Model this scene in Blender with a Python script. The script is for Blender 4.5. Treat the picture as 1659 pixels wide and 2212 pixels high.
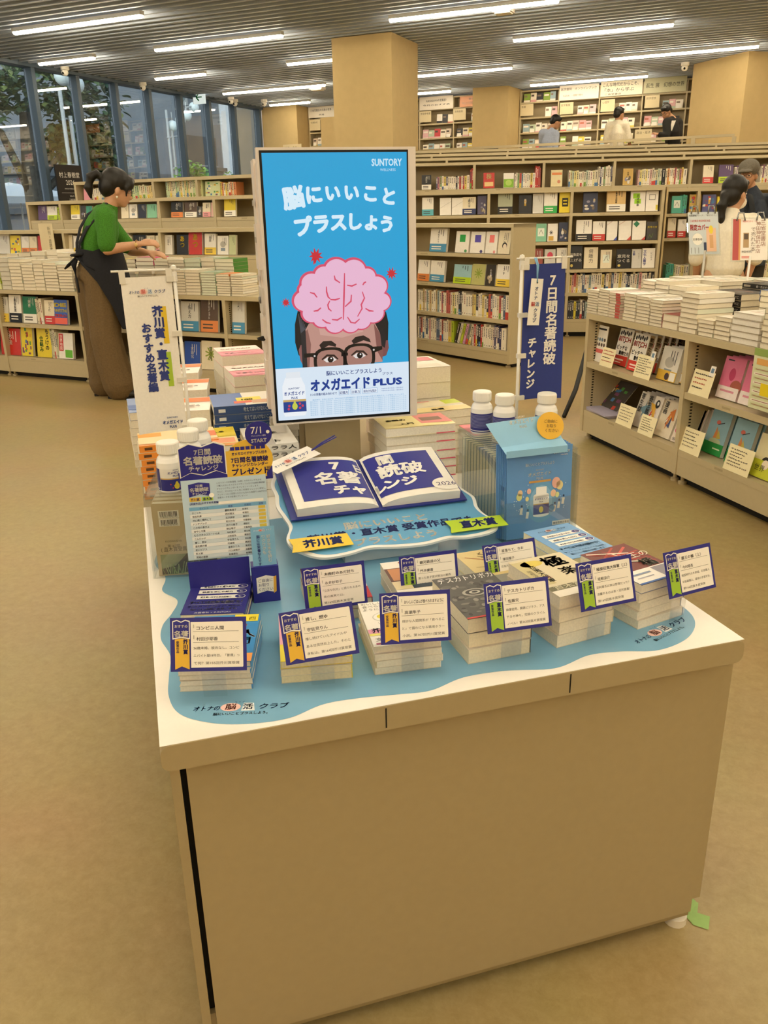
import bpy, math, random
from mathutils import Vector, Matrix
for _o in list(bpy.data.objects): bpy.data.objects.remove(_o)
SC = bpy.context.scene
COLL = SC.collection
RAD = math.radians
# ------------------------------------------------------------------ camera, exposure, world
CAM_H = 1.27
PITCH, ROLL, YAW = 0.350265, -0.0206012, 0.28157
FPX = 1779.05
_f = Vector((math.sin(YAW)*math.cos(PITCH), math.cos(YAW)*math.cos(PITCH), -math.sin(PITCH)))
_r0 = Vector((math.cos(YAW), -math.sin(YAW), 0)); _u0 = _r0.cross(_f)
_r = math.cos(ROLL)*_r0+math.sin(ROLL)*_u0
_u = -math.sin(ROLL)*_r0+math.cos(ROLL)*_u0
cam_data = bpy.data.cameras.new('camera')
cam_data.sensor_fit = 'VERTICAL'; cam_data.sensor_height = 24.0
cam_data.lens = 24.0*FPX/2212.0
cam_data.clip_start = 0.05; cam_data.clip_end = 200
cam = bpy.data.objects.new('camera', cam_data); COLL.objects.link(cam)
cam.matrix_world = Matrix(((_r.x, _u.x, -_f.x, 0), (_r.y, _u.y, -_f.y, 0), (_r.z, _u.z, -_f.z, CAM_H), (0, 0, 0, 1)))
SC.camera = cam
SC.view_settings.view_transform = 'Standard'; SC.view_settings.look = 'None'
SC.view_settings.gamma = 1.0; SC.view_settings.use_curve_mapping = False
SC.view_settings.exposure = 0.0
LAMP_COL = (1.0, 0.835, 0.585); LAMP_W = 50.0
SKY_STRENGTH = 10.0
try:
    SC.cycles.use_denoising = True; SC.cycles.max_bounces = 7; SC.cycles.diffuse_bounces = 4
    SC.cycles.glossy_bounces = 3; SC.cycles.transparent_max_bounces = 12; SC.cycles.transmission_bounces = 6
    SC.cycles.sample_clamp_indirect = 8.0; SC.cycles.caustics_reflective = False; SC.cycles.caustics_refractive = False
except Exception: pass
world = bpy.data.worlds.new('world'); SC.world = world; world.use_nodes = True
_bg = world.node_tree.nodes['Background']
_sky = world.node_tree.nodes.new('ShaderNodeTexSky'); _sky.sky_type = 'HOSEK_WILKIE'; _sky.turbidity = 8.0
_sky.sun_direction = (-0.3, -0.6, 0.55)
_hs = world.node_tree.nodes.new('ShaderNodeHueSaturation'); _hs.inputs['Saturation'].default_value = 0.5
world.node_tree.links.new(_sky.outputs[0], _hs.inputs['Color'])
world.node_tree.links.new(_hs.outputs[0], _bg.inputs['Color']); _bg.inputs['Strength'].default_value = SKY_STRENGTH

# ------------------------------------------------------------------ materials
def lin(c):
    if isinstance(c, str): c = tuple(int(c[i:i+2], 16)/255 for i in (0, 2, 4))
    return tuple(x/12.92 if x <= 0.04045 else ((x+0.055)/1.055)**2.4 for x in c)
_mats = {}
def mat(col, rough=0.55, metal=0.0, emit=0.0, noise=0.05, nscale=40.0, bump=0.0, spec=0.4, coat=0.0, trans=0.0):
    key = (col, rough, metal, emit, noise, nscale, bump, spec, coat, trans)
    if key in _mats: return _mats[key]
    m = bpy.data.materials.new('surface_'+str(col)); m.use_nodes = True
    nt = m.node_tree; b = nt.nodes['Principled BSDF']; L = lin(col)
    b.inputs['Roughness'].default_value = rough; b.inputs['Metallic'].default_value = metal
    b.inputs['Specular IOR Level'].default_value = spec
    if coat: b.inputs['Coat Weight'].default_value = coat; b.inputs['Coat Roughness'].default_value = 0.12
    if trans: b.inputs['Transmission Weight'].default_value = trans
    if noise or bump:
        tc = nt.nodes.new('ShaderNodeTexCoord'); n = nt.nodes.new('ShaderNodeTexNoise')
        n.inputs['Scale'].default_value = nscale; n.inputs['Detail'].default_value = 4
        nt.links.new(tc.outputs['Object'], n.inputs['Vector'])
        if noise:
            r = nt.nodes.new('ShaderNodeValToRGB')
            r.color_ramp.elements[0].position = 0.3; r.color_ramp.elements[1].position = 0.7
            r.color_ramp.elements[0].color = tuple(max(0, x*(1-noise)) for x in L)+(1,)
            r.color_ramp.elements[1].color = tuple(min(1, x*(1+noise)) for x in L)+(1,)
            nt.links.new(n.outputs['Fac'], r.inputs['Fac']); nt.links.new(r.outputs['Color'], b.inputs['Base Color'])
            if emit: nt.links.new(r.outputs['Color'], b.inputs['Emission Color'])
        if bump:
            bp = nt.nodes.new('ShaderNodeBump'); bp.inputs['Strength'].default_value = bump; bp.inputs['Distance'].default_value = 0.01
            nt.links.new(n.outputs['Fac'], bp.inputs['Height']); nt.links.new(bp.outputs['Normal'], b.inputs['Normal'])
    if not noise: b.inputs['Base Color'].default_value = L+(1,)
    if emit:
        b.inputs['Emission Strength'].default_value = emit
        if not noise: b.inputs['Emission Color'].default_value = L+(1,)
        if emit > 0: b.inputs['Base Color'].default_value = (0.02, 0.02, 0.02, 1) if not noise else b.inputs['Base Color'].default_value
    _mats[key] = m
    return m
def ink(col): return mat(col, 0.5, noise=0.0)
def clear_mat(name, tint, refl, rough=0.02, alpha_fresnel=0.5):
    m = bpy.data.materials.new(name); m.use_nodes = True; nt = m.node_tree
    nt.nodes.remove(nt.nodes['Principled BSDF']); out = nt.nodes['Material Output']
    t = nt.nodes.new('ShaderNodeBsdfTransparent'); t.inputs['Color'].default_value = tint+(1,)
    g = nt.nodes.new('ShaderNodeBsdfGlossy'); g.inputs['Roughness'].default_value = rough
    lw = nt.nodes.new('ShaderNodeLayerWeight'); lw.inputs['Blend'].default_value = alpha_fresnel
    mr = nt.nodes.new('ShaderNodeMapRange'); mr.inputs['To Min'].default_value = refl; mr.inputs['To Max'].default_value = min(1, refl*6+0.2)
    mx = nt.nodes.new('ShaderNodeMixShader')
    nt.links.new(lw.outputs['Facing'], mr.inputs['Value']); nt.links.new(mr.outputs['Result'], mx.inputs['Fac'])
    nt.links.new(t.outputs[0], mx.inputs[1]); nt.links.new(g.outputs[0], mx.inputs[2]); nt.links.new(mx.outputs[0], out.inputs['Surface'])
    return m
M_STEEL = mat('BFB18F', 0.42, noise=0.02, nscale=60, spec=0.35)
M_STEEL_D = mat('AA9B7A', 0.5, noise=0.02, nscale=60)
M_GAP = mat('17140F', 0.8, noise=0.1)
M_WALL = mat('C8B07E', 0.75, noise=0.03, nscale=8)
M_PAGE = mat('E9E0CB', 0.75, noise=0.05, nscale=300)
M_PAGEW = mat('F0EBDF', 0.75, noise=0.04, nscale=300)
M_WHITE = mat('F3F0E8', 0.5, noise=0.01)
M_NAVY = mat('2A2A86', 0.45, noise=0.02)
M_SKYB = mat('68AFCB', 0.4, noise=0.02)
M_ACRYL = clear_mat('clear_acrylic', (0.965, 0.98, 0.98), 0.025)
M_TAPE = clear_mat('clear_tape', (0.94, 0.94, 0.94), 0.08, 0.25)
M_FILM = clear_mat('window_glass', (0.80, 0.86, 0.88), 0.06, 0.0, 0.35)

# ------------------------------------------------------------------ mesh building
class MB:
    def __init__(s): s.v = []; s.f = []; s.mi = []; s.ms = []; s.sm = []
    def idx(s, m):
        if m not in s.ms: s.ms.append(m)
        return s.ms.index(m)
    def add(s, vs, fs, m, smooth=False):
        k = len(s.v); i = s.idx(m); s.v += [tuple(p) for p in vs]
        for f in fs: s.f.append(tuple(k+q for q in f)); s.mi.append(i); s.sm.append(smooth)
    def box(s, x0, x1, y0, y1, z0, z1, m, T=None):
        vs = [Vector((x, y, z)) for z in (z0, z1) for y in (y0, y1) for x in (x0, x1)]
        if T is not None: vs = [T @ p for p in vs]
        s.add(vs, [(0, 2, 3, 1), (4, 5, 7, 6), (0, 1, 5, 4), (2, 6, 7, 3), (0, 4, 6, 2), (1, 3, 7, 5)], m)
    def poly(s, pts, m): s.add(pts, [tuple(range(len(pts)))], m)
    def prism(s, pts, z0, z1, m, T=None, mside=None, smooth=False):
        n = len(pts); vs = [Vector((p[0], p[1], z)) for z in (z0, z1) for p in pts]
        if T is not None: vs = [T @ p for p in vs]
        s.add(vs, [tuple(range(n-1, -1, -1)), tuple(range(n, 2*n))], m)
        s.add(vs, [(i, (i+1) % n, n+(i+1) % n, n+i) for i in range(n)], mside or m, smooth)
    def tube(s, pts, r, m, n=8, cap=True, flat=1.0, up=None):
        pts = [Vector(p) for p in pts]; rs = r if isinstance(r, (list, tuple)) else [r]*len(pts)
        rings = []; ref = Vector(up) if up else Vector((0.13, 0.21, 1))
        for i, p in enumerate(pts):
            t = (pts[min(i+1, len(pts)-1)]-pts[max(i-1, 0)]).normalized()
            a = t.cross(ref)
            if a.length < 1e-4: a = t.cross(Vector((1, 0.3, 0)))
            a.normalize(); b = t.cross(a)
            rings.append([p+a*math.cos(2*math.pi*k/n)*rs[i]+b*math.sin(2*math.pi*k/n)*rs[i]*flat for k in range(n)])
        vs = [q for rg in rings for q in rg]; fs = []
        for i in range(len(pts)-1):
            for k in range(n): fs.append((i*n+k, i*n+(k+1) % n, (i+1)*n+(k+1) % n, (i+1)*n+k))
        if cap: fs += [tuple(range(n-1, -1, -1)), tuple(range((len(pts)-1)*n, len(pts)*n))]
        s.add(vs, fs, m, True)
    def lathe(s, prof, m, n=24, T=None, mats=None):
        vs = [Vector((r*math.cos(2*math.pi*k/n), r*math.sin(2*math.pi*k/n), z)) for r, z in prof for k in range(n)]
        if T is not None: vs = [T @ p for p in vs]
        for i in range(len(prof)-1):
            fs = [(i*n+k, i*n+(k+1) % n, (i+1)*n+(k+1) % n, (i+1)*n+k) for k in range(n)]
            s.add(vs, [], m)
            k0 = len(s.v)-len(vs)
            mm = s.idx(mats[i] if mats else m)
            for f in fs: s.f.append(tuple(k0+q for q in f)); s.mi.append(mm); s.sm.append(True)
    def ball(s, c, r, m, T=None, nu=14, nv=9):
        rx, ry, rz = r if isinstance(r, (tuple, list)) else (r, r, r); vs = []
        for j in range(nv+1):
            a = math.pi*j/nv
            for k in range(nu):
                b = 2*math.pi*k/nu
                p = Vector((rx*math.sin(a)*math.cos(b), ry*math.sin(a)*math.sin(b), rz*math.cos(a)))
                if T is not None: p = T.to_3x3() @ p
                vs.append(p+Vector(c))
        fs = [(j*nu+k, (j+1)*nu+k, (j+1)*nu+(k+1) % nu, j*nu+(k+1) % nu) for j in range(nv) for k in range(nu)]
        s.add(vs, fs, m, True)
    def mesh(s, name):
        me = bpy.data.meshes.new(name); me.from_pydata(s.v, [], s.f)
        for m in s.ms: me.materials.append(m)
        if s.f:
            me.polygons.foreach_set('material_index', s.mi); me.polygons.foreach_set('use_smooth', s.sm)
        me.validate(); me.update(); return me
    # ---- flat printing on a face: F = (origin, u, v, normal)
    def fp(s, F, pts, m, h=0.0004): s.add([F[0]+F[1]*x+F[2]*y+F[3]*h for x, y in pts], [tuple(range(len(pts)))], m)
    def rect(s, F, x0, y0, x1, y1, m, h=0.0004): s.fp(F, [(x0, y0), (x1, y0), (x1, y1), (x0, y1)], m, h)
    def disc(s, F, x, y, rx, ry, m, h=0.0004, n=20): s.fp(F, [(x+rx*math.cos(2*math.pi*k/n), y+ry*math.sin(2*math.pi*k/n)) for k in range(n)], m, h)
    def line(s, F, pts, w, m, h=0.0006):
        for (x0, y0), (x1, y1) in zip(pts[:-1], pts[1:]):
            l = math.hypot(x1-x0, y1-y0) or 1; a, b = -(y1-y0)/l*w/2, (x1-x0)/l*w/2
            s.fp(F, [(x0-a, y0-b), (x1-a, y1-b), (x1+a, y1+b), (x0+a, y0+b)], m, h)
    def text(s, F, t, x, y, size, m, h=0.0006, bold=0.0, al='l', vert=False, fit=None, rot=0.0, shear=0.0, ws=1.0, curve=0.0):
        """lettering on a face; y = the baseline; vert = Japanese vertical setting downwards from y"""
        if vert:
            for k, ch in enumerate(t):
                c = glyph(ch, bold)
                if ch in 'ー―～': s._txt(F, c, x, y-size*(k+0.5), size, m, h, -math.pi/2, 0, 1, 'c')
                elif ch in 'ゃゅょっァィャュョッ': s._txt(F, c, x+size*0.06, y-size*(k+0.46), size*0.95, m, h, 0, 0, 1, 'c')
                else: s._txt(F, c, x, y-size*(k+0.5), size, m, h, rot, 0, 1, 'c')
            return
        c = glyph(t, bold)
        if fit: size_x = fit/max(1e-6, c[3]-c[2])
        else: size_x = size*ws
        w = (c[3]-c[2])*size_x; ox = {'l': 0, 'c': -w/2, 'r': -w}[al]
        ca, sa = math.cos(rot), math.sin(rot); vs = []
        for px, py in c[0]:
            a = (px-c[2])*size_x+ox+py*size*shear; b = py*size
            if curve: b += -curve*((a/(w/2))**2 if w else 0)
            vs.append(F[0]+F[1]*(x+a*ca-b*sa)+F[2]*(y+a*sa+b*ca)+F[3]*h)
        s.add(vs, c[1], m)
    def _txt(s, F, c, x, y, size, m, h, rot, shear, ws, al):
        cx, cy = (c[2]+c[3])/2, 0.36; ca, sa = math.cos(rot), math.sin(rot)
        vs = []
        for px, py in c[0]:
            a, b = (px-cx)*size, (py-cy)*size
            vs.append(F[0]+F[1]*(x+a*ca-b*sa)+F[2]*(y+a*sa+b*ca)+F[3]*h)
        s.add(vs, c[1], m)
_gl = {}
_font_curve = bpy.data.curves.new('lettering', 'FONT'); _font_curve.resolution_u = 2
_font_obj = bpy.data.objects.new('lettering', _font_curve)
def glyph(t, bold):
    k = (t, bold)
    if k not in _gl:
        if (t, 0) not in _gl:
            _font_curve.body = t
            me = bpy.data.meshes.new_from_object(_font_obj)
            vs = [(v.co.x, v.co.y) for v in me.vertices]; fs = [tuple(p.vertices) for p in me.polygons]
            bpy.data.meshes.remove(me)
            if not vs: vs = [(0, 0)]
            _gl[(t, 0)] = (vs, fs, min(v[0] for v in vs), max(v[0] for v in vs))
        g = _gl[(t, 0)]
        if bold:                                                      # heavier strokes: the same strokes laid down several times, a hair apart
            vs, fs = [], []
            for j, (dx, dy) in enumerate(((-1, 0), (1, 0), (0, 1), (0, -1), (.7, .7), (-.7, .7), (.7, -.7), (-.7, -.7)) if bold > .025 else ((-1, -.6), (1, .6), (1, -.6), (-1, .6))):
                n = len(vs); vs += [(x+dx*bold, y+dy*bold) for x, y in g[0]]; fs += [tuple(n+q for q in f) for f in g[1]]
            g = (vs, fs, g[2]-bold, g[3]+bold)
        _gl[k] = g
    return _gl[k]
def face(o, u, v):
    u = Vector(u).normalized(); v = Vector(v).normalized(); return (Vector(o), u, v, u.cross(v))
XZ = lambda x=0, y=0, z=0: face((x, y, z), (1, 0, 0), (0, 0, 1))      # faces -y (towards the viewer)
XY = lambda x=0, y=0, z=0: face((x, y, z), (1, 0, 0), (0, 1, 0))      # faces up

def TR(x, y, z, rz=0.0): return Matrix.Translation((x, y, z)) @ Matrix.Rotation(rz, 4, 'Z')
def thing(name, label, cat, T=None, group=None):
    o = bpy.data.objects.new(name, None); COLL.objects.link(o); o.empty_display_size = 0.05
    if T is not None: o.matrix_world = T
    o['label'] = label; o['category'] = cat
    if group: o['group'] = group
    return o
def part(name, mb, parent, label=None, T=None):
    me = mb.mesh(name) if isinstance(mb, MB) else mb
    o = bpy.data.objects.new(name, me); COLL.objects.link(o); o.parent = parent
    if T is not None: o.matrix_local = T
    if label: o['label'] = label
    return o
def single(name, mb, label, cat, T=None, group=None):
    me = mb.mesh(name) if isinstance(mb, MB) else mb
    o = bpy.data.objects.new(name, me); COLL.objects.link(o)
    if T is not None: o.matrix_world = T
    o['label'] = label; o['category'] = cat
    if group: o['group'] = group
    return o
def struct(name, mb, T=None, parent=None):
    me = mb.mesh(name) if isinstance(mb, MB) else mb
    o = bpy.data.objects.new(name, me); COLL.objects.link(o); o['kind'] = 'structure'
    if T is not None: o.matrix_world = T
    if parent: o.parent = parent
    return o
_ON = ['first', 'second', 'third', 'fourth', 'fifth', 'sixth', 'seventh', 'eighth', 'ninth', 'tenth', 'eleventh', 'twelfth', 'thirteenth',
       'fourteenth', 'fifteenth', 'sixteenth', 'seventeenth', 'eighteenth', 'nineteenth']
_TN = {2: 'twent', 3: 'thirt', 4: 'fort', 5: 'fift', 6: 'sixt', 7: 'sevent', 8: 'eight', 9: 'ninet'}
def ordn(i):
    i += 1
    if i < 20: return _ON[i-1]
    return _TN[i//10]+'ieth' if i % 10 == 0 else _TN[i//10]+'y-'+_ON[i % 10-1]
def frame(x, y, deg): return TR(x, y, 0, RAD(deg))
FLG = frame(-0.824, 7.443, -42); FBS = frame(4.216, 7.824, -21); FES = frame(2.969, 6.396, -67.6); FRG = frame(2.412, 4.17, -90)
ANG = 0.41852+0.28157                      # the building grid against the table's
FB = TR(0, 0, 0, -ANG)                     # x = along the ceiling strips, y = along the window wall
# ------------------------------------------------------------------ the room
ZC = 3.8
def floor_mat():
    m = mat('BFA877', 0.34, noise=0.0, spec=0.45); m = m.copy(); m.name = 'linoleum_floor'; nt = m.node_tree; b = nt.nodes['Principled BSDF']
    tc = nt.nodes.new('ShaderNodeTexCoord'); n1 = nt.nodes.new('ShaderNodeTexNoise'); n2 = nt.nodes.new('ShaderNodeTexNoise')
    n1.inputs['Scale'].default_value = 30; n1.inputs['Detail'].default_value = 10; n1.inputs['Roughness'].default_value = 0.8; n1.inputs['Distortion'].default_value = 0.25
    n2.inputs['Scale'].default_value = 1.6; n2.inputs['Detail'].default_value = 3
    r = nt.nodes.new('ShaderNodeValToRGB'); r.color_ramp.elements[0].position = 0.34; r.color_ramp.elements[1].position = 0.66
    r.color_ramp.elements[0].color = lin('9E8856')+(1,); r.color_ramp.elements[1].color = lin('B29D6C')+(1,)
    mx = nt.nodes.new('ShaderNodeMixRGB'); mx.blend_type = 'MULTIPLY'; mx.inputs['Fac'].default_value = 0.25
    nt.links.new(tc.outputs['Object'], n1.inputs['Vector']); nt.links.new(tc.outputs['Object'], n2.inputs['Vector'])
    nt.links.new(n1.outputs['Fac'], r.inputs['Fac']); nt.links.new(r.outputs[0], mx.inputs[1]); nt.links.new(n2.outputs['Color'], mx.inputs[2])
    nt.links.new(mx.outputs[0], b.inputs['Base Color'])
    mr = nt.nodes.new('ShaderNodeMapRange'); mr.inputs['To Min'].default_value = 0.28; mr.inputs['To Max'].default_value = 0.45
    nt.links.new(n1.outputs['Fac'], mr.inputs['Value']); nt.links.new(mr.outputs[0], b.inputs['Roughness'])
    return m
mb = MB(); mb.box(-12.3, 13.0, -9, 21.5, -0.12, 0.0, floor_mat()); struct('floor', mb, FB)
mb = MB(); M_SLAT = mat('BECADC', 0.5, noise=0.03); M_CAV = mat('8891A4', 0.8)
mb.box(-12.3, 13.0, -9, 21.5, ZC+0.22, ZC+0.3, M_CAV)
y = -8.9
while y < 20.9:
    mb.box(-12.05, 12.9, y, y+0.05, ZC, ZC+0.06, M_SLAT); mb.box(-12.05, 12.9, y+0.05, y+0.2, ZC+0.05, ZC+0.06, M_CAV); y += 0.2
struct('ceiling', mb, FB)
mb = MB(); mb.box(12.9, 13.0, -9, 21.4, 0, ZC, M_WALL); struct('wall_right', mb, FB)  # both unseen walls stand far out to fit the added strip rows
mb = MB(); mb.box(-12.2, 12.9, -9, -8.9, 0, ZC, M_WALL); struct('wall_front', mb, FB)
mb = MB(); mb.box(-10.72, 12.9, 20.62, 20.75, 0, ZC, M_WALL); mb.box(-12.1, -11.09, 20.05, 20.75, 0, ZC, M_WALL)
mb.box(-11.2, -10.5, 20.95, 21.1, 0, ZC, M_WALL); struct('wall_back', mb, FB)
# raised floor behind the terraced bookcases
mb = MB(); mb.box(-10.6, 12.9, 14.7, 20.62, 0.0, 1.25, mat('B59E72', 0.5, noise=0.06)); struct('floor_raised', mb, FB)
# pillars
mb = MB(); mb.box(-6.51, -5.5, 13.0, 14.09, 0, ZC, M_WALL); struct('pillar_1', mb, FB)
mb = MB(); mb.prism([(-6.31, 19.52), (-5.52, 19.6), (-5.44, 20.35), (-5.44, 20.62), (-6.31, 20.62)], 1.25, ZC, M_WALL); struct('pillar_2', mb, FB)
mb = MB(); mb.prism([(-1.62, 18.7), (-0.62, 17.68), (0.5, 18.6), (-0.5, 19.7)], 1.25, ZC, M_WALL); struct('pillar_3', mb, FB)
# window wall
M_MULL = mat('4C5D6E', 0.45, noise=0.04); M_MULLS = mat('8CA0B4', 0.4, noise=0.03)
mb = MB(); mb.box(-12.3, -12.05, -9, 20.2, ZC-0.05, ZC+0.1, M_MULL); mb.box(-12.3, -12.05, -9, 20.2, 0, 0.12, M_MULL); struct('wall_left', mb, FB)
edges = [-8.9+1.07*i for i in range(19)]+[11.38, 12.46, 13.55, 14.62, 15.65, 16.72, 17.8, 18.85, 19.98]
edges = [e for e in edges if e < 10.6]+edges[19:]
for i, (a, b) in enumerate(zip(edges[:-1], edges[1:])):
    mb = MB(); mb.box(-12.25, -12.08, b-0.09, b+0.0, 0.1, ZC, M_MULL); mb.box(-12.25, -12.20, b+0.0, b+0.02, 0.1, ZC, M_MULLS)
    w = struct('window_%d' % (i+1), mb, FB)
    g = MB(); g.box(-12.215, -12.205, a, b-0.11, 0.1, ZC-0.04, M_FILM)
    go = part('glass', g, w); go['kind'] = 'structure'

# ------------------------------------------------------------------ ceiling strips
M_LED = mat('FFFFFF', 0.5, noise=0.0); M_LED = M_LED.copy(); M_LED.name = 'lit_led_diffuser'
_b = M_LED.node_tree.nodes['Principled BSDF']; _b.inputs['Emission Color'].default_value = LAMP_COL+(1,); _b.inputs['Emission Strength'].default_value = LAMP_W
M_FIX = mat('C9C6BE', 0.5, noise=0.02)
def strip(x0, x1, y, label):
    t = thing('ceiling_strip_light', label, 'ceiling light', FB @ TR((x0+x1)/2, y, ZC-0.045), 'linear ceiling lights')
    L = (x1-x0)/2
    m = MB(); m.box(-L, L, -0.045, 0.045, 0.0, 0.05, M_FIX); part('housing', m, t)
    m = MB(); pr = [(-0.04, 0.0), (-0.036, -0.02), (-0.018, -0.034), (0.018, -0.034), (0.036, -0.02), (0.04, 0.0)]
    vs = [(s, a, b) for s in (-L+0.01, L-0.01) for a, b in pr]; n = 6
    m.add(vs, [(k, k+1, n+k+1, n+k) for k in range(5)]+[tuple(range(6)), tuple(range(11, 5, -1))], M_LED); part('diffuser', m, t)
for x0, x1, y, lb in [(-10.1, -7.84, 10.13, 'long lit ceiling strip closest to the tree windows, nearest row'),
    (-9.23, -6.9, 12.17, 'long lit ceiling strip hanging over the green-sweater woman and the screen'),
    (-3.97, -1.57, 14.3, 'long lit ceiling strip in the middle row right of the front pillar'),
    (-2.9, -0.45, 16.9, 'long lit ceiling strip reaching towards the wide angled pillar'),
    (-11.2, -8.7, 17.0, 'long lit ceiling strip running up to the white box by the front pillar'),
    (-6.6, -4.7, 16.9, 'lit ceiling strip emerging from behind the right side of the front pillar'),
    (-4.98, -2.55, 19.4, 'long lit ceiling strip right above the banners of the back bookcases'),
    (-11.7, -10.5, 12.2, 'short lit ceiling strip beside the camera over the tree window'),
    (-11.1, -9.95, 14.55, 'short lit ceiling strip second from the tree, along the window wall'),
    (-11.4, -10.3, 19.3, 'short lit ceiling strip in the far corner above the beige wall'),
    (-8.1, -6.9, 14.4, 'short lit ceiling strip cut off by the left edge of the front pillar'),
    (-7.6, -6.75, 19.3, 'short lit ceiling strip just above the far white shop banner'),
    (-5.1, -2.75, 12.0, 'long lit ceiling strip nearest the viewer, beside the white square sensor')]:
    strip(x0, x1, y, lb)
k = 0
for y in (7.7, 5.3, 2.9, 0.5, -1.9, -4.3, -6.7):  # unseen rows, added to brighten faces turned towards the camera
    for x in ((-10.6, -7.0, -3.4, 0.2, 3.8, 7.4, 10.8) if k % 2 else (-8.8, -5.2, -1.6, 2.0, 5.6, 9.2)):
        strip(x-1.15, x+1.15, y, 'unseen ceiling strip added as fill, %s row before the table, %s lamp' % (ordn(k), ordn(int((x+12)/2))))
    k += 1
for k, (x, y) in enumerate(((1.6, 12.1), (5.0, 12.1), (2.6, 14.4), (2.2, 17.0), (5.0, 19.3), (0.8, 9.9), (4.6, 9.9), (-2.5, 9.9))):
    strip(x-1.15, x+1.15, y, 'lit ceiling strip out of view on the far side from the windows, %s of eight' % ordn(k))
def wbox(x, y, w, d, h, label, name='ceiling_sensor'):
    m = MB(); m.box(-w/2, w/2, -d/2, d/2, -h, 0, M_WHITE); m.prism([(-w/2*0.8, -d/2*0.8), (w/2*0.8, -d/2*0.8), (w/2*0.8, d/2*0.8), (-w/2*0.8, d/2*0.8)], -h-0.015, -h, M_WHITE)
    single(name, m, label, 'sensor', FB @ TR(x, y, ZC))
wbox(-3.56, 12.3, 0.26, 0.2, 0.06, 'white square ceiling sensor under the nearest strip light')
wbox(-9.14, 17.5, 0.3, 0.2, 0.06, 'white box sensor at the end of a strip left of the pillar')
def camera_dome(x, y, label):
    t = thing('security_camera', label, 'camera', FB @ TR(x, y, ZC))
    m = MB(); m.lathe([(0.0, 0), (0.075, 0), (0.075, -0.05), (0.06, -0.06), (0, -0.06)], M_WHITE, 16); part('mount', m, t)
    m = MB(); m.ball((0.0, -0.01, -0.09), 0.06, M_WHITE); m.ball((0, -0.055, -0.105), 0.022, M_GAP); part('camera_head', m, t)
camera_dome(-11.8, 12.9, 'white security camera under the short strip by the tree window')
camera_dome(-11.85, 15.1, 'white security camera on the ceiling edge, second along the windows')
camera_dome(-11.6, 17.9, 'white security camera just right of the green exit sign')
camera_dome(-11.2, 18.7, 'white security camera nearest the beige corner wall')
camera_dome(-11.75, 18.3, 'small white camera between the exit sign and the corner camera')
camera_dome(-1.75, 18.4, 'white security camera beside the top of the wide angled pillar')
# exit sign
t = thing('exit_sign', 'green and white exit sign with an arrow hanging by the windows', 'sign', TR(1.925, 20.9, 3.62))
T = Matrix.Rotation(RAD(-38), 4, 'Z')
m = MB(); m.box(-0.14, 0.14, -0.04, 0.04, 0, 0.26, mat('F4FFF6', 0.4, noise=0.0, emit=0.75)); m.box(-0.145, -0.14, -0.045, 0.045, 0, 0.26, M_FIX); part('lit_panel', m, t, T=T)
m = MB(); F = XZ(0, -0.0405, 0.13); G = mat('0C8A44', 0.4, noise=0.0)
m.line(F, [(-0.05, 0), (0.09, 0)], 0.025, G); m.line(F, [(0.01, 0.075), (-0.06, 0), (0.01, -0.075)], 0.03, G); part('arrow', m, t, T=T)
m = MB(); m.tube([(0, 0, 0.26), (0, 0, 0.30)], 0.012, M_FIX); part('hanger', m, t)

# ------------------------------------------------------------------ outside the windows
mb = MB(); mb.box(-70, -12.3, -30, 80, -0.4, -0.15, mat('6E6F70', 0.7, noise=0.1)); struct('street', mb, FB)
def building(name, label, x, y0, y1, h, col, wins=(), bands=()):
    t = thing(name, label, 'building', FB @ TR(x, y0, -0.15))
    m = MB(); m.box(-8, 0, 0, y1-y0, 0, h, mat(col, 0.8, noise=0.08, nscale=1.5)); part('wall', m, t)
    for a, b, c, d in wins:
        m = MB(); m.box(-0.05, 0.04, a, b, c, d, mat('3A3F45', 0.3, noise=0.1)); m.box(0.0, 0.08, a-0.05, b+0.05, c-0.1, c, mat('8E9295', 0.6)); part('window', m, t)
    for z0, z1, cc in bands:
        m = MB(); m.box(0, 0.3, 0, y1-y0, z0, z1, mat(cc, 0.7)); part('ledge', m, t)
    return t
building('office_building', 'grey stone office building across the street beyond the windows', -30, 16, 40.8, 22, '8C949C', [(18.6, 19.8, 2.9, 4.3), (8, 10, 2.6, 4.2)], [(3.2, 3.5, '6A7076'), (1.6, 2.0, '6C7276')])
building('brown_building', 'darker building with wide dark openings behind the lamp globes', -30, 40.9, 44.9, 20, '767C82', [(0.3, 3.4, 4.1, 5.6), (0.6, 3.0, 2.4, 3.6)], [(3.8, 4.0, '565A5E')])
building('white_building', 'bright white building edge between the last windows', -30, 45.0, 46.7, 20, 'F2F5F8', [], [])
building('brick_building', 'pale brick building seen through the last window', -30, 46.8, 60, 20, '9A8F80', [], [])
building('low_building', 'dim low building behind the tree', -30, 0, 15.9, 12, '6E747C', [(3, 6, 2, 4.5), (9, 12, 2, 4.5)], [(5, 5.6, '5E646C')])
rng = random.Random(5)
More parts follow.
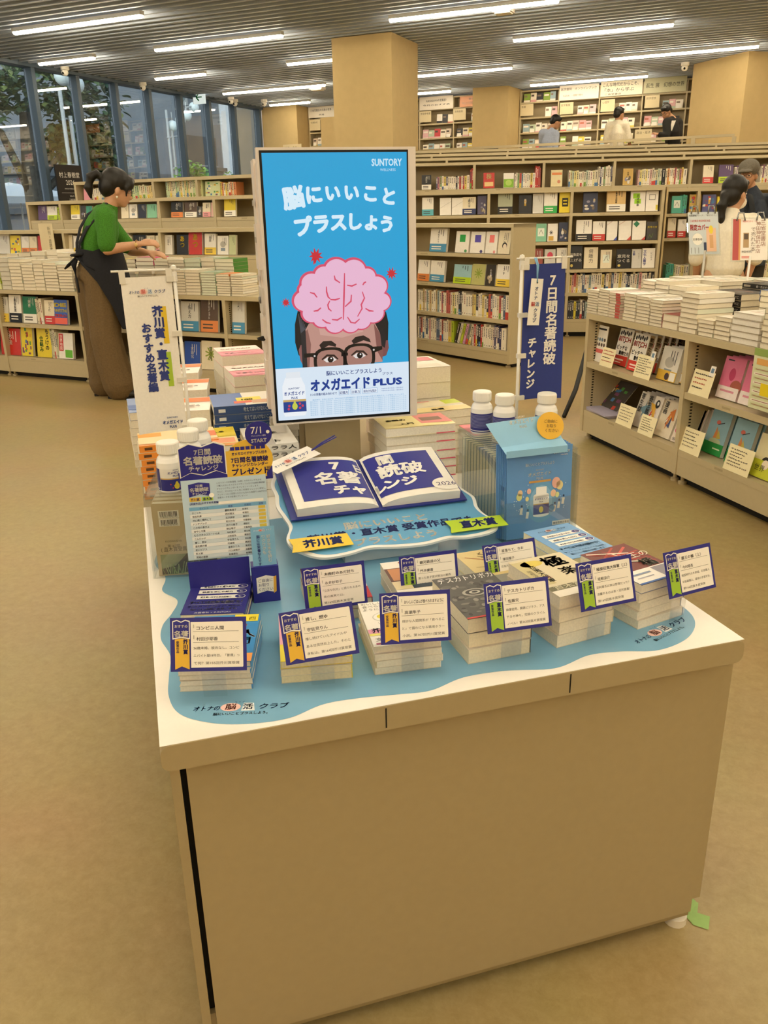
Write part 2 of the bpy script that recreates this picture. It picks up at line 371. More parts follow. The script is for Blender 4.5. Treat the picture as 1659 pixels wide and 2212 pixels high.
def tree(label, x, y, h, trunk_r, crown, nleaf, cols, lsize, name='street_tree'):
    t = thing(name, label, 'tree', FB @ TR(x, y, -0.15))
    bark = mat('5B564E', 0.9, noise=0.25, nscale=12)
    m = MB(); m.tube([(0, 0, 0), (0.03, 0.05, h*0.3), (-0.05, 0.1, h*0.55), (0.0, 0.15, h*0.9)], [trunk_r*1.2, trunk_r, trunk_r*0.85, trunk_r*0.4], bark, 10)
    for cx, cy, cz, rx, ry, rz in crown:
        m.tube([(0, 0.08, h*0.42), (cx*0.5, cy*0.4, cz*0.8), (cx, cy, cz)], [trunk_r*0.55, trunk_r*0.35, trunk_r*0.12], bark, 7)
    part('trunk', m, t)
    m = MB(); ms = [mat(c, 0.6, noise=0.2, nscale=8) for c in cols]
    for k in range(nleaf):
        cx, cy, cz, rx, ry, rz = crown[k % len(crown)]
        d = Vector((rng.gauss(0, 1), rng.gauss(0, 1), rng.gauss(0, 1))).normalized()*rng.uniform(0.45, 1.0)
        p = Vector((cx+d.x*rx, cy+d.y*ry, cz+d.z*rz)); a = Vector((rng.uniform(-1, 1), rng.uniform(-1, 1), rng.uniform(-0.8, 0.3))).normalized()
        b = a.cross(Vector((rng.uniform(-.4, .4), rng.uniform(-.4, .4), 1))).normalized(); s = lsize*rng.uniform(0.6, 1.2)
        q = p+a*s; up = Vector((0, 0, s*0.15))
        m.add([p, p+a*s*0.35+b*s*0.33, p+a*s*0.75+b*s*0.26, q-up, p+a*s*0.75-b*s*0.26, p+a*s*0.35-b*s*0.33, p+a*s*0.5+up], [(0, 1, 6, 5), (1, 2, 6), (2, 3, 4, 6), (4, 5, 6)], ms[rng.randrange(len(ms))])
    part('foliage', m, t)
tree('big leafy street tree with a thick trunk outside the nearest windows', -17.6, 17.4, 4.4, 0.24,
     [(0.2, 0.4, 4.6, 1.0, 1.6, 0.9), (0.3, 2.2, 4.3, 0.8, 1.2, 1.0), (-0.4, -1.2, 4.3, 1.0, 1.3, 0.9), (0.4, 1.3, 3.3, 0.7, 0.9, 0.6), (0.2, 2.6, 3.1, 0.5, 0.7, 0.6), (0.3, 0.8, 5.6, 0.9, 2.0, 0.7)], 3000, ['3D5A3E', '54704A', '2F4A36', '6B7A45'], 0.26)
tree('small bright green tree low beyond the middle windows', -20.5, 28.6, 2.4, 0.06, [(0, 0, 2.9, 0.6, 0.9, 0.55), (0, 0.9, 2.6, 0.5, 0.8, 0.5), (0, -0.2, 2.1, 0.5, 0.9, 0.4), (0, 2.6, 2.6, 0.5, 0.7, 0.5)], 900, ['6FA84A', '8CC05A', '5A9440'], 0.2, 'small_tree')
def street_lamp(label, x, y, h, globes):
    t = thing('street_lamp', label, 'street lamp', FB @ TR(x, y, -0.15)); gm = mat('B9BEC0', 0.4, noise=0.05)
    m = MB(); m.tube([(0, -0.12, 0), (0, -0.12, h)], 0.05, gm); m.tube([(0, 0.12, 0), (0, 0.12, h-0.6)], 0.05, gm); m.lathe([(0.28, 0.0), (0.28, 0.2), (0.1, 0.3)], gm, 12); m.tube([(0, -0.12, h*0.6), (0, 0.12, h*0.6)], 0.05, gm); part('post', m, t)
    if globes:
        m = MB(); m.tube([(0, -0.2, h-1.0), (0, 0.5, h-0.9), (0, 1.0, h-0.3), (0, 1.2, h+0.2), (0, 2.2, h+0.4)], 0.035, gm); part('arm', m, t)
    for a, b in globes:
        m = MB(); m.ball((0, a, b), 0.21, mat('E8F4F6', 0.3, noise=0.0)); g = part('globe', m, t); m = MB(); m.tube([(0, a, b+0.2), (0, a, b+0.5)], 0.02, gm); part('globe_stem', m, g)
street_lamp('street lamp with a curved arm of white globes beyond the windows', -22, 29.4, 5.3, [(0.2, 4.75), (1.2, 5.2), (1.75, 5.55), (0.75, 5.0)])
street_lamp('plain grey double lamp post in front of the big tree', -16.2, 17.55, 4.4, [])
t = thing('lamp_globe_pair', 'two white lamp globes high in the tree window', 'street lamp', FB @ TR(-15.2, 16.9, 4.2))
for a, b in ((0, 0), (-0.38, 0.12)):
    m = MB(); m.ball((0, a, b), 0.2, mat('E8F4F6', 0.3, noise=0.0)); part('globe', m, t)
m = MB(); m.tube([(0, 0, 0), (0.1, -0.1, 1.4)], 0.02, M_FIX); m.tube([(0, -0.38, 0.12), (0.1, -0.1, 1.4)], 0.02, M_FIX); part('stem', m, t)
t = thing('market_tent', 'white canopy tent across the street behind the tree', 'tent', FB @ TR(-22, 20.8, -0.15)); wh = mat('E6EEF4', 0.7)
m = MB(); m.add([(-1.5, -1.6, 2.05), (1.5, -1.6, 2.05), (1.5, 1.9, 2.05), (-1.5, 1.9, 2.05), (0, 0.1, 2.5)], [(0, 1, 4), (1, 2, 4), (2, 3, 4), (3, 0, 4)], wh); m.box(1.48, 1.5, -1.6, 1.9, 1.85, 2.05, wh); part('canopy', m, t)
for a, b in ((-1.4, -1.5), (1.4, -1.5), (1.4, 1.8), (-1.4, 1.8)):
    m = MB(); m.tube([(a, b, 0), (a, b, 2.05)], 0.03, M_FIX); part('leg', m, t)
# dark sign board standing at the window
t = thing('window_poster_board', 'black board with white writing standing at the window beside the tree', 'sign', FB @ TR(-11.9, 12.42, 0.0))
m = MB(); m.box(-0.03, 0, 0, 0.66, 0.9, 2.18, mat('1E1916', 0.6, noise=0.05)); m.box(-0.03, 0, 0, 0.06, 0.0, 0.9, M_GAP); m.box(-0.03, 0, 0.6, 0.66, 0.0, 0.9, M_GAP); part('board', m, t)
m = MB(); F = face((0.001, 0, 0), (0, 1, 0), (0, 0, 1)); w_ = ink('E8E4DC')
m.text(F, '村上春樹堂', 0.33, 1.97, 0.105, w_, al='c'); m.text(F, '2026', 0.33, 1.84, 0.115, w_, al='c'); m.text(F, 'HARUKI MURAKAMI DO', 0.33, 1.76, 0.03, w_, al='c'); m.line(F, [(0.08, 1.7), (0.58, 1.7)], 0.004, w_); m.text(F, '2026.7.1', 0.33, 1.63, 0.035, w_, al='c'); m.text(F, '三省堂書店', 0.33, 1.57, 0.035, w_, al='c'); part('lettering', m, t)
for i, (y, z) in enumerate([(15.95, 1.9), (17.95, 1.83)]):
    m = MB(); m.box(-11.92, -11.88, y, y+0.75, 0, z+0.1, mat('2A201A', 0.6)); single('dark_board', m, 'plain dark board standing at the window, %s after the lettered one' % ordn(i), 'board', FB)
# measured shelf rows: kind, start, end, height, look ..., shelf height
ROWS = {'ES1': [('f', -1.034, -0.814, 0.199, 'W', 'blueband', '青吹不けで', 0.923), ('f', -0.701, -0.534, 0.175, 'W', 'green_sq', 0.921), ('f', -0.517, -0.346, 0.173, 'W', 'violet_sq', 0.92), ('f', -0.335, -0.201, 0.174, 'W', 'pink_sq', 0.919), ('f', -0.191, -0.056, 0.183, 'C', 'face', 'こころの', 0.919)],
 'ES2': [('f', -1.201, -1.04, 0.185, 'W', 'orangeband', 0.651), ('f', -1.028, -0.841, 0.184, 'W', 'blueband', 0.658), ('f', -0.721, -0.5, 0.161, 'lightblue', 'limeband', 0.671), ('f', -0.495, -0.333, 0.172, 'olive', 'leaf', 0.678), ('f', -0.327, -0.214, 0.17, 'dark', 'photo', '心の癖', 0.684), ('f', -0.203, -0.041, 0.177, 'W', 'yellowband', '39', 0.689)],
 'ES3': [('s', -1.199, -0.036, 0.199, 'office', 46, 0.401)],
 'ES4': [('s', -1.201, -0.74, 0.2, 'office', 19, 0.121), ('s', -0.74, -0.709, 0.19, 'lime', 1, 0.139), ('s', -0.472, -0.067, 0.197, 'office2', 18, 0.173)],
 'BS1': [('f', -1.437, -1.32, 0.17, 'W', 'tealband', 1.218), ('f', -1.259, -1.142, 0.164, 'W', 'line', 1.216), ('f', -1.138, -1.026, 0.162, 'W', 'line', 1.215), ('f', -1.031, -0.896, 0.166, 'C', 'navyband', '頭文字', 1.214), ('f', -0.882, -0.789, 0.177, 'plum', 'photo', 1.213), ('f', -0.678, -0.531, 0.201, 'greygreen', 'blackband', 1.21), ('f', -0.471, -0.342, 0.173, 'black', 'gold', '思考', 1.209), ('f', -0.333, -0.227, 0.184, 'G', 'pale', 1.207), ('f', -0.223, -0.09, 0.2, 'W', 'greenband', 1.206), ('f', -0.072, 0.038, 0.194, 'yellow', 'blackart', 1.205), ('f', 0.161, 0.306, 0.191, 'navy', 'photo', 1.202), ('f', 0.392, 0.577, 0.201, 'tan', 'whiteband', '思考法図鑑', 1.2), ('f', 0.622, 0.767, 0.199, 'W', 'limetext', '具体抽象', 1.198), ('f', 0.771, 0.892, 0.189, 'W', 'square', 1.197)],
 'BS2': [('f', -0.294, -0.183, 0.172, 'mint', 'frame', 0.945), ('f', -0.174, -0.072, 0.17, 'W', 'flower', 0.945), ('f', -0.063, 0.029, 0.181, 'navy', 'photo', 0.945), ('f', 0.108, 0.264, 0.2, 'W', 'blackband', 'ISSUE', 0.944), ('f', 0.273, 0.397, 0.184, 'W', 'redband', 0.944), ('f', 0.41, 0.516, 0.182, 'W', 'diag', 0.944), ('f', 0.529, 0.652, 0.184, 'W', 'diag', 0.944), ('f', 0.661, 0.793, 0.182, 'W', 'greendia', 0.943), ('f', 0.802, 0.911, 0.171, 'dark', 'yellowtext', '思考の方', 0.943)],
 'BS3': [('f', -0.32, -0.207, 0.203, 'brick', 'whitetxt', 0.675), ('f', -0.194, -0.081, 0.196, 'G', 'heart', 0.675), ('f', -0.072, 0.035, 0.207, 'W', 'txt', 'コンサル', 0.676), ('f', 0.054, 0.189, 0.226, 'black', 'bigtext', '解像度を上げる', 0.677), ('f', 0.203, 0.342, 0.205, 'C', 'bigv', '俯瞰力', 0.677), ('f', 0.369, 0.481, 0.18, 'C', 'frame2', 0.678), ('f', 0.526, 0.67, 0.185, 'black', 'bigtext', '意見をつくる', 0.678), ('f', 0.679, 0.775, 0.183, 'G', 'bluev', '主観', 0.679), ('f', 0.78, 0.908, 0.189, 'W', 'bluev', '文化人類学', 0.679)],
 'BS4': [('s', 0.047, 0.923, 0.194, 'office', 38, 0.443)],
 'BS5': [('s', 0.024, 0.242, 0.19, 'dark', 10, 0.18), ('s', 0.241, 0.562, 0.174, 'office', 12, 0.184)],
 'TS': [('f', -1.48, -1.371, 0.154, 'black', 'whiteband', '超配分', 1.488), ('s', -1.318, -0.943, 0.145, 'bright', 17, 1.486), ('s', -0.938, -0.896, 0.223, 'red', 2, 1.484), ('f', -0.788, -0.663, 0.162, 'red', 'cream', '株', 1.483), ('f', -0.565, -0.447, 0.154, 'W', 'greenpic', 1.482), ('s', -0.442, -0.215, 0.161, 'bright', 11, 1.481), ('s', -0.215, -0.154, 0.221, 'red', 4, 1.48), ('f', -0.041, 0.087, 0.175, 'cream', 'orangetop', 1.478), ('s', 0.153, 0.473, 0.17, 'pastel', 14, 1.476), ('s', 0.478, 0.64, 0.218, 'bright', 8, 1.475), ('f', 0.746, 0.857, 0.172, 'gold', 'photo', '世界', 1.473), ('s', 0.908, 1.164, 0.173, 'pastel', 12, 1.471), ('s', 1.169, 1.199, 0.175, 'black', 1, 1.47), ('s', 1.204, 1.434, 0.173, 'bright', 11, 1.469)],
 'RT1': [('f', 1.608, 1.723, 0.185, 'C', 'redband', 1.464), ('f', 1.777, 1.931, 0.187, 'purple', 'limeband', 1.467), ('s', 1.94, 2.024, 0.182, 'purple', 4, 1.469), ('s', 2.22, 2.466, 0.182, 'purple', 12, 1.475)],
 'RT2': [('f', 1.144, 1.253, 0.17, 'teal', 'frame', 1.185), ('s', 1.253, 1.295, 0.181, 'teal', 2, 1.186), ('f', 1.323, 1.441, 0.182, 'gold', 'collage', 1.187), ('f', 1.455, 1.591, 0.177, 'bluered', 'collage', 1.189), ('f', 1.605, 1.694, 0.155, 'yellow', 'txt', 1.191), ('f', 1.852, 1.992, 0.164, 'C', 'redband', 1.195)],
 'RT3': [('f', 1.125, 1.211, 0.194, 'C', 'redband', 0.945), ('f', 1.23, 1.315, 0.181, 'W', 'redband', 0.947), ('f', 1.834, 1.976, 0.174, 'C', 'txt', 0.96), ('f', 2.022, 2.139, 0.167, 'W', 'blueband', 0.963)],
 'RT4': [('s', 1.146, 1.224, 0.171, 'teal', 3, 0.521), ('s', 1.228, 1.456, 0.156, 'pastel', 10, 0.524), ('s', 1.886, 2.216, 0.176, 'pastel', 14, 0.541)],
 'L3': [('f', -1.29, -1.2, 0.115, 'pink', 'txt', 1.439), ('s', -1.174, -1.021, 0.116, 'pale', 6, 1.439), ('s', -0.645, -0.332, 0.128, 'palegreen', 12, 1.436), ('s', -0.19, 0.262, 0.166, 'palegreen', 22, 1.434), ('f', 0.291, 0.468, 0.136, 'palegreen', 'collage', 1.432), ('s', 0.473, 0.658, 0.127, 'bright2', 9, 1.432)],
 'L2': [('f', -1.349, -1.228, 0.138, 'purple', 'txt', '22', 1.25), ('f', -1.222, -1.09, 0.128, 'W', 'limeband', 1.249), ('s', -1.084, -1.047, 0.118, 'lime', 2, 1.248), ('f', -0.905, -0.79, 0.132, 'yellow', 'whiteband', 1.247), ('f', -0.777, -0.711, 0.126, 'dark', 'photo', 1.247), ('f', -0.705, -0.628, 0.121, 'teal', 'txt', 1.246), ('f', -0.265, -0.174, 0.131, 'C', 'txt', 1.244), ('f', -0.163, -0.067, 0.125, 'W', 'pic', 1.243), ('f', -0.056, 0.039, 0.124, 'ink', 'txt', 1.243), ('f', 0.05, 0.166, 0.122, 'mint', 'txt', 1.242), ('s', 0.172, 0.215, 0.125, 'bright', 3, 1.241), ('f', 0.334, 0.468, 0.134, 'black', 'orangeband', '会社', 1.24), ('f', 0.489, 0.626, 0.131, 'brown', 'whiteband', '経済', 1.239), ('f', 0.631, 0.688, 0.09, 'dark', 'pic', 1.239), ('f', 0.693, 0.781, 0.121, 'C', 'pinkband', '世界', 1.238), ('f', 0.786, 0.832, 0.12, 'blush', 'txt', 1.238), ('f', 0.928, 1.054, 0.148, 'yellow', 'whiteband', 1.237)],
 'L1': [('f', -1.345, -1.195, 0.181, 'G', 'txt', 0.985), ('f', -1.183, -1.048, 0.167, 'yellow', 'collage', 0.985), ('f', -1.036, -0.939, 0.158, 'W', 'orangeband', 0.985), ('f', -0.933, -0.837, 0.157, 'C', 'orangeband', 0.985), ('f', -0.825, -0.73, 0.164, 'red', 'whitetxt', '4', 0.985), ('f', -0.503, -0.395, 0.169, 'C', 'redtag', 0.985), ('f', -0.378, -0.287, 0.16, 'W', 'yellowband', 0.986), ('f', 0.189, 0.279, 0.175, 'G', 'txt', 0.986), ('s', 0.279, 0.321, 0.17, 'pale', 3, 0.986), ('f', 0.326, 0.467, 0.162, 'black', 'txt', 0.986), ('f', 0.477, 0.564, 0.157, 'C', 'txt', '生きる', 0.986), ('f', 0.574, 0.656, 0.156, 'C', 'pinkband', 0.986), ('f', 0.666, 0.756, 0.159, 'W', 'txt', '大切な', 0.987), ('f', 0.801, 0.924, 0.161, 'black', 'yellowbig', 'あつ', 0.987), ('f', 0.929, 1.07, 0.178, 'red', 'yellowbig', 'あつ', 0.987), ('f', 1.094, 1.213, 0.169, 'W', 'yellowband', '自然', 0.987), ('f', 1.227, 1.34, 0.15, 'W', 'pic', 0.987), ('f', 1.345, 1.414, 0.156, 'palegreen', 'txt', 0.987)],
 'LGa': [('f', -0.439, -0.306, 0.202, 'G', 'yellowband', '投資', 0.456), ('f', -0.296, -0.154, 0.222, 'W', 'blackband', '最強投資', 0.457), ('f', -0.138, 0.017, 0.213, 'green', 'whiteband', '財務', 0.459), ('s', 0.021, 0.09, 0.207, 'C', 4, 0.461), ('f', 0.105, 0.219, 0.189, 'C', 'redband', '20代', 0.462), ('f', 0.209, 0.357, 0.195, 'blue', 'diewith', 0.463)],
 'LGb': [('f', -0.466, -0.23, 0.221, 'red', 'txt', 'お金', 0.169), ('f', -0.22, -0.089, 0.25, 'yellow', 'collage', '科学', 0.175), ('f', -0.041, 0.125, 0.248, 'yellow', 'moke', 0.181), ('s', 0.13, 0.204, 0.241, 'pale', 5, 0.185), ('f', 0.203, 0.364, 0.208, 'W', 'redtitle', '世界地図', 0.188)],
 'LGc': [('f', 1.391, 1.489, 0.237, 'black', 'txt', '思考法', 0.429), ('f', 1.501, 1.662, 0.216, 'G', 'blueband', '伝え方', 0.429), ('f', 1.682, 1.839, 0.244, 'brown', 'orangeband', 'プロジェクト', 0.429), ('f', 1.963, 2.074, 0.234, 'G', 'blueband', 'AI', 0.43)],
 'LGd': [('f', 1.348, 1.483, 0.19, 'black', 'txt', 0.171), ('f', 1.499, 1.645, 0.199, 'blue', 'txt', '言語化', 0.169), ('f', 1.656, 1.829, 0.21, 'C', 'leaf', '生き方', 0.166)]}
PILES = {'RGf': [(-0.047, 0.068, 0.125, 9), (0.068, 0.183, 0.136, 9), (0.178, 0.297, 0.129, 9, 'redfore'), (0.324, 0.44, 0.136, 8), (0.44, 0.559, 0.132, 8), (0.559, 0.668, 0.126, 8), (0.668, 0.794, 0.069, 2, 'maroon'), (0.801, 0.936, 0.179, 8), (0.943, 1.05, 0.074, 4), (1.057, 1.164, 0.098, 5), (1.164, 1.344, 0.128, 5, 'redcorner'), (1.35, 1.476, 0.163, 7)],
 'RGm': [(0.172, 0.285, 0.181, 9), (0.285, 0.41, 0.189, 9), (0.41, 0.56, 0.172, 8), (0.56, 0.704, 0.152, 7), (0.704, 0.966, 0.17, 6, 'blackspine'), (1.074, 1.241, 0.201, 8, 'bluetop')],
 'RGr': [(-0.172, -0.049, 0.155, 9), (-0.049, 0.086, 0.163, 9), (0.095, 0.248, 0.186, 9), (0.248, 0.369, 0.185, 9), (0.369, 0.539, 0.187, 9), (0.691, 0.921, 0.196, 8, 'blackspine')],
 'LGf': [(-0.335, -0.302, 0.186, 4, 'lime'), (-0.297, -0.185, 0.252, 7, 'grey'), (-0.185, -0.048, 0.242, 9), (-0.048, 0.087, 0.203, 8), (0.082, 0.194, 0.236, 8), (0.194, 0.345, 0.219, 9), (0.345, 0.502, 0.203, 9), (1.486, 1.597, 0.176, 9), (1.597, 1.731, 0.177, 8), (1.735, 1.87, 0.162, 9, 'mint'), (1.87, 1.992, 0.151, 9, 'orangetop'), (1.996, 2.103, 0.15, 9)],
 'LGm': [(-0.636, -0.478, 0.255, 8), (-0.478, -0.346, 0.271, 9), (-0.346, -0.193, 0.282, 8, 'brown'), (-0.209, -0.033, 0.29, 8), (-0.022, 0.104, 0.301, 7), (0.692, 0.822, 0.228, 7, 'yellow'), (0.822, 0.921, 0.232, 8, 'brown'), (0.921, 1.103, 0.247, 8, 'pinktag'), (1.103, 1.24, 0.241, 9), (1.24, 1.397, 0.231, 9), (1.397, 1.551, 0.239, 8, 'mint'), (1.551, 1.68, 0.249, 8), (1.68, 1.857, 0.24, 9, 'greenedge')]}
# ------------------------------------------------------------------ bookcases
def slots(m, x, y, z0, z1, ax):
    z = z0
    while z < z1:
        if ax == 'x': m.box(x-0.0006, x+0.0006, y-0.006, y+0.006, z, z+0.006, M_GAP)
        else: m.box(x-0.004, x+0.004, y-0.0006, y+0.0006, z, z+0.008, M_GAP)
        z += 0.015
def bay(label, Fm, s0, s1, levels, top, depth, base=0.0, toe=0.05, plinth=True, last=False, slot=False, cover=True, name='bookcase', group=None, backh=None):
    """one bay: s0..s1 along the front, the shelf tops at LEVELS, depth into the shop"""
    t = thing(name, label, 'bookcase', Fm @ TR(s0, 0, base), group); w = s1-s0; pt = 0.028
    for x in ([0, w] if last else [0]):
        m = MB(); m.box(x-pt/2, x+pt/2, 0, depth, toe if plinth else 0, top-base-0.002, M_STEEL)
        if slot:
            slots(m, x-pt/2-0.0005, 0.05, levels[0]-base+0.02, top-base-0.05, 'x'); slots(m, x+pt/2+0.0005, 0.05, levels[0]-base+0.02, top-base-0.05, 'x')
        part('upright', m, t)
    for z in levels:
        m = MB(); m.box(pt/2, w-pt/2, 0.004, depth-0.02, z-base-0.03, z-base, M_STEEL)
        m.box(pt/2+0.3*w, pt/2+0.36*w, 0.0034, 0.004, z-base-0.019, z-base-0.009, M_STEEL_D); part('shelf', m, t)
    if cover:
        m = MB(); m.box(-pt/2, w+(pt/2 if last else -pt/2), -0.002, depth, top-base-0.03, top-base, M_STEEL); part('top_board', m, t)
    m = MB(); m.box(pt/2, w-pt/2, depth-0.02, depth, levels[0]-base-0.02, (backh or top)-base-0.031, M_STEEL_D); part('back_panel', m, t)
    if plinth:
        m = MB(); m.box(pt/2, w-pt/2, 0.006, depth-0.02, toe, levels[0]-base-0.031, M_STEEL); m.box(0.0, w, 0.05, depth-0.05, 0.0, toe, M_GAP); part('plinth', m, t)
        for x in (0.03, w-0.03):
            m = MB(); m.lathe([(0.022, 0.0), (0.022, 0.012), (0.01, 0.016), (0.01, toe+0.01)], M_STEEL_D, 10, TR(x, 0.035, 0)); part('foot', m, t)
    return t
bay('waist-high end bookcase with four shelves right beside the blue display', FES, -1.62, 0.0, [0.135, 0.39, 0.655, 0.915], 1.155, 0.27, last=True, toe=0.03)
bsn = ['wide rear bookcase bay mostly hidden behind the blue display', 'wide rear bookcase bay behind the low end bookcase', 'wide rear bookcase bay holding the tan thick book, behind the navy flag']
for (a, b), l in zip(((-1.6, -0.772), (-0.772, 0.044), (0.044, 0.925)), bsn):
    bay(l, FBS, a, b, [0.18, 0.443, 0.675, 0.945, 1.215], 1.44, 0.30, last=(b > 0.9))
m = MB(); m.box(0.95, 0.965, -0.02, 0.5, 0.0, 1.44, mat('BFA97C', 0.3, noise=0.04, spec=0.5)); single('end_panel', m, 'tan glossy end panel standing at the end of the wide rear bookcase', 'panel', FBS)
FRT = FBS @ TR(0, 0.5, 0); FTS = FBS @ TR(0, 1.15, 0)
for (a, b), l in zip(((0.98, 1.40), (1.40, 2.35)), ['narrow recessed bookcase bay behind the leaning signs', 'recessed bookcase bay behind the capped man and the woman in white']):
    bay(l, FRT, a, b, [0.2, 0.52, 0.945, 1.186], 1.43, 0.3, last=(b > 2))
ps = [-1.7, -0.892, -0.126, 0.641, 1.462, 2.42]
tsn = ['upper tier bookcase bay beside the top corner of the blue display', 'upper tier bookcase bay with the red stock book', 'upper tier bookcase bay with the cream and orange book',
       'upper tier bookcase bay with the gold foil book', 'upper tier bookcase bay behind the capped man']
for a, b, l in zip(ps[:-1], ps[1:], tsn): bay(l, FTS, a, b, [1.484], 1.762, 0.3, last=(b > 2), toe=0.05)
for off, top, posts, nm in ((1.85, 1.85, [-1.9, -1.205, -0.303, 0.62, 1.55, 2.6], 'second'), (2.55, 1.935, [-2.1, -1.4, -0.45, 0.4, 1.3, 2.2, 3.0], 'third'), (3.25, 2.02, [-2.3, -1.3, -0.4, 0.5, 1.4, 2.3, 3.2], 'fourth')):
    for i, (a, b) in enumerate(zip(posts[:-1], posts[1:])):
        bay('%s terrace bookcase top behind the upper tier, %s bay from the blue display' % (nm, ordn(i)), FBS @ TR(0, off, 0), a, b, [top-0.28], top, 0.3, last=(b == posts[-1]), name='terrace_bookcase')
# left: the low gondola with book piles and its stepped bookcases
lgs = [('low gondola bay at the window end with red and green books on its shelves', -1.26, -0.375), ('low gondola bay with the blue lettered book, left of the green-sweater woman', -0.375, 0.525),
       ('low gondola bay hidden behind the green-sweater woman and the white flag', 0.525, 1.24), ('low gondola bay right of the white flag holding dark books', 1.24, 1.93), ('low gondola bay disappearing behind the display housing', 1.93, 2.75)]
for l, a, b in lgs: bay(l, FLG, a, b, [0.172, 0.45], 0.72, 0.86, last=(b > 2.7), slot=True, name='gondola_shelf', toe=0.04)
F1 = FLG @ TR(0, 0.90, 0); F2 = FLG @ TR(0, 1.45, 0); F3 = FLG @ TR(0, 2.05, 0)
for l, a, b in [('stepped bookcase bay behind the gondola piles at the window end', -2.2, -0.45), ('stepped bookcase bay behind the gondola piles and the green-sweater woman', -0.45, 0.66), ('stepped bookcase bay with the two black and red lettered books', 0.66, 1.9)]:
    bay(l, F1, a, b, [0.95], 1.165, 0.3, last=(b > 1.8), name='stepped_bookcase')
for l, a, b in [('second stepped bookcase bay at the window end with the purple book', -1.44, -1.0), ('second stepped bookcase bay behind the green-sweater woman', -1.0, 0.225), ('second stepped bookcase bay with the black and orange book', 0.225, 0.85), ('second stepped bookcase bay with the yellow book beside the display', 0.85, 1.75)]:
    bay(l, F2, a, b, [1.248], 1.425, 0.3, last=(b > 1.7), name='stepped_bookcase')
for l, a, b in [('topmost stepped bookcase bay above the green-sweater woman', -1.36, -0.32), ('topmost stepped bookcase bay full of pale green spines', -0.32, 0.22), ('topmost stepped bookcase bay right beside the display housing', 0.22, 1.35)]:
    bay(l, F3, a, b, [1.437], 1.62, 0.3, last=(b > 1.3), name='stepped_bookcase')
m = MB(); m.box(0, 1.6, 0, 0.3, 0.05, 1.78, M_STEEL); m.box(0.28, 0.3, -0.004, 0, 1.66, 1.76, M_STEEL_D); m.box(0.0, 0.28, -0.004, 0, 1.66, 1.76, M_STEEL_D); single('far_bookcase', m, 'far bookcase top with a category placard behind the topmost stepped bookcase', 'bookcase', F3 @ TR(0.35, 0.9, 0))
def placard(T, w, h, label, txt, size=0.03, leg=0.0, vert=False):
    t = thing('category_placard', label, 'placard', T); m = MB(); m.box(-w/2, w/2, 0, 0.006, leg, leg+h, mat('D9CBA6', 0.5, noise=0.01))
    if leg: m.box(-0.02, 0.02, 0.001, 0.005, 0, leg, M_STEEL_D)
    part('board', m, t); m = MB()
    if vert: m.text(XZ(0, 0, leg), txt, w*0.22, h*0.9, size, ink('5A4C38'), vert=True)
    else: m.text(XZ(0, 0, leg), txt, -w*0.4, h-size*1.5, size, ink('5A4C38'))
    part('lettering', m, t)
placard(F1 @ TR(-0.62, -0.03, 0.953), 0.17, 0.27, 'tall beige placard with vertical writing standing among the stepped books', '新刊・話題書', 0.036, vert=True)
placard(F3 @ TR(0.78, 0.91, 1.782), 0.22, 0.15, 'beige category placard on the far bookcase beside the display housing', '法律・会計', 0.03)
# right gondola
for l, a, b in [('low right gondola bay with the red-banded book display', 0.0, 0.9), ('low right gondola bay with the pink and pale blue books', 0.9, 1.8), ('low right gondola bay cut by the picture edge', 1.8, 2.4)]:
    bay(l, FRG, a, b, [0.17, 0.448], 0.714, 0.95, last=(b > 2), slot=True, name='gondola_shelf', toe=0.045)

# ------------------------------------------------------------------ books
COLS = {'W': ('F2EEE6', 'white'), 'C': ('EADFC4', 'cream'), 'G': ('D3D1CB', 'pale grey'), 'black': ('1B1A1C', 'black'), 'dark': ('3A3530', 'dark'), 'navy': ('2B3350', 'navy'), 'ink': ('262B3E', 'ink blue'),
        'plum': ('4A4464', 'plum'), 'lightblue': ('9CC4CE', 'light blue'), 'olive': ('B9B878', 'olive'), 'greygreen': ('A9AD93', 'grey-green'), 'yellow': ('E6CF2E', 'yellow'), 'tan': ('DDBB7C', 'tan'),
        'mint': ('86C4A4', 'mint'), 'brick': ('98483A', 'brick red'), 'red': ('C4342C', 'red'), 'cream': ('E4D6A8', 'buff'), 'gold': ('C9A75A', 'gold'), 'purple': ('5E4572', 'purple'), 'teal': ('4FA994', 'teal'),
        'bluered': ('54568A', 'blue and red'), 'pink': ('E29AA6', 'pink'), 'palegreen': ('C8D0A0', 'pale green'), 'brown': ('5A4636', 'brown'), 'blush': ('DDB7AE', 'blush'), 'green': ('1F7045', 'green'), 'blue': ('3A5CB4', 'blue')}
OBI = {'blueband': '4C93BE', 'orangeband': 'E08A4C', 'limeband': 'B6D12F', 'yellowband': 'EACB4A', 'tealband': '58AFC0', 'navyband': '2E3563', 'blackband': '1C1B1C', 'greenband': '2EA64C', 'whiteband': 'F0ECE2', 'redband': 'C83A34', 'pinkband': 'E8A0A4'}
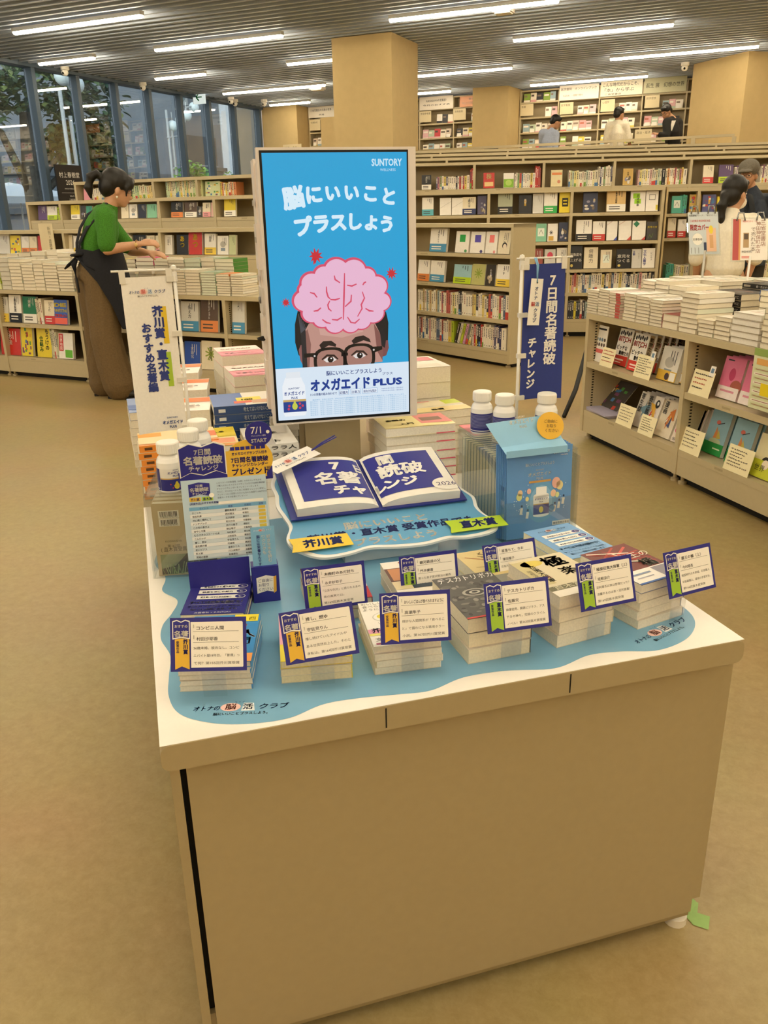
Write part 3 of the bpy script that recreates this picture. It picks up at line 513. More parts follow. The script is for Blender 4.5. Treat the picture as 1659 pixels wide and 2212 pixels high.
ART = {'green_sq': 'a green square', 'violet_sq': 'a violet square', 'pink_sq': 'a pink square', 'face': 'a drawn face', 'leaf': 'a leaf drawing', 'photo': 'a dim photo', 'line': 'a thin line', 'gold': 'a gold mark', 'pale': 'faint writing',
       'blackart': 'black lettering', 'limetext': 'lime lettering', 'square': 'an empty square', 'frame': 'a white frame', 'flower': 'a flower', 'diag': 'corner stripes', 'greendia': 'a green diamond', 'yellowtext': 'yellow lettering',
       'whitetxt': 'white writing', 'heart': 'a pink heart', 'txt': 'plain writing', 'bigtext': 'big white lettering', 'bigv': 'tall lettering', 'frame2': 'a thin frame', 'bluev': 'blue lettering', 'cream': 'a cream title', 'greenpic': 'a green picture',
       'orangetop': 'an orange strip', 'collage': 'a collage', 'pic': 'a picture', 'redtag': 'a red tag', 'yellowbig': 'big lettering', 'diewith': 'big yellow lettering', 'moke': 'big black lettering', 'redtitle': 'a red title'}
def artmesh(m, F, w, h, art, txt, rng, dark):
    fg = ink('F2EEE4') if dark else ink('2C2A30'); R = lambda c, x0, y0, x1, y1, hh=0.0005: m.rect(F, x0*w, y0*h, x1*w, y1*h, ink(c), hh)
    if art in ('green_sq', 'violet_sq', 'pink_sq'): R({'g': '2FA24E', 'v': '5A50B4', 'p': 'F0807C'}[art[0]], .3, .5, .72, .84); m.disc(F, .8*w, .08*h, .1*w, .07*h, ink({'g': '5A9A6A', 'v': '4A4880', 'p': 'E09090'}[art[0]]))
    elif art == 'face': m.disc(F, .55*w, .36*h, .2*w, .14*h, ink('2A2624')); m.disc(F, .57*w, .32*h, .15*w, .11*h, ink('F0E2CC'), 0.0007)
    elif art == 'leaf':
        for a in range(9): m.line(F, [(.5*w, .55*h), (.5*w+.3*w*math.cos(a*.7), .55*h+.25*h*math.sin(a*.7))], .06*w, ink('8FA042'))
    elif art == 'photo':
        for k in range(9): m.disc(F, rng.uniform(.2, .8)*w, rng.uniform(.15, .6)*h, rng.uniform(.06, .16)*w, rng.uniform(.04, .12)*h, ink(rng.choice(['B8A88C', '8C8AA0', '6A5E50', 'D8D2C8'])), 0.0004+0.00005*k)
    elif art == 'line': m.line(F, [(.02*w, .4*h), (.98*w, .78*h)], .012*w, ink('8A867C'))
    elif art == 'gold': m.disc(F, .5*w, .66*h, .1*w, .1*h, ink('C9A23A')); R('C9A23A', .42, .42, .58, .56)
    elif art == 'blackart': R('1E1C16', .25, .3, .8, .72); R('E6CF2E', .34, .4, .7, .46, .0008); R('E6CF2E', .34, .55, .7, .62, .0008)
    elif art == 'limetext': R('9CD42A', .16, .6, .62, .84); R('9CD42A', .26, .36, .7, .58)
    elif art == 'square':
        for a, b, c, d in ((.25, .55, .75, .57), (.25, .8, .75, .82), (.25, .55, .28, .82), (.72, .55, .75, .82)): R('3A3834', a, b, c, d)
        R('E0D040', .82, .05, .98, .3)
    elif art in ('frame', 'frame2'): R('E8F0E4', .2, .3, .8, .75); m.line(F, [(.3*w, .4*h), (.5*w, .66*h), (.7*w, .4*h)], .03*w, fg, .0008)
    elif art == 'flower':
        for a in range(8): m.line(F, [(.35*w, .5*h), (.35*w+.2*w*math.cos(a*.785), .5*h+.13*h*math.sin(a*.785))], .05*w, ink('4A4A4E'))
        R('D0A850', .1, .04, .6, .3)
    elif art == 'diag': m.fp(F, [(.66*w, 0), (w, 0), (w, .22*h)], ink(rng.choice(['C85048', '4858B0']))); m.line(F, [(0, .8*h), (.5*w, h)], .02*w, ink('C06058'))
    elif art == 'greendia': m.fp(F, [(.3*w, .66*h), (.54*w, .84*h), (.3*w, 1.0*h), (.06*w, .84*h)], ink('2E7E58')); m.fp(F, [(.7*w, 0), (w, 0), (w, .2*h)], ink('C85048'))
    elif art == 'yellowtext': m.text(F, txt or '思考', .06*w, .66*h, .2*w, ink('E8D23A'), fit=.88*w, bold=.02); txt = None; m.line(F, [(.2*w, .1*h), (.3*w, .3*h), (.45*w, .12*h), (.6*w, .35*h)], .03*w, ink('6A8A3A'))
    elif art == 'heart': m.disc(F, .5*w, .68*h, .26*w, .18*h, ink('E0506A')); R('D8D4C8', .1, .1, .9, .32)
    elif art == 'bigtext':
        k = (len(txt)+1)//2; 
        for j, q in enumerate((txt[:k], txt[k:])): m.text(F, q, .06*w, (.56-.24*j)*h, .25*w, fg, fit=.88*w, bold=.02)
        m.disc(F, .2*w, .14*h, .1*w, .07*h, ink('D8C468')); txt = None
    elif art == 'bigv': m.text(F, txt, .5*w, .92*h, .34*w, fg, vert=True); txt = None
    elif art == 'bluev': m.text(F, txt, .2*w, .92*h, min(.26*w, .8*h/len(txt)), ink('4A58B4'), vert=True, bold=.02); m.text(F, 'ビジネス', .72*w, .8*h, .16*w, fg, vert=True); txt = None
    elif art == 'greenpic': R('86B83A', .02, .02, .98, .6); m.disc(F, .5*w, .34*h, .3*w, .2*h, ink('B4D268'), .0007)
    elif art == 'orangetop': R('E08A54', .08, .7, .94, .84); m.disc(F, .7*w, .3*h, .14*w, .1*h, ink('D89070'))
    elif art == 'collage':
        for k in range(14): a, b = rng.uniform(.02, .8), rng.uniform(.02, .85); R(rng.choice(['C8483A', 'E0B030', '4A78A8', '58964E', 'E8DCC0', '7A4A6A']), a, b, a+rng.uniform(.1, .2), b+rng.uniform(.06, .14), .0004+.00004*k)
    elif art == 'pic': m.disc(F, .5*w, .55*h, .25*w, .16*h, ink('B8B4AC')); R('8A98A8', .3, .2, .7, .35)
    elif art == 'redtag': R('B83A34', .36, .35, .6, .88); m.text(F, '日本', .48*w, .84*h, .12*w, ink('F0E8DC'), vert=True)
    elif art == 'yellowbig': m.text(F, 'あつ', .5*w, .95*h, .42*w, ink('F0D22A') if dark else ink('E8C030'), vert=True, bold=.03); txt = None
    elif art == 'diewith':
        m.text(F, 'DIE', .05*w, .72*h, .28*w, ink('F2DF52'), fit=.9*w, bold=.05); m.text(F, 'WITH', .05*w, .5*h, .24*w, ink('F2DF52'), fit=.9*w, bold=.04); m.text(F, 'ZERO', .05*w, .31*h, .2*w, ink('E85030'), fit=.9*w, bold=.04); R('E86A5A', .02, .02, .98, .27); txt = None
    elif art == 'moke': m.text(F, 'もうけの', .72*w, .94*h, .27*w, fg, vert=True, bold=.03); m.text(F, '仕組み', .32*w, .7*h, .27*w, ink('1E6A34'), vert=True, bold=.03); txt = None
    elif art == 'redtitle': R('C8383A', .04, .3, .34, .97); m.text(F, '世界地図', .19*w, .93*h, .15*h, ink('F6EEE4'), vert=True); R('6AB83A', .45, .05, .95, .35); txt = None
    elif art == 'brochure':
        R('2A2826', .1, .88, .9, .93)
        for j in range(2):
            for k in range(5): m.disc(F, (.14+.18*k)*w, (.62-.14*j)*h, .07*w, .05*h, ink(rng.choice(['3A3634', '5A4A44', '6A86A0', '4A4440'])))
        R('D86A66', .02, .25, .98, .36); R('2A2826', .12, .06, .35, .18)
    if txt and art == 'cream': m.text(F, txt, .5*w, .62*h, .5*w, ink('F0DCA0'), .0006, .03, 'c'); m.rect(F, .1*w, .12*h, .9*w, .4*h, ink('E8C88A')); txt = None
    if txt: m.text(F, txt, .5*w, .8*h, min(.2*w, .75*h/len(txt)), fg if art != 'cream' else ink('F0DCA0'), vert=True, bold=.015)
    if art in ('txt', 'whitetxt', 'pale', 'face', 'pic', 'frame2'):
        q = mat('8A867E', .6, noise=0) if art == 'pale' else fg
        for j in range(3): m.line(F, [((.78-.14*j)*w, .9*h), ((.78-.14*j)*w, (.5+.1*j)*h)], .03*w, q)
DARK = {'black', 'dark', 'navy', 'ink', 'plum', 'brick', 'red', 'purple', 'brown', 'green', 'blue'}
_brng = random.Random(11)
def faceout(T, w, h, col, art, txt, label, group, thick=0.022, name='displayed_book', lean=7.0, cat='book', cfinish=0.35, pages=True):
    """a book shown cover-first, leaning back against its shelf"""
    hexc = COLS[col][0] if col in COLS else col; base = mat(hexc, cfinish, noise=0.03)
    T = T @ Matrix.Translation((0, 0, thick*math.sin(RAD(lean))+.0006)) @ Matrix.Rotation(RAD(-lean), 4, 'X')
    m = MB(); m.box(0, w, 0, 0.001, 0, h, base); m.box(0, w, thick-0.001, thick, 0, h, base); m.box(0, 0.0015, 0.001, thick-0.001, 0, h, base); m.box(0.0015, w-0.001, 0.001, thick-0.001, 0.0, h-0.001, M_PAGEW)
    o = single(name, m, label, cat, T, group)
    F = XZ(0, -0.0003, 0); m = MB(); frac = 0.0; k = art if art in OBI else None
    dark = col in DARK
    if k:
        frac = .34; b = MB(); b.box(-0.0006, w+0.0006, -0.0009, 0.0, 0, h*frac, mat(OBI[k], 0.4, noise=0.02)); d2 = k in ('navyband', 'blackband', 'greenband', 'redband', 'blueband')
        for j in range(2): b.line(XZ(0, -0.0011, 0), [(.12*w, h*(.22-.1*j)), (.7*w, h*(.22-.1*j))], .04*h, ink('F2ECE0' if d2 else '4A4640'), .0003)
        part('paper_band', b, o)
        artmesh(m, (F[0]+Vector((0, 0, h*frac)), F[1], F[2], F[3]), w, h*(1-frac), 'txt', txt, _brng, dark)
    elif art: artmesh(m, F, w, h, art, txt, _brng, dark)
    if m.f: part('cover_print', m, o)
    return o
PALS = {'office': ['EDE6D6', 'E8DFC8', 'F0EBE0', 'E4D9BE', 'B8625A', '3A3A40', 'DCC878', '9AAAA8', 'D8D0C0', 'F0E8D8', 'EAE2D0', 'E6DDCB', 'D8A0A0', '56647E', 'EEE8DC', 'C8B080', 'E8E0D0', 'ECE4D2', 'E2DAC6'], 'office2': ['EDE6D6', 'F0EBE0', 'B83C3A', 'E4D9BE', '2C2C34', 'F0E8D8', 'E8DFC8', '46466A', 'EAE2D0', 'D9C8C0'], 'dark': ['30303A', 'E6D64A', '505A6A', 'EEE6D8', '7A3A34', '26303A', 'E8E0D0'],
        'bright': ['E2D6B8', 'B8564E', 'DCC468', '7A96A8', '34343C', 'EDE6D6', '8AA47A', 'E8DCC8', 'B8747E', '56786A', 'F0E8DC', 'D09058', '5A5A74', 'E6DCC6', 'E8E0CC', 'EEE6D4'], 'pastel': ['EDE6D2', 'E2D8A8', 'D8D0B8', 'C8D09A', 'EEE6DA', 'D8B0A8', 'E8E0CC', 'B8C4B0', 'E8D88A'],
        'red': ['C03A36', 'B8564A'], 'lime': ['B4C83A'], 'teal': ['4FA994', '58B49E'], 'purple': ['5A3E66', '6E4A6E', '8A5A72', 'E0D8C8'], 'black': ['232228'], 'C': ['E8DEC6', 'D8CDB2'], 'pale': ['E2DAC4', 'E8E0CE', 'D8CEB4', 'C8C8A8'],
        'palegreen': ['C9CF9A', 'D6D8B0', 'E2DCB8', 'A8BC84', 'E0C88A', 'DDD6BC', 'D8C8A8', 'B9C8A0'], 'bright2': ['E2C84A', 'E8DFA8', 'D8C8A0', 'A8B87A', 'D88A5A', 'E8E0C8']}
CNAME = [('red', (200, 60, 55)), ('black', (35, 35, 40)), ('cream', (232, 222, 200)), ('white', (240, 235, 225)), ('yellow', (226, 200, 74)), ('blue', (90, 134, 168)), ('green', (106, 154, 90)), ('pink', (216, 138, 154)), ('navy', (56, 70, 110)), ('beige', (216, 208, 184)),
         ('brown', (122, 80, 60)), ('orange', (216, 122, 58)), ('pale green', (200, 208, 154)), ('teal', (79, 169, 148)), ('purple', (94, 66, 104)), ('ochre', (200, 160, 80)), ('grey', (140, 140, 140))]
def cword(h):
    c = [int(h[i:i+2], 16) for i in (0, 2, 4)]
    return min(CNAME, key=lambda n: sum((a-b)**2 for a, b in zip(c, n[1])))[0]
def spine_book(T, th, h, d, colr, label, group, rng, tilt=0.0):
    m = MB(); b = mat(colr, 0.4, noise=0.03); m.box(0, th, 0, d, 0, h, b); m.box(0.0012, th-0.0012, 0.002, d-0.001, h-0.0005, h+0.0003, M_PAGE)
    F = XZ(0, -0.0002, 0); lum = sum(int(colr[i:i+2], 16) for i in (0, 2, 4)); fg = ink('F0EBE0' if lum < 330 else rng.choice(['3A3632', '4A4238', '8A3A34', '2E4468', '3A3632']))
    z = h*rng.uniform(0.86, 0.93); e = h*rng.uniform(0.4, 0.55); w = min(th*0.45, 0.008)
    while z > e:
        q = rng.uniform(0.006, 0.014); m.rect(F, th/2-w/2, z-q, th/2+w/2, z, fg, .0003); z -= q+0.004
    if rng.random() < .4: m.rect(F, 0, 0.0, th, h*rng.uniform(.2, .33), ink(rng.choice(['F0EBE0', 'E2C64A', 'C8483E', '4A78A8', '7AA04A', 'E8DFC8'])), .0002); 
    m.rect(F, th/2-w/3, h*.06, th/2+w/3, h*.12, fg, .0004)
    if tilt: T = T @ Matrix.Rotation(tilt, 4, 'Y')
    return single('shelved_book', m, label, 'book', T, group)
CASE = {'ES1': (FES, 'end bookcase top shelf'), 'ES2': (FES, 'end bookcase second shelf'), 'ES3': (FES, 'end bookcase third shelf'), 'ES4': (FES, 'end bookcase bottom shelf'),
        'BS1': (FBS, 'rear bookcase top shelf'), 'BS2': (FBS, 'rear bookcase second shelf'), 'BS3': (FBS, 'rear bookcase third shelf'), 'BS4': (FBS, 'rear bookcase fourth shelf'), 'BS5': (FBS, 'rear bookcase lowest shelf'),
        'TS': (FTS, 'upper tier bookcase'), 'RT1': (FTS, 'upper tier by the capped man'), 'RT2': (FRT, 'recessed bookcase top shelf'), 'RT3': (FRT, 'recessed bookcase second shelf'), 'RT4': (FRT, 'recessed bookcase third shelf'),
        'L3': (F3, 'topmost stepped bookcase'), 'L2': (F2, 'second stepped bookcase'), 'L1': (F1, 'lowest stepped bookcase'), 'LGa': (FLG, 'upper gondola shelf by woman'), 'LGb': (FLG, 'lower gondola shelf by woman'), 'LGc': (FLG, 'upper gondola shelf by flag'), 'LGd': (FLG, 'lower gondola shelf by flag')}
LEV = {'ES1': .915, 'ES2': .655, 'ES3': .39, 'ES4': .135, 'BS1': 1.215, 'BS2': .945, 'BS3': .675, 'BS4': .443, 'BS5': .18, 'TS': 1.484, 'RT1': 1.484, 'RT2': 1.186, 'RT3': .945, 'RT4': .52, 'L3': 1.437, 'L2': 1.248, 'L1': .95, 'LGa': .45, 'LGb': .172, 'LGc': .45, 'LGd': .172}
ZFIX = {'L1': 0.035}
for row, items in ROWS.items():
    Fm, where = CASE[row]; z = LEV[row]; side = 'window' if row[0] == 'L' else 'display'
    rng = random.Random(row); kf = ks = 0
    for it in items:
        if it[0] == 'f':
            s0, s1, h, col, art = it[1:6]; txt = it[6] if len(it) > 7 else None
            hh = h if row != 'L1' else h-0.0
            aw = art[:-4]+' paper band' if art in OBI else ART.get(art, 'writing').replace('a ', '', 1) if art else 'plain'
            faceout(Fm @ TR(s0, 0.035, z+0.001), max(0.05, s1-s0-0.003), hh, col, art, txt, '%s book, %s, %s cover from the %s, %s' % (COLS[col][1], aw, ordn(kf), side, where), 'face-out books, '+where,
                    thick=0.045 if art in ('bigv', 'whiteband') and row[:2] == 'BS' else 0.024)
            kf += 1
        else:
            s0, s1, h, pal, n = it[1:6]; w = (s1-s0)/n; x = s0; p = PALS[pal]; lean = 0.0
            for j in range(n):
                th = w*rng.uniform(0.75, 1.18) if j < n-1 else max(0.006, s1-x)
                if x+th > s1+0.02: break
                c = rng.choice(p); hb = h*rng.uniform(0.88, 1.02)
                spine_book(Fm @ TR(x, 0.04, z+0.001), th-0.0008, hb, 0.13, c, '%s spine, %s spine from the %s side, %s' % (cword(c), ordn(ks), side, where), 'spines, '+where, rng)
                x += th; ks += 1
# a few tilted books on the bottom shelf of the end bookcase
x = -0.70
for j, (c, a) in enumerate([('3A342E', .28), ('DDD8CC', .30), ('B9C83C', .30), ('D8A0C0', .31), ('8A8A84', .30), ('E6DCC0', .26)]):
    spine_book(FES @ TR(x, 0.04, .136+0.028*math.sin(a)), 0.026, 0.185, 0.13, c, '%s book tilted over, %s of the leaning row, bottom shelf of the low end bookcase' % (cword(c), ordn(j)), 'leaning books on the end bookcase', random.Random(j), a); x += 0.035
# ------------------------------------------------------------------ piles of books on the two gondolas
M_EDGE_SHADE = mat('A3967C', .6, noise=.05)  # cover edges darkened to hold the shade between stacked books
def lying_mesh(w, d, h, cover, page, spine='right'):
    m = MB(); c = 0.0011
    m.box(0, w, 0, d, 0, c, M_EDGE_SHADE); m.box(0, w, 0, d, h-c, h-.0002, M_EDGE_SHADE); m.rect(XY(0, 0, h), 0, 0, w, d, cover, -.0001)
    x0, x1, y0, y1 = 0.002, w-0.002, 0.003, d-0.003
    if spine == 'right': m.box(w-0.0012, w, 0, d, c, h-c, cover); x1 = w-0.0012
    elif spine == 'left': m.box(0, 0.0012, 0, d, c, h-c, cover); x0 = 0.0012
    elif spine == 'front': m.box(0, w, 0, 0.0012, c, h-c, cover); y0 = 0.0012
    elif spine == 'back': m.box(0, w, d-0.0012, d, c, h-c, cover); y1 = d-0.0012
    m.box(x0, x1, y0, y1, c+0.0003, h-c-0.0003, page); return m
PILE = {None: ('EFE8D6', 'E9E0CB', 'cream'), 'lime': ('B9CC34', 'DDE0A8', 'lime'), 'grey': ('CFCFC6', 'CFCBBE', 'grey'), 'mint': ('A9CBB0', 'DDE2CE', 'mint'), 'orangetop': ('EFE8D6', 'EAE2CE', 'cream'), 'brown': ('5A3A2A', 'E4DAC4', 'brown'),
        'yellow': ('D8CC3A', 'E4DFA8', 'yellow'), 'pinktag': ('F0E8DC', 'E9E2D0', 'white'), 'greenedge': ('4E8A3A', 'E6E2CE', 'green-edged'), 'redfore': ('E2C8BC', 'EADFCB', 'red-marked'), 'maroon': ('8A3A34', 'E6DCC6', 'maroon'), 'redcorner': ('E9E4DA', 'E6E2D8', 'white'),
        'blackspine': ('1E1B1A', 'E4D8BC', 'black-spined'), 'bluetop': ('3A5C9A', 'E8DFC8', 'blue-topped')}
STUFF = MB()
def pile(Fm, s0, s1, off, z, hgt, n, key, where, idx, rng, depth=0.188, keep=99):
    cov, pg, word = PILE[key]; h = hgt/n; w = s1-s0-0.004
    for k in range(n):
        spine = 'front' if key == 'blackspine' else rng.choice(['left', 'right'])
        c = cov
        if key == 'orangetop' and k == n-1: c = 'E8863A'
        if key == 'pinktag' and k >= n-2: c = 'E0508A'
        if key == 'maroon' or key == 'blackspine': c = cov
        cm = mat(c if key not in (None,) else rng.choice(['F1EADA', 'EFE6D0', 'E6DFCE', 'F2EEE4', 'DDE2D0']), 0.4, noise=0.03)
        hb = h if key != 'maroon' else h
        m = lying_mesh(w*rng.uniform(.97, 1.0), depth, hb-0.0004, cm, mat(pg, 0.75, noise=0.05, nscale=250), spine)
        if key == 'blackspine':
            F = XZ(0, -0.0002, 0); m.text(F, '春一氏はダルゼに', w*.42, hb*.3, hb*.5, ink('E8E0D0'), fit=w*.5); m.line(F, [(w*.05, hb*.5), (w*.25, hb*.5)], hb*.4, ink('A89C88'))
        if key == 'redfore':
            m.rect(XZ(w*.6, -0.0002+0.002, 0), 0, hb*.1, w*.38, hb*.9, ink('B8504A'), .002)
        if k == n-1:
            F = XY(0, 0, hb-0.0004)
            for q in range(3): m.rect(F, w*.2, depth*(.3+.16*q), w*rng.uniform(.6, .85), depth*(.34+.16*q), ink(rng.choice(['B0A48C', 'C89A84', '9AA0A4'])))
        T = Fm @ TR(s0+rng.uniform(0, .004), off+rng.uniform(0, .005), z+k*h) @ Matrix.Rotation(rng.uniform(-.02, .02), 4, 'Z')
        if k < n-keep:
            k0 = len(STUFF.v); STUFF.v += [tuple(T @ Vector(p)) for p in m.v]; STUFF.f += [tuple(k0+q for q in f) for f in m.f]; STUFF.mi += [STUFF.idx(m.ms[q]) for q in m.mi]; STUFF.sm += m.sm; continue
        pos = 'top' if k == n-1 else ('bottom' if k == 0 else ordn(n-1-k))
        single('piled_book', m, '%s book, %s of %s pile, %s' % (word, pos if pos in ('top', 'bottom') else pos+' from top', ordn(idx), where), 'book', T, 'piled books on the '+where.split(' of ')[-1])
_gr = random.Random(3)
for key, Fm, off, z, where in (('RGf', FRG, .012, .7145, 'front row of right gondola'), ('RGm', FRG, .215, .7145, 'middle row of right gondola'), ('RGr', FRG, .43, .7145, 'back row of right gondola'),
                               ('LGf', FLG, .012, .7205, 'front row of left gondola'), ('LGm', FLG, .27, .7205, 'back row of left gondola')):
    for i, it in enumerate(PILES[key]):
        s0, s1, hg, n = it[:4]; k = it[4] if len(it) > 4 else None
        pile(Fm, s0, s1, off, z, hg, n, k, where, i, _gr, keep={'RGr': 0 if k is None else 99, 'LGm': 4}.get(key, 99))
# more low piles deeper on the right gondola and along the hidden middle of the left one
for i, (s0, s1, off, hg, n) in enumerate([(-.02, .1, .63, .17, 6), (.1, .23, .63, .18, 6), (.24, .37, .63, .18, 6), (.37, .5, .64, .185, 6), (.51, .64, .64, .19, 6), (.65, .78, .64, .19, 6), (.05, .17, .43, .16, 6), (.02, .14, .215, .15, 7), (.98, 1.06, .45, .17, 6)][:6]):
    pile(FRG, s0, s1, off, .7145, hg, n, None, '', i, _gr, keep=0)
for i, (s0, s1, off, hg, n) in enumerate([(.53, .67, .012, .19, 7), (.68, .82, .012, .18, 7), (.84, .98, .012, .17, 6), (1.0, 1.14, .012, .17, 6), (1.16, 1.3, .012, .17, 6), (1.32, 1.46, .012, .17, 6), (.1, .24, .27, .28, 8), (.26, .4, .27, .27, 8), (.42, .56, .27, .26, 7)]):
    pile(FLG, s0, s1, off, .7205, hg, n, None, '', i, _gr, keep=0)

o = struct('piled_books', STUFF); o['kind'] = 'stuff'; o['label'] = 'remaining piled cream books filling the back rows of both low gondolas'; o['category'] = 'books'
# loose things standing in the right gondola's shelves
def stand_card(x, y, z, w, h, label, lines, T0=FRG, lean=14, col='F1E7BE', tag=None):
    t = thing('handwritten_card', label, 'card', T0 @ TR(x, y, z), 'handwritten shop cards')
    m = MB(); T = Matrix.Rotation(RAD(-lean), 4, 'X'); m.box(0, w, 0, 0.0015, 0, h, mat(col, 0.6, noise=0.02), T); part('card', m, t)
    rg = random.Random(label); m = MB(); F0 = XZ(0, -0.0003, 0); q = T.to_3x3(); F = (F0[0], q @ F0[1], q @ F0[2], q @ F0[3])
    for j in range(lines):
        yy = h*(.84-.72*j/lines); x0 = .1*w; c = ink(rg.choice(['4A423A', '4A423A', '6A5A4A', 'B8503A' if lines < 5 else '4A423A']))
        while x0 < w*.86:
            e = rg.uniform(.03, .09)*w; m.line(F, [(x0, yy), (x0+e, yy+rg.uniform(-.02, .02)*h)], h*.022 if lines > 4 else h*.04, c); m.line(F, [(x0+e/2, yy-h*.03), (x0+e/2, yy+h*.03)], h*.016, c); x0 += e*1.3
            if x0 > w*.6 and rg.random() < .2: break
    part('handwriting', m, t)
    if tag:
        m = MB(); m.box(w*.72, w*.95, -.001, .001, h*.85, h*1.25, M_WHITE, T); m.box(w*.77, w*.9, -.0016, -.001, h*.98, h*1.16, mat('6A86A0', .5, noise=0), T); part('tag', m, t)
    return t
Z1, Z2 = .4485, .1705
def r_s(y): return 4.17-y
faceout(FRG @ TR(-.03, .05, Z1), .14, .2, 'W', 'brochure', None, 'tall white event leaflet standing in the corner of the right gondola shelf', None, thick=.004, lean=6, name='leaflet', cat='leaflet')
def bitch(x, y, k, where):
    o = faceout(FRG @ TR(x, y, Z1), .132, .195, 'W', None, None, 'white book with red and black Latin title, '+where, 'white titled books on the right gondola', thick=.03, lean=13)
    F = XZ(0, -.0004, 0); m = MB(); m.text(F, 'BITCH', .008, .128, .036, ink('C8443C'), fit=.114, bold=.03); m.line(F, [(.06, .12), (.075, .13)], .006, ink('2A2A2A'))
    for j in range(6): m.disc(F, .018+.018*j, .17+.006*(j % 2), .008, .011, ink('3A3A3E'))
    m.text(F, 'ビッチな', .01, .085, .026, ink('2A2626'), bold=.03); m.text(F, '動物たち', .04, .058, .024, ink('2A2626'), bold=.03); part('cover_print', m, o)
    b = MB(); b.box(-.0006, .1326, -.0009, .0, 0, .052, mat('D03A30', .4, noise=.02)); b.line(XZ(0, -.0011, 0), [(.02, .03), (.1, .03)], .008, ink('F4DCD4'), .0003); b.line(XZ(0, -.0011, 0), [(.02, .015), (.08, .015)], .005, ink('F4DCD4'), .0003); part('paper_band', b, o)
    m = MB(); F = face((.1325, 0, 0), (0, 1, 0), (0, 0, 1)); m.rect(F, .002, 0, .028, .195, mat('DCC8A8', .5)); m.text(F, '動物たち', .015, .185, .024, ink('3A2E26'), vert=True, bold=.02, h=.001); part('spine_print', m, o)
for j, x in enumerate((.15, .163, .176, .189)): bitch(x, .08+.032*j, j, 'nearest group, %s copy back' % ordn(j) if j else 'nearest group, front copy')
for j, x in enumerate((.335, .35, .365, .38, .395)): bitch(x, .055+.032*j, j, 'second group, %s copy back' % ordn(j) if j else 'second group, front copy')
for j, x in enumerate((.60, .615, .63, .645)):
    o = faceout(FRG @ TR(x, .06+.03*j, Z1), .15, .165, 'E4E0D8', 'pic', None, 'pale grey sketch-covered book with yellow band, ' + ('front copy' if j == 0 else ordn(j)+' copy back'), 'pale sketch books on the right gondola', thick=.026, lean=12)
    b = MB(); b.box(-.0006, .1506, -.0009, 0, 0, .05, mat('E2B84A' if j == 0 else 'DDB050', .4)); b.disc(XZ(0, -.001, 0), .08, .022, .018, .018, ink('4A3A3A'), .0004); b.rect(XZ(0, -.001, 0), .1, .004, .145, .045, ink('F0ECE4'), .0003); part('paper_band', b, o)
stand_card(.13, .012, Z1, .13, .1, 'cream handwritten card before the nearest red and white books', 4)
stand_card(.475, .006, Z1, .145, .115, 'cream card with faint pencil lines before the second red and white group', 7, tag=True)
stand_card(.93, .01, Z1, .145, .115, 'cream card with red handwriting left of the pink books', 4, tag=True)
for g, (x, y) in enumerate(((1.06, .06), (1.21, .06))):
    for j in range(5):
        o = faceout(FRG @ TR(x+.008*j, y+.026*j, Z1), .135, .185, 'E07A9C', None, None, 'pink book with white band, %s stack of pink copies, %s' % (ordn(g), 'front copy' if j == 0 else ordn(j)+' copy back'), 'pink books on the right gondola', thick=.024, lean=12)
        m = MB(); F = XZ(0, -.0004, 0); m.disc(F, .07, .11, .02, .028, ink('C0406A')); m.disc(F, .11, .06, .035, .03, ink('A85A4A')); m.line(F, [(.02, .17), (.06, .17)], .006, ink('3A3A3E')); part('cover_print', m, o)
        b = MB(); b.box(-.0006, .1356, -.0009, 0, 0, .055, mat('F1E6E2', .4)); b.line(XZ(0, -.001, 0), [(.02, .035), (.11, .035)], .009, ink('D890A4'), .0003); part('paper_band', b, o)
t = thing('hanging_poster', 'green-striped timetable-like poster hung over the front edge of the right gondola', 'poster', FRG @ TR(1.36, -.012, .475))
m = MB(); m.box(0, .26, 0, .003, 0, .245, mat('D9DCB8', .5)); part('sheet', m, t); m = MB(); F = XZ(0, -.0005, 0)
m.rect(F, 0, .215, .26, .245, ink('8FA85A')); m.rect(F, .02, .18, .24, .205, ink('DDA860'))
for j in range(9): m.rect(F, .012, .012+.018*j, .248, .022+.018*j, ink('EFEBDD' if j % 2 else 'C8CFA0')); m.line(F, [(.02, .017+.018*j), (.2, .017+.018*j)], .003, ink('A06A5A'))
m.rect(F, .06, .06, .12, .11, ink('E8D020'), .001); part('print', m, t)
# lower shelf
o = faceout(FRG @ TR(-.02, .1, Z2), .21, .2, '4A4542', 'collage', None, 'dark glossy photo magazine leaning in the corner of the lowest shelf', None, thick=.006, lean=42, name='magazine', cat='magazine')
for j in range(4):
    m = MB(); m.box(0, .26, 0, .19, 0, .004, mat('B9B4CC', .5, noise=.03))
    if j == 3: m.line(XY(0, 0, .004), [(.09, .1), (.17, .11)], .005, ink('5A5670'))
    single('flyer', m, 'lavender flyer lying on the lowest right gondola shelf, %s of four from the bottom' % ordn(j), 'flyer', FRG @ TR(.0+.003*j, .02, Z2+.0045*j) @ Matrix.Rotation(-.04*j, 4, 'Z'), 'lavender flyers')
stand_card(.345, .008, Z2, .15, .11, 'cream card with large black handwriting beside the lavender flyers', 5)
stand_card(.565, .002, Z2, .13, .1, 'cream card with orange drawing before the comic books', 6)
cb = [(.43, 'D8D2CC', '寄生獣', '6A8A9A'), (.50, 'EFE9E2', '寄生獣', 'D0443A'), (.64, 'E6DCC8', '漫画', 'D8803A'), (.78, 'E8DAD0', '四〇〇', 'C83A6A')]
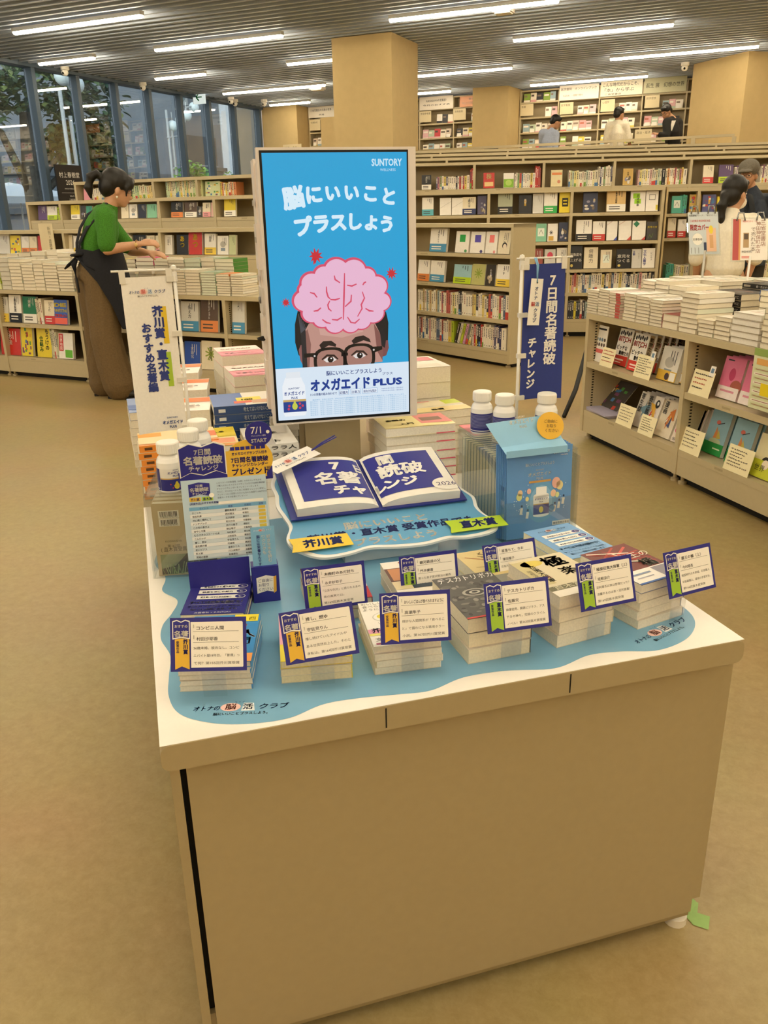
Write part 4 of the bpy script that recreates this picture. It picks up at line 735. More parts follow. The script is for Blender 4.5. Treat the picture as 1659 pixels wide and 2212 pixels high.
for g, (x, c, tx, c2) in enumerate(cb):
    for j in range(4):
        o = faceout(FRG @ TR(x+.01*j, .05+.02*j, Z2), .125, .185, c, None, None, 'wrapped comic book with %s shapes, %s row, %s' % (cword(c2), ordn(g), 'front copy' if j == 0 else ordn(j)+' copy back'), 'comic books on the right gondola', thick=.016, lean=18, name='comic_book', cfinish=.15)
        m = MB(); F = XZ(0, -.0004, 0); rg = random.Random(g)
        for q in range(7): m.fp(F, [(rg.uniform(.04, .12), rg.uniform(.03, .1)), (rg.uniform(.05, .12), rg.uniform(.08, .16)), (rg.uniform(.02, .08), rg.uniform(.05, .15))], ink([c2, '3A4A7A', 'E2B040', '2E2A2A', 'F0E8E0', c2, c2][q]), .0004+.00005*q)
        if g == 1: m.disc(F, .09, .145, .018, .022, ink('1E1E22'), .001); m.disc(F, .092, .148, .008, .01, ink('F0F0EE'), .0012); m.text(F, '1', .012, .01, .04, ink('C8443C'), bold=.03)
        if g == 3: m.text(F, '0000', .01, .008, .022, ink('3A3A3A')); m.disc(F, .05, .06, .04, .022, ink('D8407A'), .001)
        m.text(F, tx, .024, .178, .034, ink('24201E'), vert=True, bold=.02, h=.0012); part('cover_print', m, o)
stand_card(.91, .006, Z2, .15, .115, 'cream card with a cloud-shaped heading before the pale blue books', 5)
stand_card(1.235, .004, Z2, .16, .115, 'cream card of neat pencil writing before the second pale blue group', 6)
for g, (x, y) in enumerate(((.98, .08), (1.17, .06))):
    for j in range(4):
        o = faceout(FRG @ TR(x+.012*j, y+.03*j, Z2), .135, .205, '8FB4C4', None, None, 'pale blue book with a green band and drawn bird, %s group, %s' % (ordn(g), 'front copy' if j == 0 else ordn(j)+' copy back'), 'pale blue books on the right gondola', thick=.022, lean=14)
        m = MB(); F = XZ(0, -.0004, 0); m.fp(F, [(.05, .075), (.085, .08), (.06, .13)], ink('D88A4A')); m.fp(F, [(.07, .075), (.1, .08), (.075, .12)], ink('C8B858')); m.disc(F, .06, .15, .014, .01, ink('D06A5A')); m.line(F, [(.06, .14), (.1, .155)], .004, ink('2A2A2E')); m.disc(F, .07, .062, .04, .014, ink('B8C4A0')); part('cover_print', m, o)
        b = MB(); b.box(-.0006, .1356, -.0009, 0, 0, .055, mat('2E9048', .4)); b.line(XZ(0, -.001, 0), [(.07, .03), (.12, .03)], .006, ink('D8E8C8'), .0003); part('paper_band', b, o)
for j in range(4):
    o = faceout(FRG @ TR(1.36+.012*j, .04+.025*j, Z2), .13, .185, 'E2D8B0' if j == 0 else 'C8CC4A', 'face' if j == 0 else None, None, 'buff and yellow-green book at the far right, ' + ('front copy' if j == 0 else ordn(j)+' copy back'), 'yellow-green books on the right gondola', thick=.022, lean=14)
    b = MB(); b.box(-.0006, .1306, -.0009, 0, 0, .075, mat('C6CC3A', .4)); b.text(XZ(0, -.001, 0), '世界', .02, .03, .03, ink('3A4226'), h=.0004); part('paper_band', b, o)
# two sign boards clipped on stems over the right gondola piles
def clip_sign(T, w, h, lean, label, stem_h, kind):
    t = thing('clip_sign', label, 'sign', T)
    m = MB(); m.tube([(0, 0, -stem_h), (0, 0, 0.02)], .006, M_FIX if kind == 0 else M_WHITE, 8); m.lathe([(.05, -stem_h), (.05, -stem_h+.006), (0, -stem_h+.008)], M_ACRYL, 16); part('stem', m, t)
    R = Matrix.Rotation(RAD(-lean), 4, 'X'); m = MB(); m.box(-w/2, w/2, -.001, .001, 0, h, mat('C9D2D6' if kind == 0 else 'F2ECE2', .3, noise=.01), R); part('sheet', m, t)
    m = MB(); m.box(-w/2-.008, w/2+.008, .0012, .003, -.008, h+.008, M_ACRYL, R); part('acrylic_board', m, t)
    for x in (-w*.28, w*.28):
        m = MB(); m.tube([R @ Vector((x-.02, -.004, h-.01)), R @ Vector((x-.012, -.006, h+.03)), R @ Vector((x+.012, -.006, h+.03)), R @ Vector((x+.02, -.004, h-.01))], .004, mat('9A9C9C', .25, metal=.9), 6); part('clip', m, t)
    q = R.to_3x3(); F = (R @ Vector((-w/2, -.0014, 0)), q @ Vector((1, 0, 0)), q @ Vector((0, 0, 1)), q @ Vector((0, -1, 0))); m = MB()
    if kind == 0:
        m.text(F, '知識最強シリーズ・「道をひらく」', .03*w, .9*h, .05*h, ink('4A4A4E'), fit=.9*w); m.text(F, '三省堂書店 神田神保町本店', .05*w, .77*h, .06*h, ink('C03A34'), fit=.68*w); m.text(F, '限定カバー', .05*w, .58*h, .15*h, ink('D03A34'), fit=.62*w, bold=.03)
        m.disc(F, .28*w, .36*h, .17*w, .14*h, ink('EFEDE4')); m.text(F, '文庫各巻', .28*w, .33*h, .06*h, ink('3A3A3E'), al='c', h=.001)
        m.rect(F, .58*w, .06*h, .9*w, .62*h, ink('EBC4A4')); m.rect(F, .68*w, .14*h, .8*w, .45*h, ink('D8A878'), .0008); m.disc(F, .74*w, .58*h, .07*w, .1*h, ink('E8D040'), .001); m.rect(F, .48*w, .06*h, .57*w, .28*h, ink('34405E'))
        for j in range(3): m.rect(F, (.05+.12*j)*w, .02*h, (.07+.12*j)*w, .16*h, ink('8A8E8E'))
    else:
        m.rect(F, .0, 0, .17*w, h, ink('B8524E')); m.rect(F, .17*w, 0, .22*w, h, ink('D8A060'))
        m.text(F, '三省堂書店', .86*w, .97*h, .13*h, ink('9A6A54'), vert=True); m.text(F, '神田神保町本店', .72*w, .93*h, .11*h, ink('9A6A54'), vert=True); m.text(F, 'で売れた本', .58*w, .8*h, .12*h, ink('7A6A5A'), vert=True)
        m.rect(F, .3*w, .3*h, .46*w, .66*h, ink('B89A70')); m.rect(F, .32*w, .5*h, .44*w, .64*h, ink('5A4A3A'), .0008); m.text(F, '神田神保町', .26*w, .18*h, .06*h, ink('3A3432'), fit=.3*w); m.rect(F, .26*w, .04*h, .5*w, .1*h, ink('E0A098')); m.text(F, '再開記念セール', .28*w, .92*h, .05*h, ink('C85A54'), fit=.4*w)
    part('print', m, t)
clip_sign(TR(2.95, 3.93, 1.02, RAD(-12)), .165, .225, 20, 'pale blue clip-on sign with red lettering standing over the right gondola piles', .27, 0)
clip_sign(TR(3.02, 3.66, 1.0, RAD(-26)), .17, .215, 24, 'cream clip-on sign with a red side stripe, nearer the woman in white', .27, 1)
# black umbrella-like leg showing at the gondola's end
m = MB(); m.tube([(2.555, 4.636, 0.01), (2.72, 4.80, .14), (2.93, 5.05, .36), (3.05, 5.2, .5)], [.014, .016, .016, .012], mat('1A1918', .5), 10); single('folded_umbrella', m, 'black folded umbrella leaning behind the corner of the right gondola', 'umbrella')
# ------------------------------------------------------------------ people: each body one continuous skin, clothes and hair over it
SKIN = mat('C99A78', .5, noise=.04, nscale=60); SKIN2 = mat('B98A68', .5, noise=.05, nscale=60); HAIR = mat('17130F', .45, noise=.2, nscale=120)
def blob(parts, voxel, m, name, smooth=4):
    b = MB()
    for p in parts:
        if p[0] == 't': b.tube(p[1], p[2], m, 12, True, p[3] if len(p) > 3 else 1.0, p[4] if len(p) > 4 else None); [b.ball(q, r*.98, m, None, 10, 7) for q, r in ((p[1][0], p[2][0]), (p[1][-1], p[2][-1])) if (len(p) <= 3 or p[3] == 1.0)]
        else: b.ball(p[1], p[2], m, p[3] if len(p) > 3 else None, 16, 12)
    me = b.mesh(name); o = bpy.data.objects.new(name, me); COLL.objects.link(o)
    r = o.modifiers.new('r', 'REMESH'); r.mode = 'VOXEL'; r.voxel_size = voxel; r.use_smooth_shade = True
    s = o.modifiers.new('s', 'SMOOTH'); s.iterations = smooth; s.factor = .5
    dg = bpy.context.evaluated_depsgraph_get(); out = bpy.data.meshes.new_from_object(o.evaluated_get(dg)); out.name = name
    bpy.data.objects.remove(o); bpy.data.meshes.remove(me)
    if not out.materials: out.materials.append(m)
    for p in out.polygons: p.use_smooth = True
    return out
V = Vector
def headframe(c, fw, pitch=0.0, roll=0.0):
    f = V((fw[0], fw[1], 0)).normalized(); s = V((f.y, -f.x, 0)); u = V((0, 0, 1))
    f2 = f*math.cos(pitch)-u*math.sin(pitch); u2 = u*math.cos(pitch)+f*math.sin(pitch)
    M = Matrix(((s.x, f2.x, u2.x), (s.y, f2.y, u2.y), (s.z, f2.z, u2.z))).to_4x4()
    return Matrix.Translation(V(c)) @ M                                # local x = the person's right, y = forward, z = up
def head_parts(H):
    q = lambda x, y, z: H @ V((x, y, z)); R = H
    pts = [('b', q(0, -.008, .03), (.074, .094, .088), R), ('b', q(0, .028, -.035), (.060, .066, .075), R), ('b', q(0, .05, -.082), (.036, .036, .028), R), ('b', q(0, .094, -.028), (.012, .020, .018), R), ('b', q(0, .088, -.008), (.010, .014, .026), R),
           ('b', q(0, .083, -.062), (.022, .012, .010), R), ('b', q(.075, -.002, -.018), (.010, .018, .030), R), ('b', q(-.075, -.002, -.018), (.010, .018, .030), R), ('b', q(0, .078, .024), (.05, .014, .012), R)]
    return pts
def hand(wr, d, up, side, curl=.5):
    """palm and five fingers from the wrist; d = along the hand, up = back of the hand"""
    d = V(d).normalized(); up = V(up); up = (up-d*up.dot(d)).normalized(); s = d.cross(up)*side; w = V(wr); out = [('t', [w, w+d*.04, w+d*.085], [.022, .030, .033], .55, up)]
    for k, (o, l) in enumerate(((-.027, .066), (-.009, .075), (.009, .071), (.027, .056))):
        b = w+d*.08+s*o; c = curl*(1+.1*k); e1 = b+(d*math.cos(c*.5)-up*math.sin(c*.5))*l*.45; e2 = e1+(d*math.cos(c*1.1)-up*math.sin(c*1.1))*l*.3; e3 = e2+(d*math.cos(c*1.6)-up*math.sin(c*1.6))*l*.25
        out.append(('t', [b-d*.02, b, e1, e2, e3], [.0095, .010, .0092, .0085, .007]))
    b = w+d*.03-s*.024; out.append(('t', [b, b+(d*.7-s*.75-up*.2).normalized()*.03, b+(d*.85-s*.55-up*.4).normalized()*.062], [.014, .0115, .009])); return out
def eyes(parent, H, glasses=False, mask=False, brow='17130F'):
    m = MB()
    for s in (-.03, .03):
        m.ball(H @ V((s, .079, .0)), (.012, .006, .007), mat('E8E2DA', .3, noise=0), H, 10, 6); m.ball(H @ V((s, .0835, .0)), (.006, .003, .006), mat('1A1310', .3, noise=0), H, 8, 5)
    part('eyes', m, parent); m = MB()
    for s in (-1, 1): m.tube([H @ V((s*.014, .088, .022)), H @ V((s*.032, .087, .028)), H @ V((s*.05, .076, .022))], [.003, .004, .002], ink(brow), 6)
    part('eyebrows', m, parent)
    if not mask: m = MB(); m.tube([H @ V((-.02, .088, -.062)), H @ V((0, .094, -.061)), H @ V((.02, .088, -.062))], [.002, .0045, .002], ink('A45A4C'), 6); part('lips', m, parent)
    if glasses:
        m = MB(); g = mat('2A2420', .3, noise=0)
        for s in (-.033, .033): m.tube([H @ V((s+.024*math.cos(k*.5236), .096, .0+.019*math.sin(k*.5236))) for k in range(13)], .0016, g, 5, False)
        m.tube([H @ V((-.009, .098, .004)), H @ V((.009, .098, .004))], .0016, g, 5)
        for s in (-1, 1): m.tube([H @ V((s*.057, .094, .004)), H @ V((s*.078, .0, .004))], .0016, g, 5)
        part('glasses', m, parent)
def person(label, x, y, z):
    T = Matrix(((_r0.x, math.sin(YAW), 0, x), (_r0.y, math.cos(YAW), 0, y), (0, 0, 1, z), (0, 0, 0, 1)))
    return thing('person', label, 'person', T, None)
# local axes of a person here: x to the picture's right, y away from it, z up
# -- the woman in the green sweater
t = person('woman in a green sweater, dark apron and brown wide trousers sorting books', -.285, 6.494, 0)
H = headframe((.262, .03, 1.45), (.92, .38), .33)
nk = V((.205, .0, 1.335)); sR = V((.21, -.135, 1.27)); sL = V((.10, .16, 1.27)); eR = V((.205, -.19, 1.055)); wR = V((.395, -.06, 1.085)); eL = V((.25, .22, 1.03)); wL = V((.40, .10, 1.022)); wa = V((.10, .0, 1.0))
body = head_parts(H)+[('t', [nk+V((-.02, 0, -.07)), nk, H @ V((0, -.015, -.05))], [.06, .05, .05]), ('t', [wa+V((0, 0, -.05)), wa+V((.01, 0, .12)), (sR+sL)/2+V((-.03, 0, -.07))], [.085, .085, .07]), ('t', [sR, (sR+eR)/2, eR], [.048, .042, .036]), ('t', [eR, (eR*.5+wR*.5), wR], [.037, .034, .024]), ('t', [sL, (sL+eL)/2, eL], [.048, .042, .036]), ('t', [eL, (eL+wL)/2, wL], [.037, .034, .024]),
     ('t', [sR, sL], [.045, .045]), ('t', [wa, V((.05, -.07, .85)), V((.08, -.08, .45)), V((.12, -.07, .09))], [.10, .085, .055, .04]), ('t', [wa, V((.03, .07, .85)), V((-.0, .07, .45)), V((-.03, .06, .09))], [.10, .085, .055, .04])]
body += hand(wR, (.95, .2, .12), (.1, -.5, .8), 1, .7)+hand(wL, (.9, -.1, -.1), (.0, -.3, .9), -1, .4)
part('body', blob(body, .0075, SKIN, 'body', 5), t); eyes(t, H, True)
GR = mat('3E7A1E', .85, noise=.25, nscale=160, bump=.3)
top = [('t', [V((.075, 0, .99)), V((.095, 0, 1.10)), V((.13, 0, 1.20)), V((.165, .005, 1.285))], [.135, .142, .14, .10], .86, (1, 0, 0)), ('t', [sR+V((-.02, .05, .01)), sL+V((.0, -.04, .01))], [.075, .075]), ('t', [nk+V((-.03, 0, -.055)), nk+V((-.006, 0, -.018))], [.08, .062]),
       ('t', [sR+V((-.01, .01, 0)), sR*.45+eR*.55, eR*.85+sR*.15], [.073, .064, .062]), ('t', [sL, sL*.45+eL*.55, eL*.85+sL*.15], [.07, .062, .06])]
part('sweater', blob(top, .009, GR, 'sweater', 4), t)
BRN = mat('6A5638', .85, noise=.12, nscale=90, bump=.15)
tr = [('t', [V((.085, 0, 1.02)), V((.055, 0, .93)), V((.04, 0, .84))], [.125, .155, .165], .8, (1, 0, 0)), ('t', [V((.09, -.05, .86)), V((.09, -.07, .6)), V((.085, -.09, .45)), V((.11, -.09, .25)), V((.145, -.09, .095))], [.13, .118, .112, .118, .125]), ('t', [V((-.0, .05, .86)), V((-.005, .07, .6)), V((-.02, .08, .45)), V((-.03, .07, .25)), V((-.02, .05, .085))], [.13, .112, .105, .105, .112])]
part('trousers', blob(tr, .011, BRN, 'trousers', 4), t)
AP = mat('15171F', .8, noise=.2, nscale=80)
m = MB(); skirt = [];  n = 14
for zz, rx, ry, cx, hw in ((1.06, .160, .160, .085, 150), (.96, .185, .185, .075, 112), (.85, .205, .20, .075, 80), (.66, .215, .205, .09, 62), (.50, .22, .205, .10, 52)):
    skirt.append([V((cx+rx*math.cos(a), ry*math.sin(a), zz+.012*math.sin(5*a))) for a in [RAD(-hw+2*hw*k/n) for k in range(n+1)]])
vs = [p for r_ in skirt for p in r_]; m.add(vs, [(i*(n+1)+k, i*(n+1)+k+1, (i+1)*(n+1)+k+1, (i+1)*(n+1)+k) for i in range(4) for k in range(n)], AP, True)
m.tube([V((.02, -.15, 1.03)), V((-.06, -.08, 1.02)), V((-.075, .06, 1.02)), V((.03, .16, 1.03))], .035, AP, 8, True, .35, (0, 0, 1)); part('apron_skirt', m, t)
m = MB()
for pts in ([(.205, -.06, 1.36), (.15, -.095, 1.29), (.063, -.120, 1.2), (-.006, -.108, 1.1), (-.022, -.10, 1.02)], [(.17, .03, 1.355), (.055, -.035, 1.29), (.004, -.08, 1.2), (-.037, -.073, 1.1), (-.048, -.07, 1.02)]): m.tube([V(p) for p in pts], .021, AP, 8, True, .22, (-.75, -.65, .05))
m.tube([V((-.03, -.1, 1.03)), V((-.06, -.13, .96)), V((-.05, -.14, .86)), V((-.045, -.14, .77))], [.03, .02, .022, .012], AP, 8, True, .3); m.tube([V((-.05, -.1, 1.0)), V((-.10, -.12, .955)), V((-.13, -.12, .93))], [.03, .028, .01], AP, 8, True, .3); m.tube([V((-.03, -.12, 1.0)), V((.05, -.17, .95)), V((.1, -.175, .92))], [.02, .02, .015], AP, 8, True, .3); part('apron_straps', m, t)
hp = [('b', H @ V((0, -.02, .045)), (.086, .105, .094), H), ('b', H @ V((0, -.06, .0)), (.078, .068, .078), H), ('b', H @ V((0, .062, .075)), (.062, .042, .036), H), ('b', H @ V((.045, .07, .05)), (.03, .03, .04), H), ('b', H @ V((-.045, .07, .05)), (.03, .03, .04), H), ('t', [H @ V((.066, .055, .03)), H @ V((.068, .06, -.03))], [.014, .006]),
      ('t', [H @ V((0, -.105, .035)), H @ V((0, -.15, .055)), H @ V((0, -.185, .02)), H @ V((.0, -.185, -.05)), H @ V((0, -.155, -.11))], [.022, .03, .036, .034, .01])]
part('hair', blob(hp, .007, HAIR, 'hair', 3), t)
m = MB(); m.tube([H @ V((.078, .0, -.05)), H @ V((.08, .004, -.062))], .007, mat('E8E0D0', .3), 8); part('earring', m, t)
m = MB(); m.tube([wR*.93+eR*.07+V((0, .03*math.sin(k*.6283), .03*math.cos(k*.6283))) for k in range(11)], .004, mat('8A6A3A', .3, metal=.6), 6, False); m.ball(wR*.93+eR*.07+V((.0, -.032, .0)), (.014, .006, .014), mat('D8B878', .3)); part('wristwatch', m, t)
def shoe(o, fw, parent, c='161412', L=.24):
    T = headframe(o, fw); m = MB(); sh = mat(c, .35, noise=.05); m.ball(T @ V((0, .03, .035)), (.042, L*.52, .042), sh, T, 14, 8); m.box(-.04, .04, -L*.42, L*.58, 0, .018, sh, T); part('shoe', m, parent)
shoe((.155, -.10, .0), (.85, -.25), t); shoe((.01, .04, .0), (.85, .1), t)
# -- woman in a white blouse seen from behind
t = person('woman in a white blouse with a dark ponytail, seen from behind', 4.47, 5.70, 0)
H = headframe((.03, .02, 1.345), (.80, .45), .05)
body = head_parts(H)+[('t', [V((.0, 0, 1.12)), V((.015, 0, 1.21)), H @ V((0, -.015, -.05))], [.07, .05, .052]), ('t', [V((0, 0, .74)), V((0, 0, 1.0)), V((0, 0, 1.12))], [.10, .12, .09]), ('t', [V((.165, -.03, 1.14)), V((.225, -.02, .90))], [.045, .038]), ('t', [V((.225, -.02, .90)), V((.215, .06, .70))], [.036, .026]), ('t', [V((-.15, .04, 1.14)), V((-.20, .06, .90)), V((-.15, .16, .72))], [.045, .038, .028]),
     ('t', [V((.08, 0, .74)), V((.08, 0, .42)), V((.08, 0, .06))], [.085, .058, .04]), ('t', [V((-.07, 0, .74)), V((-.07, 0, .42)), V((-.07, 0, .06))], [.085, .058, .04])]
body += hand(V((.215, .06, .70)), (-.0, .25, -.95), (1, 0, .2), 1, .4)+hand(V((-.15, .16, .72)), (.2, .5, -.8), (-1, 0, .2), -1, .4)
part('body', blob(body, .0085, SKIN, 'body', 5), t); eyes(t, H, mask=True)
WB_ = mat('EDE6D4', .85, noise=.05, nscale=60, bump=.1)
bl = [('t', [V((0, 0, .745)), V((0, 0, .80)), V((0, 0, .95)), V((0, 0, 1.08)), V((0, 0, 1.16))], [.17, .195, .185, .165, .10], .72, (1, 0, 0)), ('t', [V((-.13, .02, 1.13)), V((.14, -.01, 1.13))], [.075, .075]), ('t', [V((0, 0, 1.13)), V((.008, 0, 1.20))], [.095, .065]), ('t', [V((.165, -.02, 1.13)), V((.215, -.02, 1.0)), V((.235, -.01, .87))], [.078, .085, .062]), ('t', [V((-.15, .03, 1.13)), V((-.195, .04, 1.0)), V((-.205, .06, .87))], [.078, .085, .062])]
part('blouse', blob(bl, .010, WB_, 'blouse', 4), t)
sk = [('t', [V((0, 0, .77)), V((0, 0, .5)), V((0, 0, .12))], [.15, .19, .22], .8, (1, 0, 0))]; part('skirt', blob(sk, .014, mat('1D1B1C', .8), 'skirt', 2), t)
hp = [('b', H @ V((0, -.02, .045)), (.088, .106, .094), H), ('b', H @ V((0, -.055, -.015)), (.08, .075, .085), H), ('b', H @ V((0, .06, .075)), (.06, .04, .034), H), ('t', [H @ V((0, -.11, -.02)), H @ V((.0, -.135, -.09)), H @ V((.0, -.13, -.18)), H @ V((.0, -.10, -.25))], [.04, .042, .036, .012])]
part('hair', blob(hp, .0075, HAIR, 'hair', 3), t); m = MB(); m.ball(H @ V((0, .062, -.062)), (.056, .044, .05), mat('EFE6D6', .8), H); m.tube([H @ V((.05, .06, -.05)), H @ V((.078, .0, -.02))], .002, M_WHITE, 5); part('face_mask', m, t)
shoe((.08, .02, 0), (.3, 1), t); shoe((-.07, .02, 0), (.3, 1), t)
# -- man in a cap
t = person('man in a grey cap, glasses and navy jacket with a backpack', 5.45, 6.80, 0)
H = headframe((.02, .0, 1.515), (-.55, -.75), .1)
body = head_parts(H)+[('t', [V((.07, .04, 1.28)), V((.06, .02, 1.40)), H @ V((0, -.015, -.05))], [.08, .058, .055]), ('t', [V((.13, .04, .8)), V((.12, .04, 1.25))], [.13, .12]), ('t', [V((-.03, -.06, 1.29)), V((-.06, -.10, 1.03)), V((-.0, -.20, .85))], [.05, .042, .03]), ('t', [V((.28, .08, 1.29)), V((.34, .06, 1.03)), V((.33, -.05, .82))], [.05, .042, .03]), ('t', [V((.05, .02, .85)), V((.04, .02, .45)), V((.04, .02, .07))], [.09, .06, .045]), ('t', [V((.21, .06, .85)), V((.22, .06, .45)), V((.22, .06, .07))], [.09, .06, .045])]
body += hand(V((0, -.20, .85)), (.3, -.5, -.8), (-1, 0, .3), 1, .5)+hand(V((.33, -.05, .82)), (0, -.3, -.9), (1, 0, .2), -1, .4)
part('body', blob(body, .009, SKIN2, 'body', 5), t); eyes(t, H, True, brow='5A544C')
JK = mat('2C333F', .8, noise=.15, nscale=60, bump=.1)
jk = [('t', [V((.135, .03, .72)), V((.13, .03, .95)), V((.12, .03, 1.18)), V((.115, .03, 1.29))], [.19, .19, .185, .12], .75, (1, 0, 0)), ('t', [V((-.02, -.03, 1.28)), V((.26, .07, 1.28))], [.08, .08]), ('t', [V((-.03, -.06, 1.28)), V((-.06, -.10, 1.04)), V((-.01, -.18, .88))], [.08, .07, .055]), ('t', [V((.28, .08, 1.28)), V((.34, .06, 1.04)), V((.33, -.03, .86))], [.08, .07, .055]), ('t', [V((.10, .02, 1.30)), V((.07, .02, 1.37))], [.10, .075])]
part('jacket', blob(jk, .011, JK, 'jacket', 4), t)
part('trousers', blob([('t', [V((.13, .04, .88)), V((.13, .04, .8))], [.15, .16], .8, (1, 0, 0)), ('t', [V((.05, .02, .82)), V((.04, .02, .45)), V((.04, .02, .06))], [.10, .08, .07]), ('t', [V((.21, .06, .82)), V((.22, .06, .45)), V((.22, .06, .06))], [.10, .08, .07])], .013, mat('3A362E', .8, noise=.1), 'trousers', 3), t)
m = MB()
for a in (V((.02, -.10, 1.345)), V((.25, -.05, 1.345))): m.tube([a+V((.03, .16, .0)), a, a+V((-.0, -.085, -.12)), a+V((.02, -.075, -.3)), a+V((.05, .0, -.42))], .026, mat('14161A', .7), 8, True, .3, (0, -1, 0))
m.ball((.19, .24, 1.08), (.16, .10, .23), mat('1A1D22', .7)); part('backpack', m, t)
CAPM = mat('6A6458', .8, noise=.15, nscale=90)
part('cap', blob([('b', H @ V((0, -.012, .055)), (.092, .112, .082), H), ('b', H @ V((0, .115, .040)), (.062, .062, .014), H)], .0075, CAPM, 'cap', 2), t)
part('hair', blob([('b', H @ V((0, -.06, -.005)), (.082, .055, .05), H), ('b', H @ V((.072, -.02, .0)), (.012, .03, .035), H), ('b', H @ V((-.072, -.02, .0)), (.012, .03, .035), H)], .007, mat('5A544C', .7, noise=.2), 'hair', 2), t)
shoe((.04, -.03, 0), (-.4, -.9), t); shoe((.22, .0, 0), (-.2, -.9), t)
# -- three people on the raised floor
def upper_man(label, x, y, hc, fw, pitch, shl, shr, arms, topc, hem, trc, bald=False, jacket=None, glasses=False, extra=None):
    t = person(label, x, y, 1.25); z = -1.25; H = headframe((hc[0], hc[1], hc[2]+z), fw, pitch)
    S1, S2 = V((shl[0], shl[1], shl[2]+z)), V((shr[0], shr[1], shr[2]+z)); mid = (S1+S2)/2; hip = V((hem[0], hem[1], .88))
    A = [[V((p[0], p[1], p[2]+z)) for p in a] for a in arms]
    body = head_parts(H)+[('t', [mid+V((0, 0, -.08)), mid+V((0, 0, .06)), H @ V((0, -.015, -.05))], [.06, .056, .055]), ('t', [hip, mid+V((0, 0, -.08))], [.10, .075])]
    for S, a in zip((S1, S2), A): body += [('t', [S, a[0]], [.05, .042]), ('t', [a[0], a[1]], [.04, .028])]+hand(a[1], (a[1]-a[0]), (0, -.3, 1), 1, .5)
    for s in (-.09, .09): body.append(('t', [hip+V((s, 0, -.05)), V((hem[0]+s, hem[1], .45)), V((hem[0]+s, hem[1], .07))], [.09, .06, .045]))
    part('body', blob(body, .011, SKIN2, 'body', 4), t); eyes(t, H, glasses)
    cm = mat(topc, .85, noise=.08, nscale=50)
    c = [('t', [V((hem[0], hem[1], .82)), V((hem[0], hem[1], 1.0)), mid+V((0, 0, -.14)), mid+V((0, 0, -.0))], [.175, .175, .185, .12], .72, (1, 0, 0)), ('t', [S1+V((.01, 0, -.005)), S2+V((-.01, 0, -.005))], [.088, .088]), ('t', [mid+V((0, 0, -.03)), mid*.75+H.translation*.25+V((0, 0, .0))], [.11, .078])]
    for S, a in zip((S1, S2), A): c += [('t', [S, S*.4+a[0]*.6, a[0]], [.08, .07, .065])]+([('t', [a[0], a[0]*.2+a[1]*.8], [.065, .05])] if jacket else [])
    part('jacket' if jacket else 'shirt', blob(c, .013, cm, 'shirt', 4), t)
    part('trousers', blob([('t', [hip+V((0, 0, .05)), hip+V((0, 0, -.08))], [.15, .16], .8, (1, 0, 0))]+[('t', [hip+V((s, 0, -.05)), V((hem[0]+s, hem[1], .45)), V((hem[0]+s, hem[1], .05))], [.10, .08, .07]) for s in (-.09, .09)], .015, mat(trc, .8), 'trousers', 3), t)
    part('hair', blob([('b', H @ V((0, -.02, .05)), (.085, .104, .085), H), ('b', H @ V((0, -.065, .0)), (.076, .058, .065), H), ('b', H @ V((0, .05, .085)), (.06, .042, .03), H)], .009, HAIR, 'hair', 2), t)
    for s in (-.09, .09): shoe((hem[0]+s, hem[1], 0), fw, t)
    if extra: extra(t, H, mid)
    return t
upper_man('man in a pale blue shirt walking behind the railing', 7.97, 15.5, (.045, 0, 2.78), (.92, .2), .35, (-.19, .03, 2.60), (.03, -.1, 2.57), [[(-.16, .18, 2.34), (-.02, .2, 2.2)], [(.02, -.17, 2.33), (.08, -.15, 2.15)]], 'A9B4CC', (-.05, 0, 0), '4A4A50', glasses=False)
upper_man('man in a white shirt looking at the bookshelves behind the railing', 8.90, 14.72, (-.005, 0, 2.845), (.85, .5), .02, (-.16, .05, 2.66), (.10, -.06, 2.66), [[(-.19, .1, 2.42), (-.02, .22, 2.40)], [(.17, -.1, 2.42), (.24, .05, 2.36)]], 'E6DDC8', (.0, 0, 0), '3A3836')
def tie(t, H, mid):
    m = MB(); m.fp(face(mid+V((-.09, -.145, -.15)), (1, -.3, 0), (0, 0, 1)), [(0, 0), (.03, -.02), (.09, .17), (.02, .17)], M_WHITE); part('shirt_front', m, t)
upper_man('man in a black jacket leaning over the counter behind the railing', 9.6, 14.15, (-.10, -.02, 2.835), (-.75, -.5), .5, (-.10, -.10, 2.66), (.17, .06, 2.66), [[(-.12, -.22, 2.42), (-.26, -.2, 2.46)], [(.16, -.05, 2.44), (-.12, -.16, 2.47)]], '1D1A18', (.10, .04, 0), '1D1A18', jacket=True, glasses=True, extra=tie)
# -- someone just outside the picture, holding a telephone
t = person('person at the picture edge reaching in with a telephone in one hand', -1.86, 7.9, 0)
H = headframe((-.15, .0, 1.5), (.9, .3), .3); hx, hz = .0, 0
P_ = V((.17, -.02, 1.19)); E_ = V((-.05, -.12, 1.13))
body = head_parts(H)+[('t', [V((-.2, 0, 1.28)), H @ V((0, -.015, -.05))], [.07, .055]), ('t', [V((-.22, 0, .85)), V((-.2, 0, 1.25))], [.12, .12]), ('t', [V((-.2, -.17, 1.27)), E_], [.048, .04]), ('t', [E_, P_], [.038, .026]), ('t', [V((-.2, .17, 1.27)), V((-.15, .2, 1.0)), V((0, .15, 1.05))], [.048, .04, .028]), ('t', [V((-.2, -.08, .85)), V((-.2, -.08, .07))], [.09, .045]), ('t', [V((-.2, .08, .85)), V((-.2, .08, .07))], [.09, .045])]+hand(P_, (.95, .1, .15), (-.1, -.2, .95), 1, .9)
part('body', blob(body, .009, SKIN, 'body', 4), t); eyes(t, H)
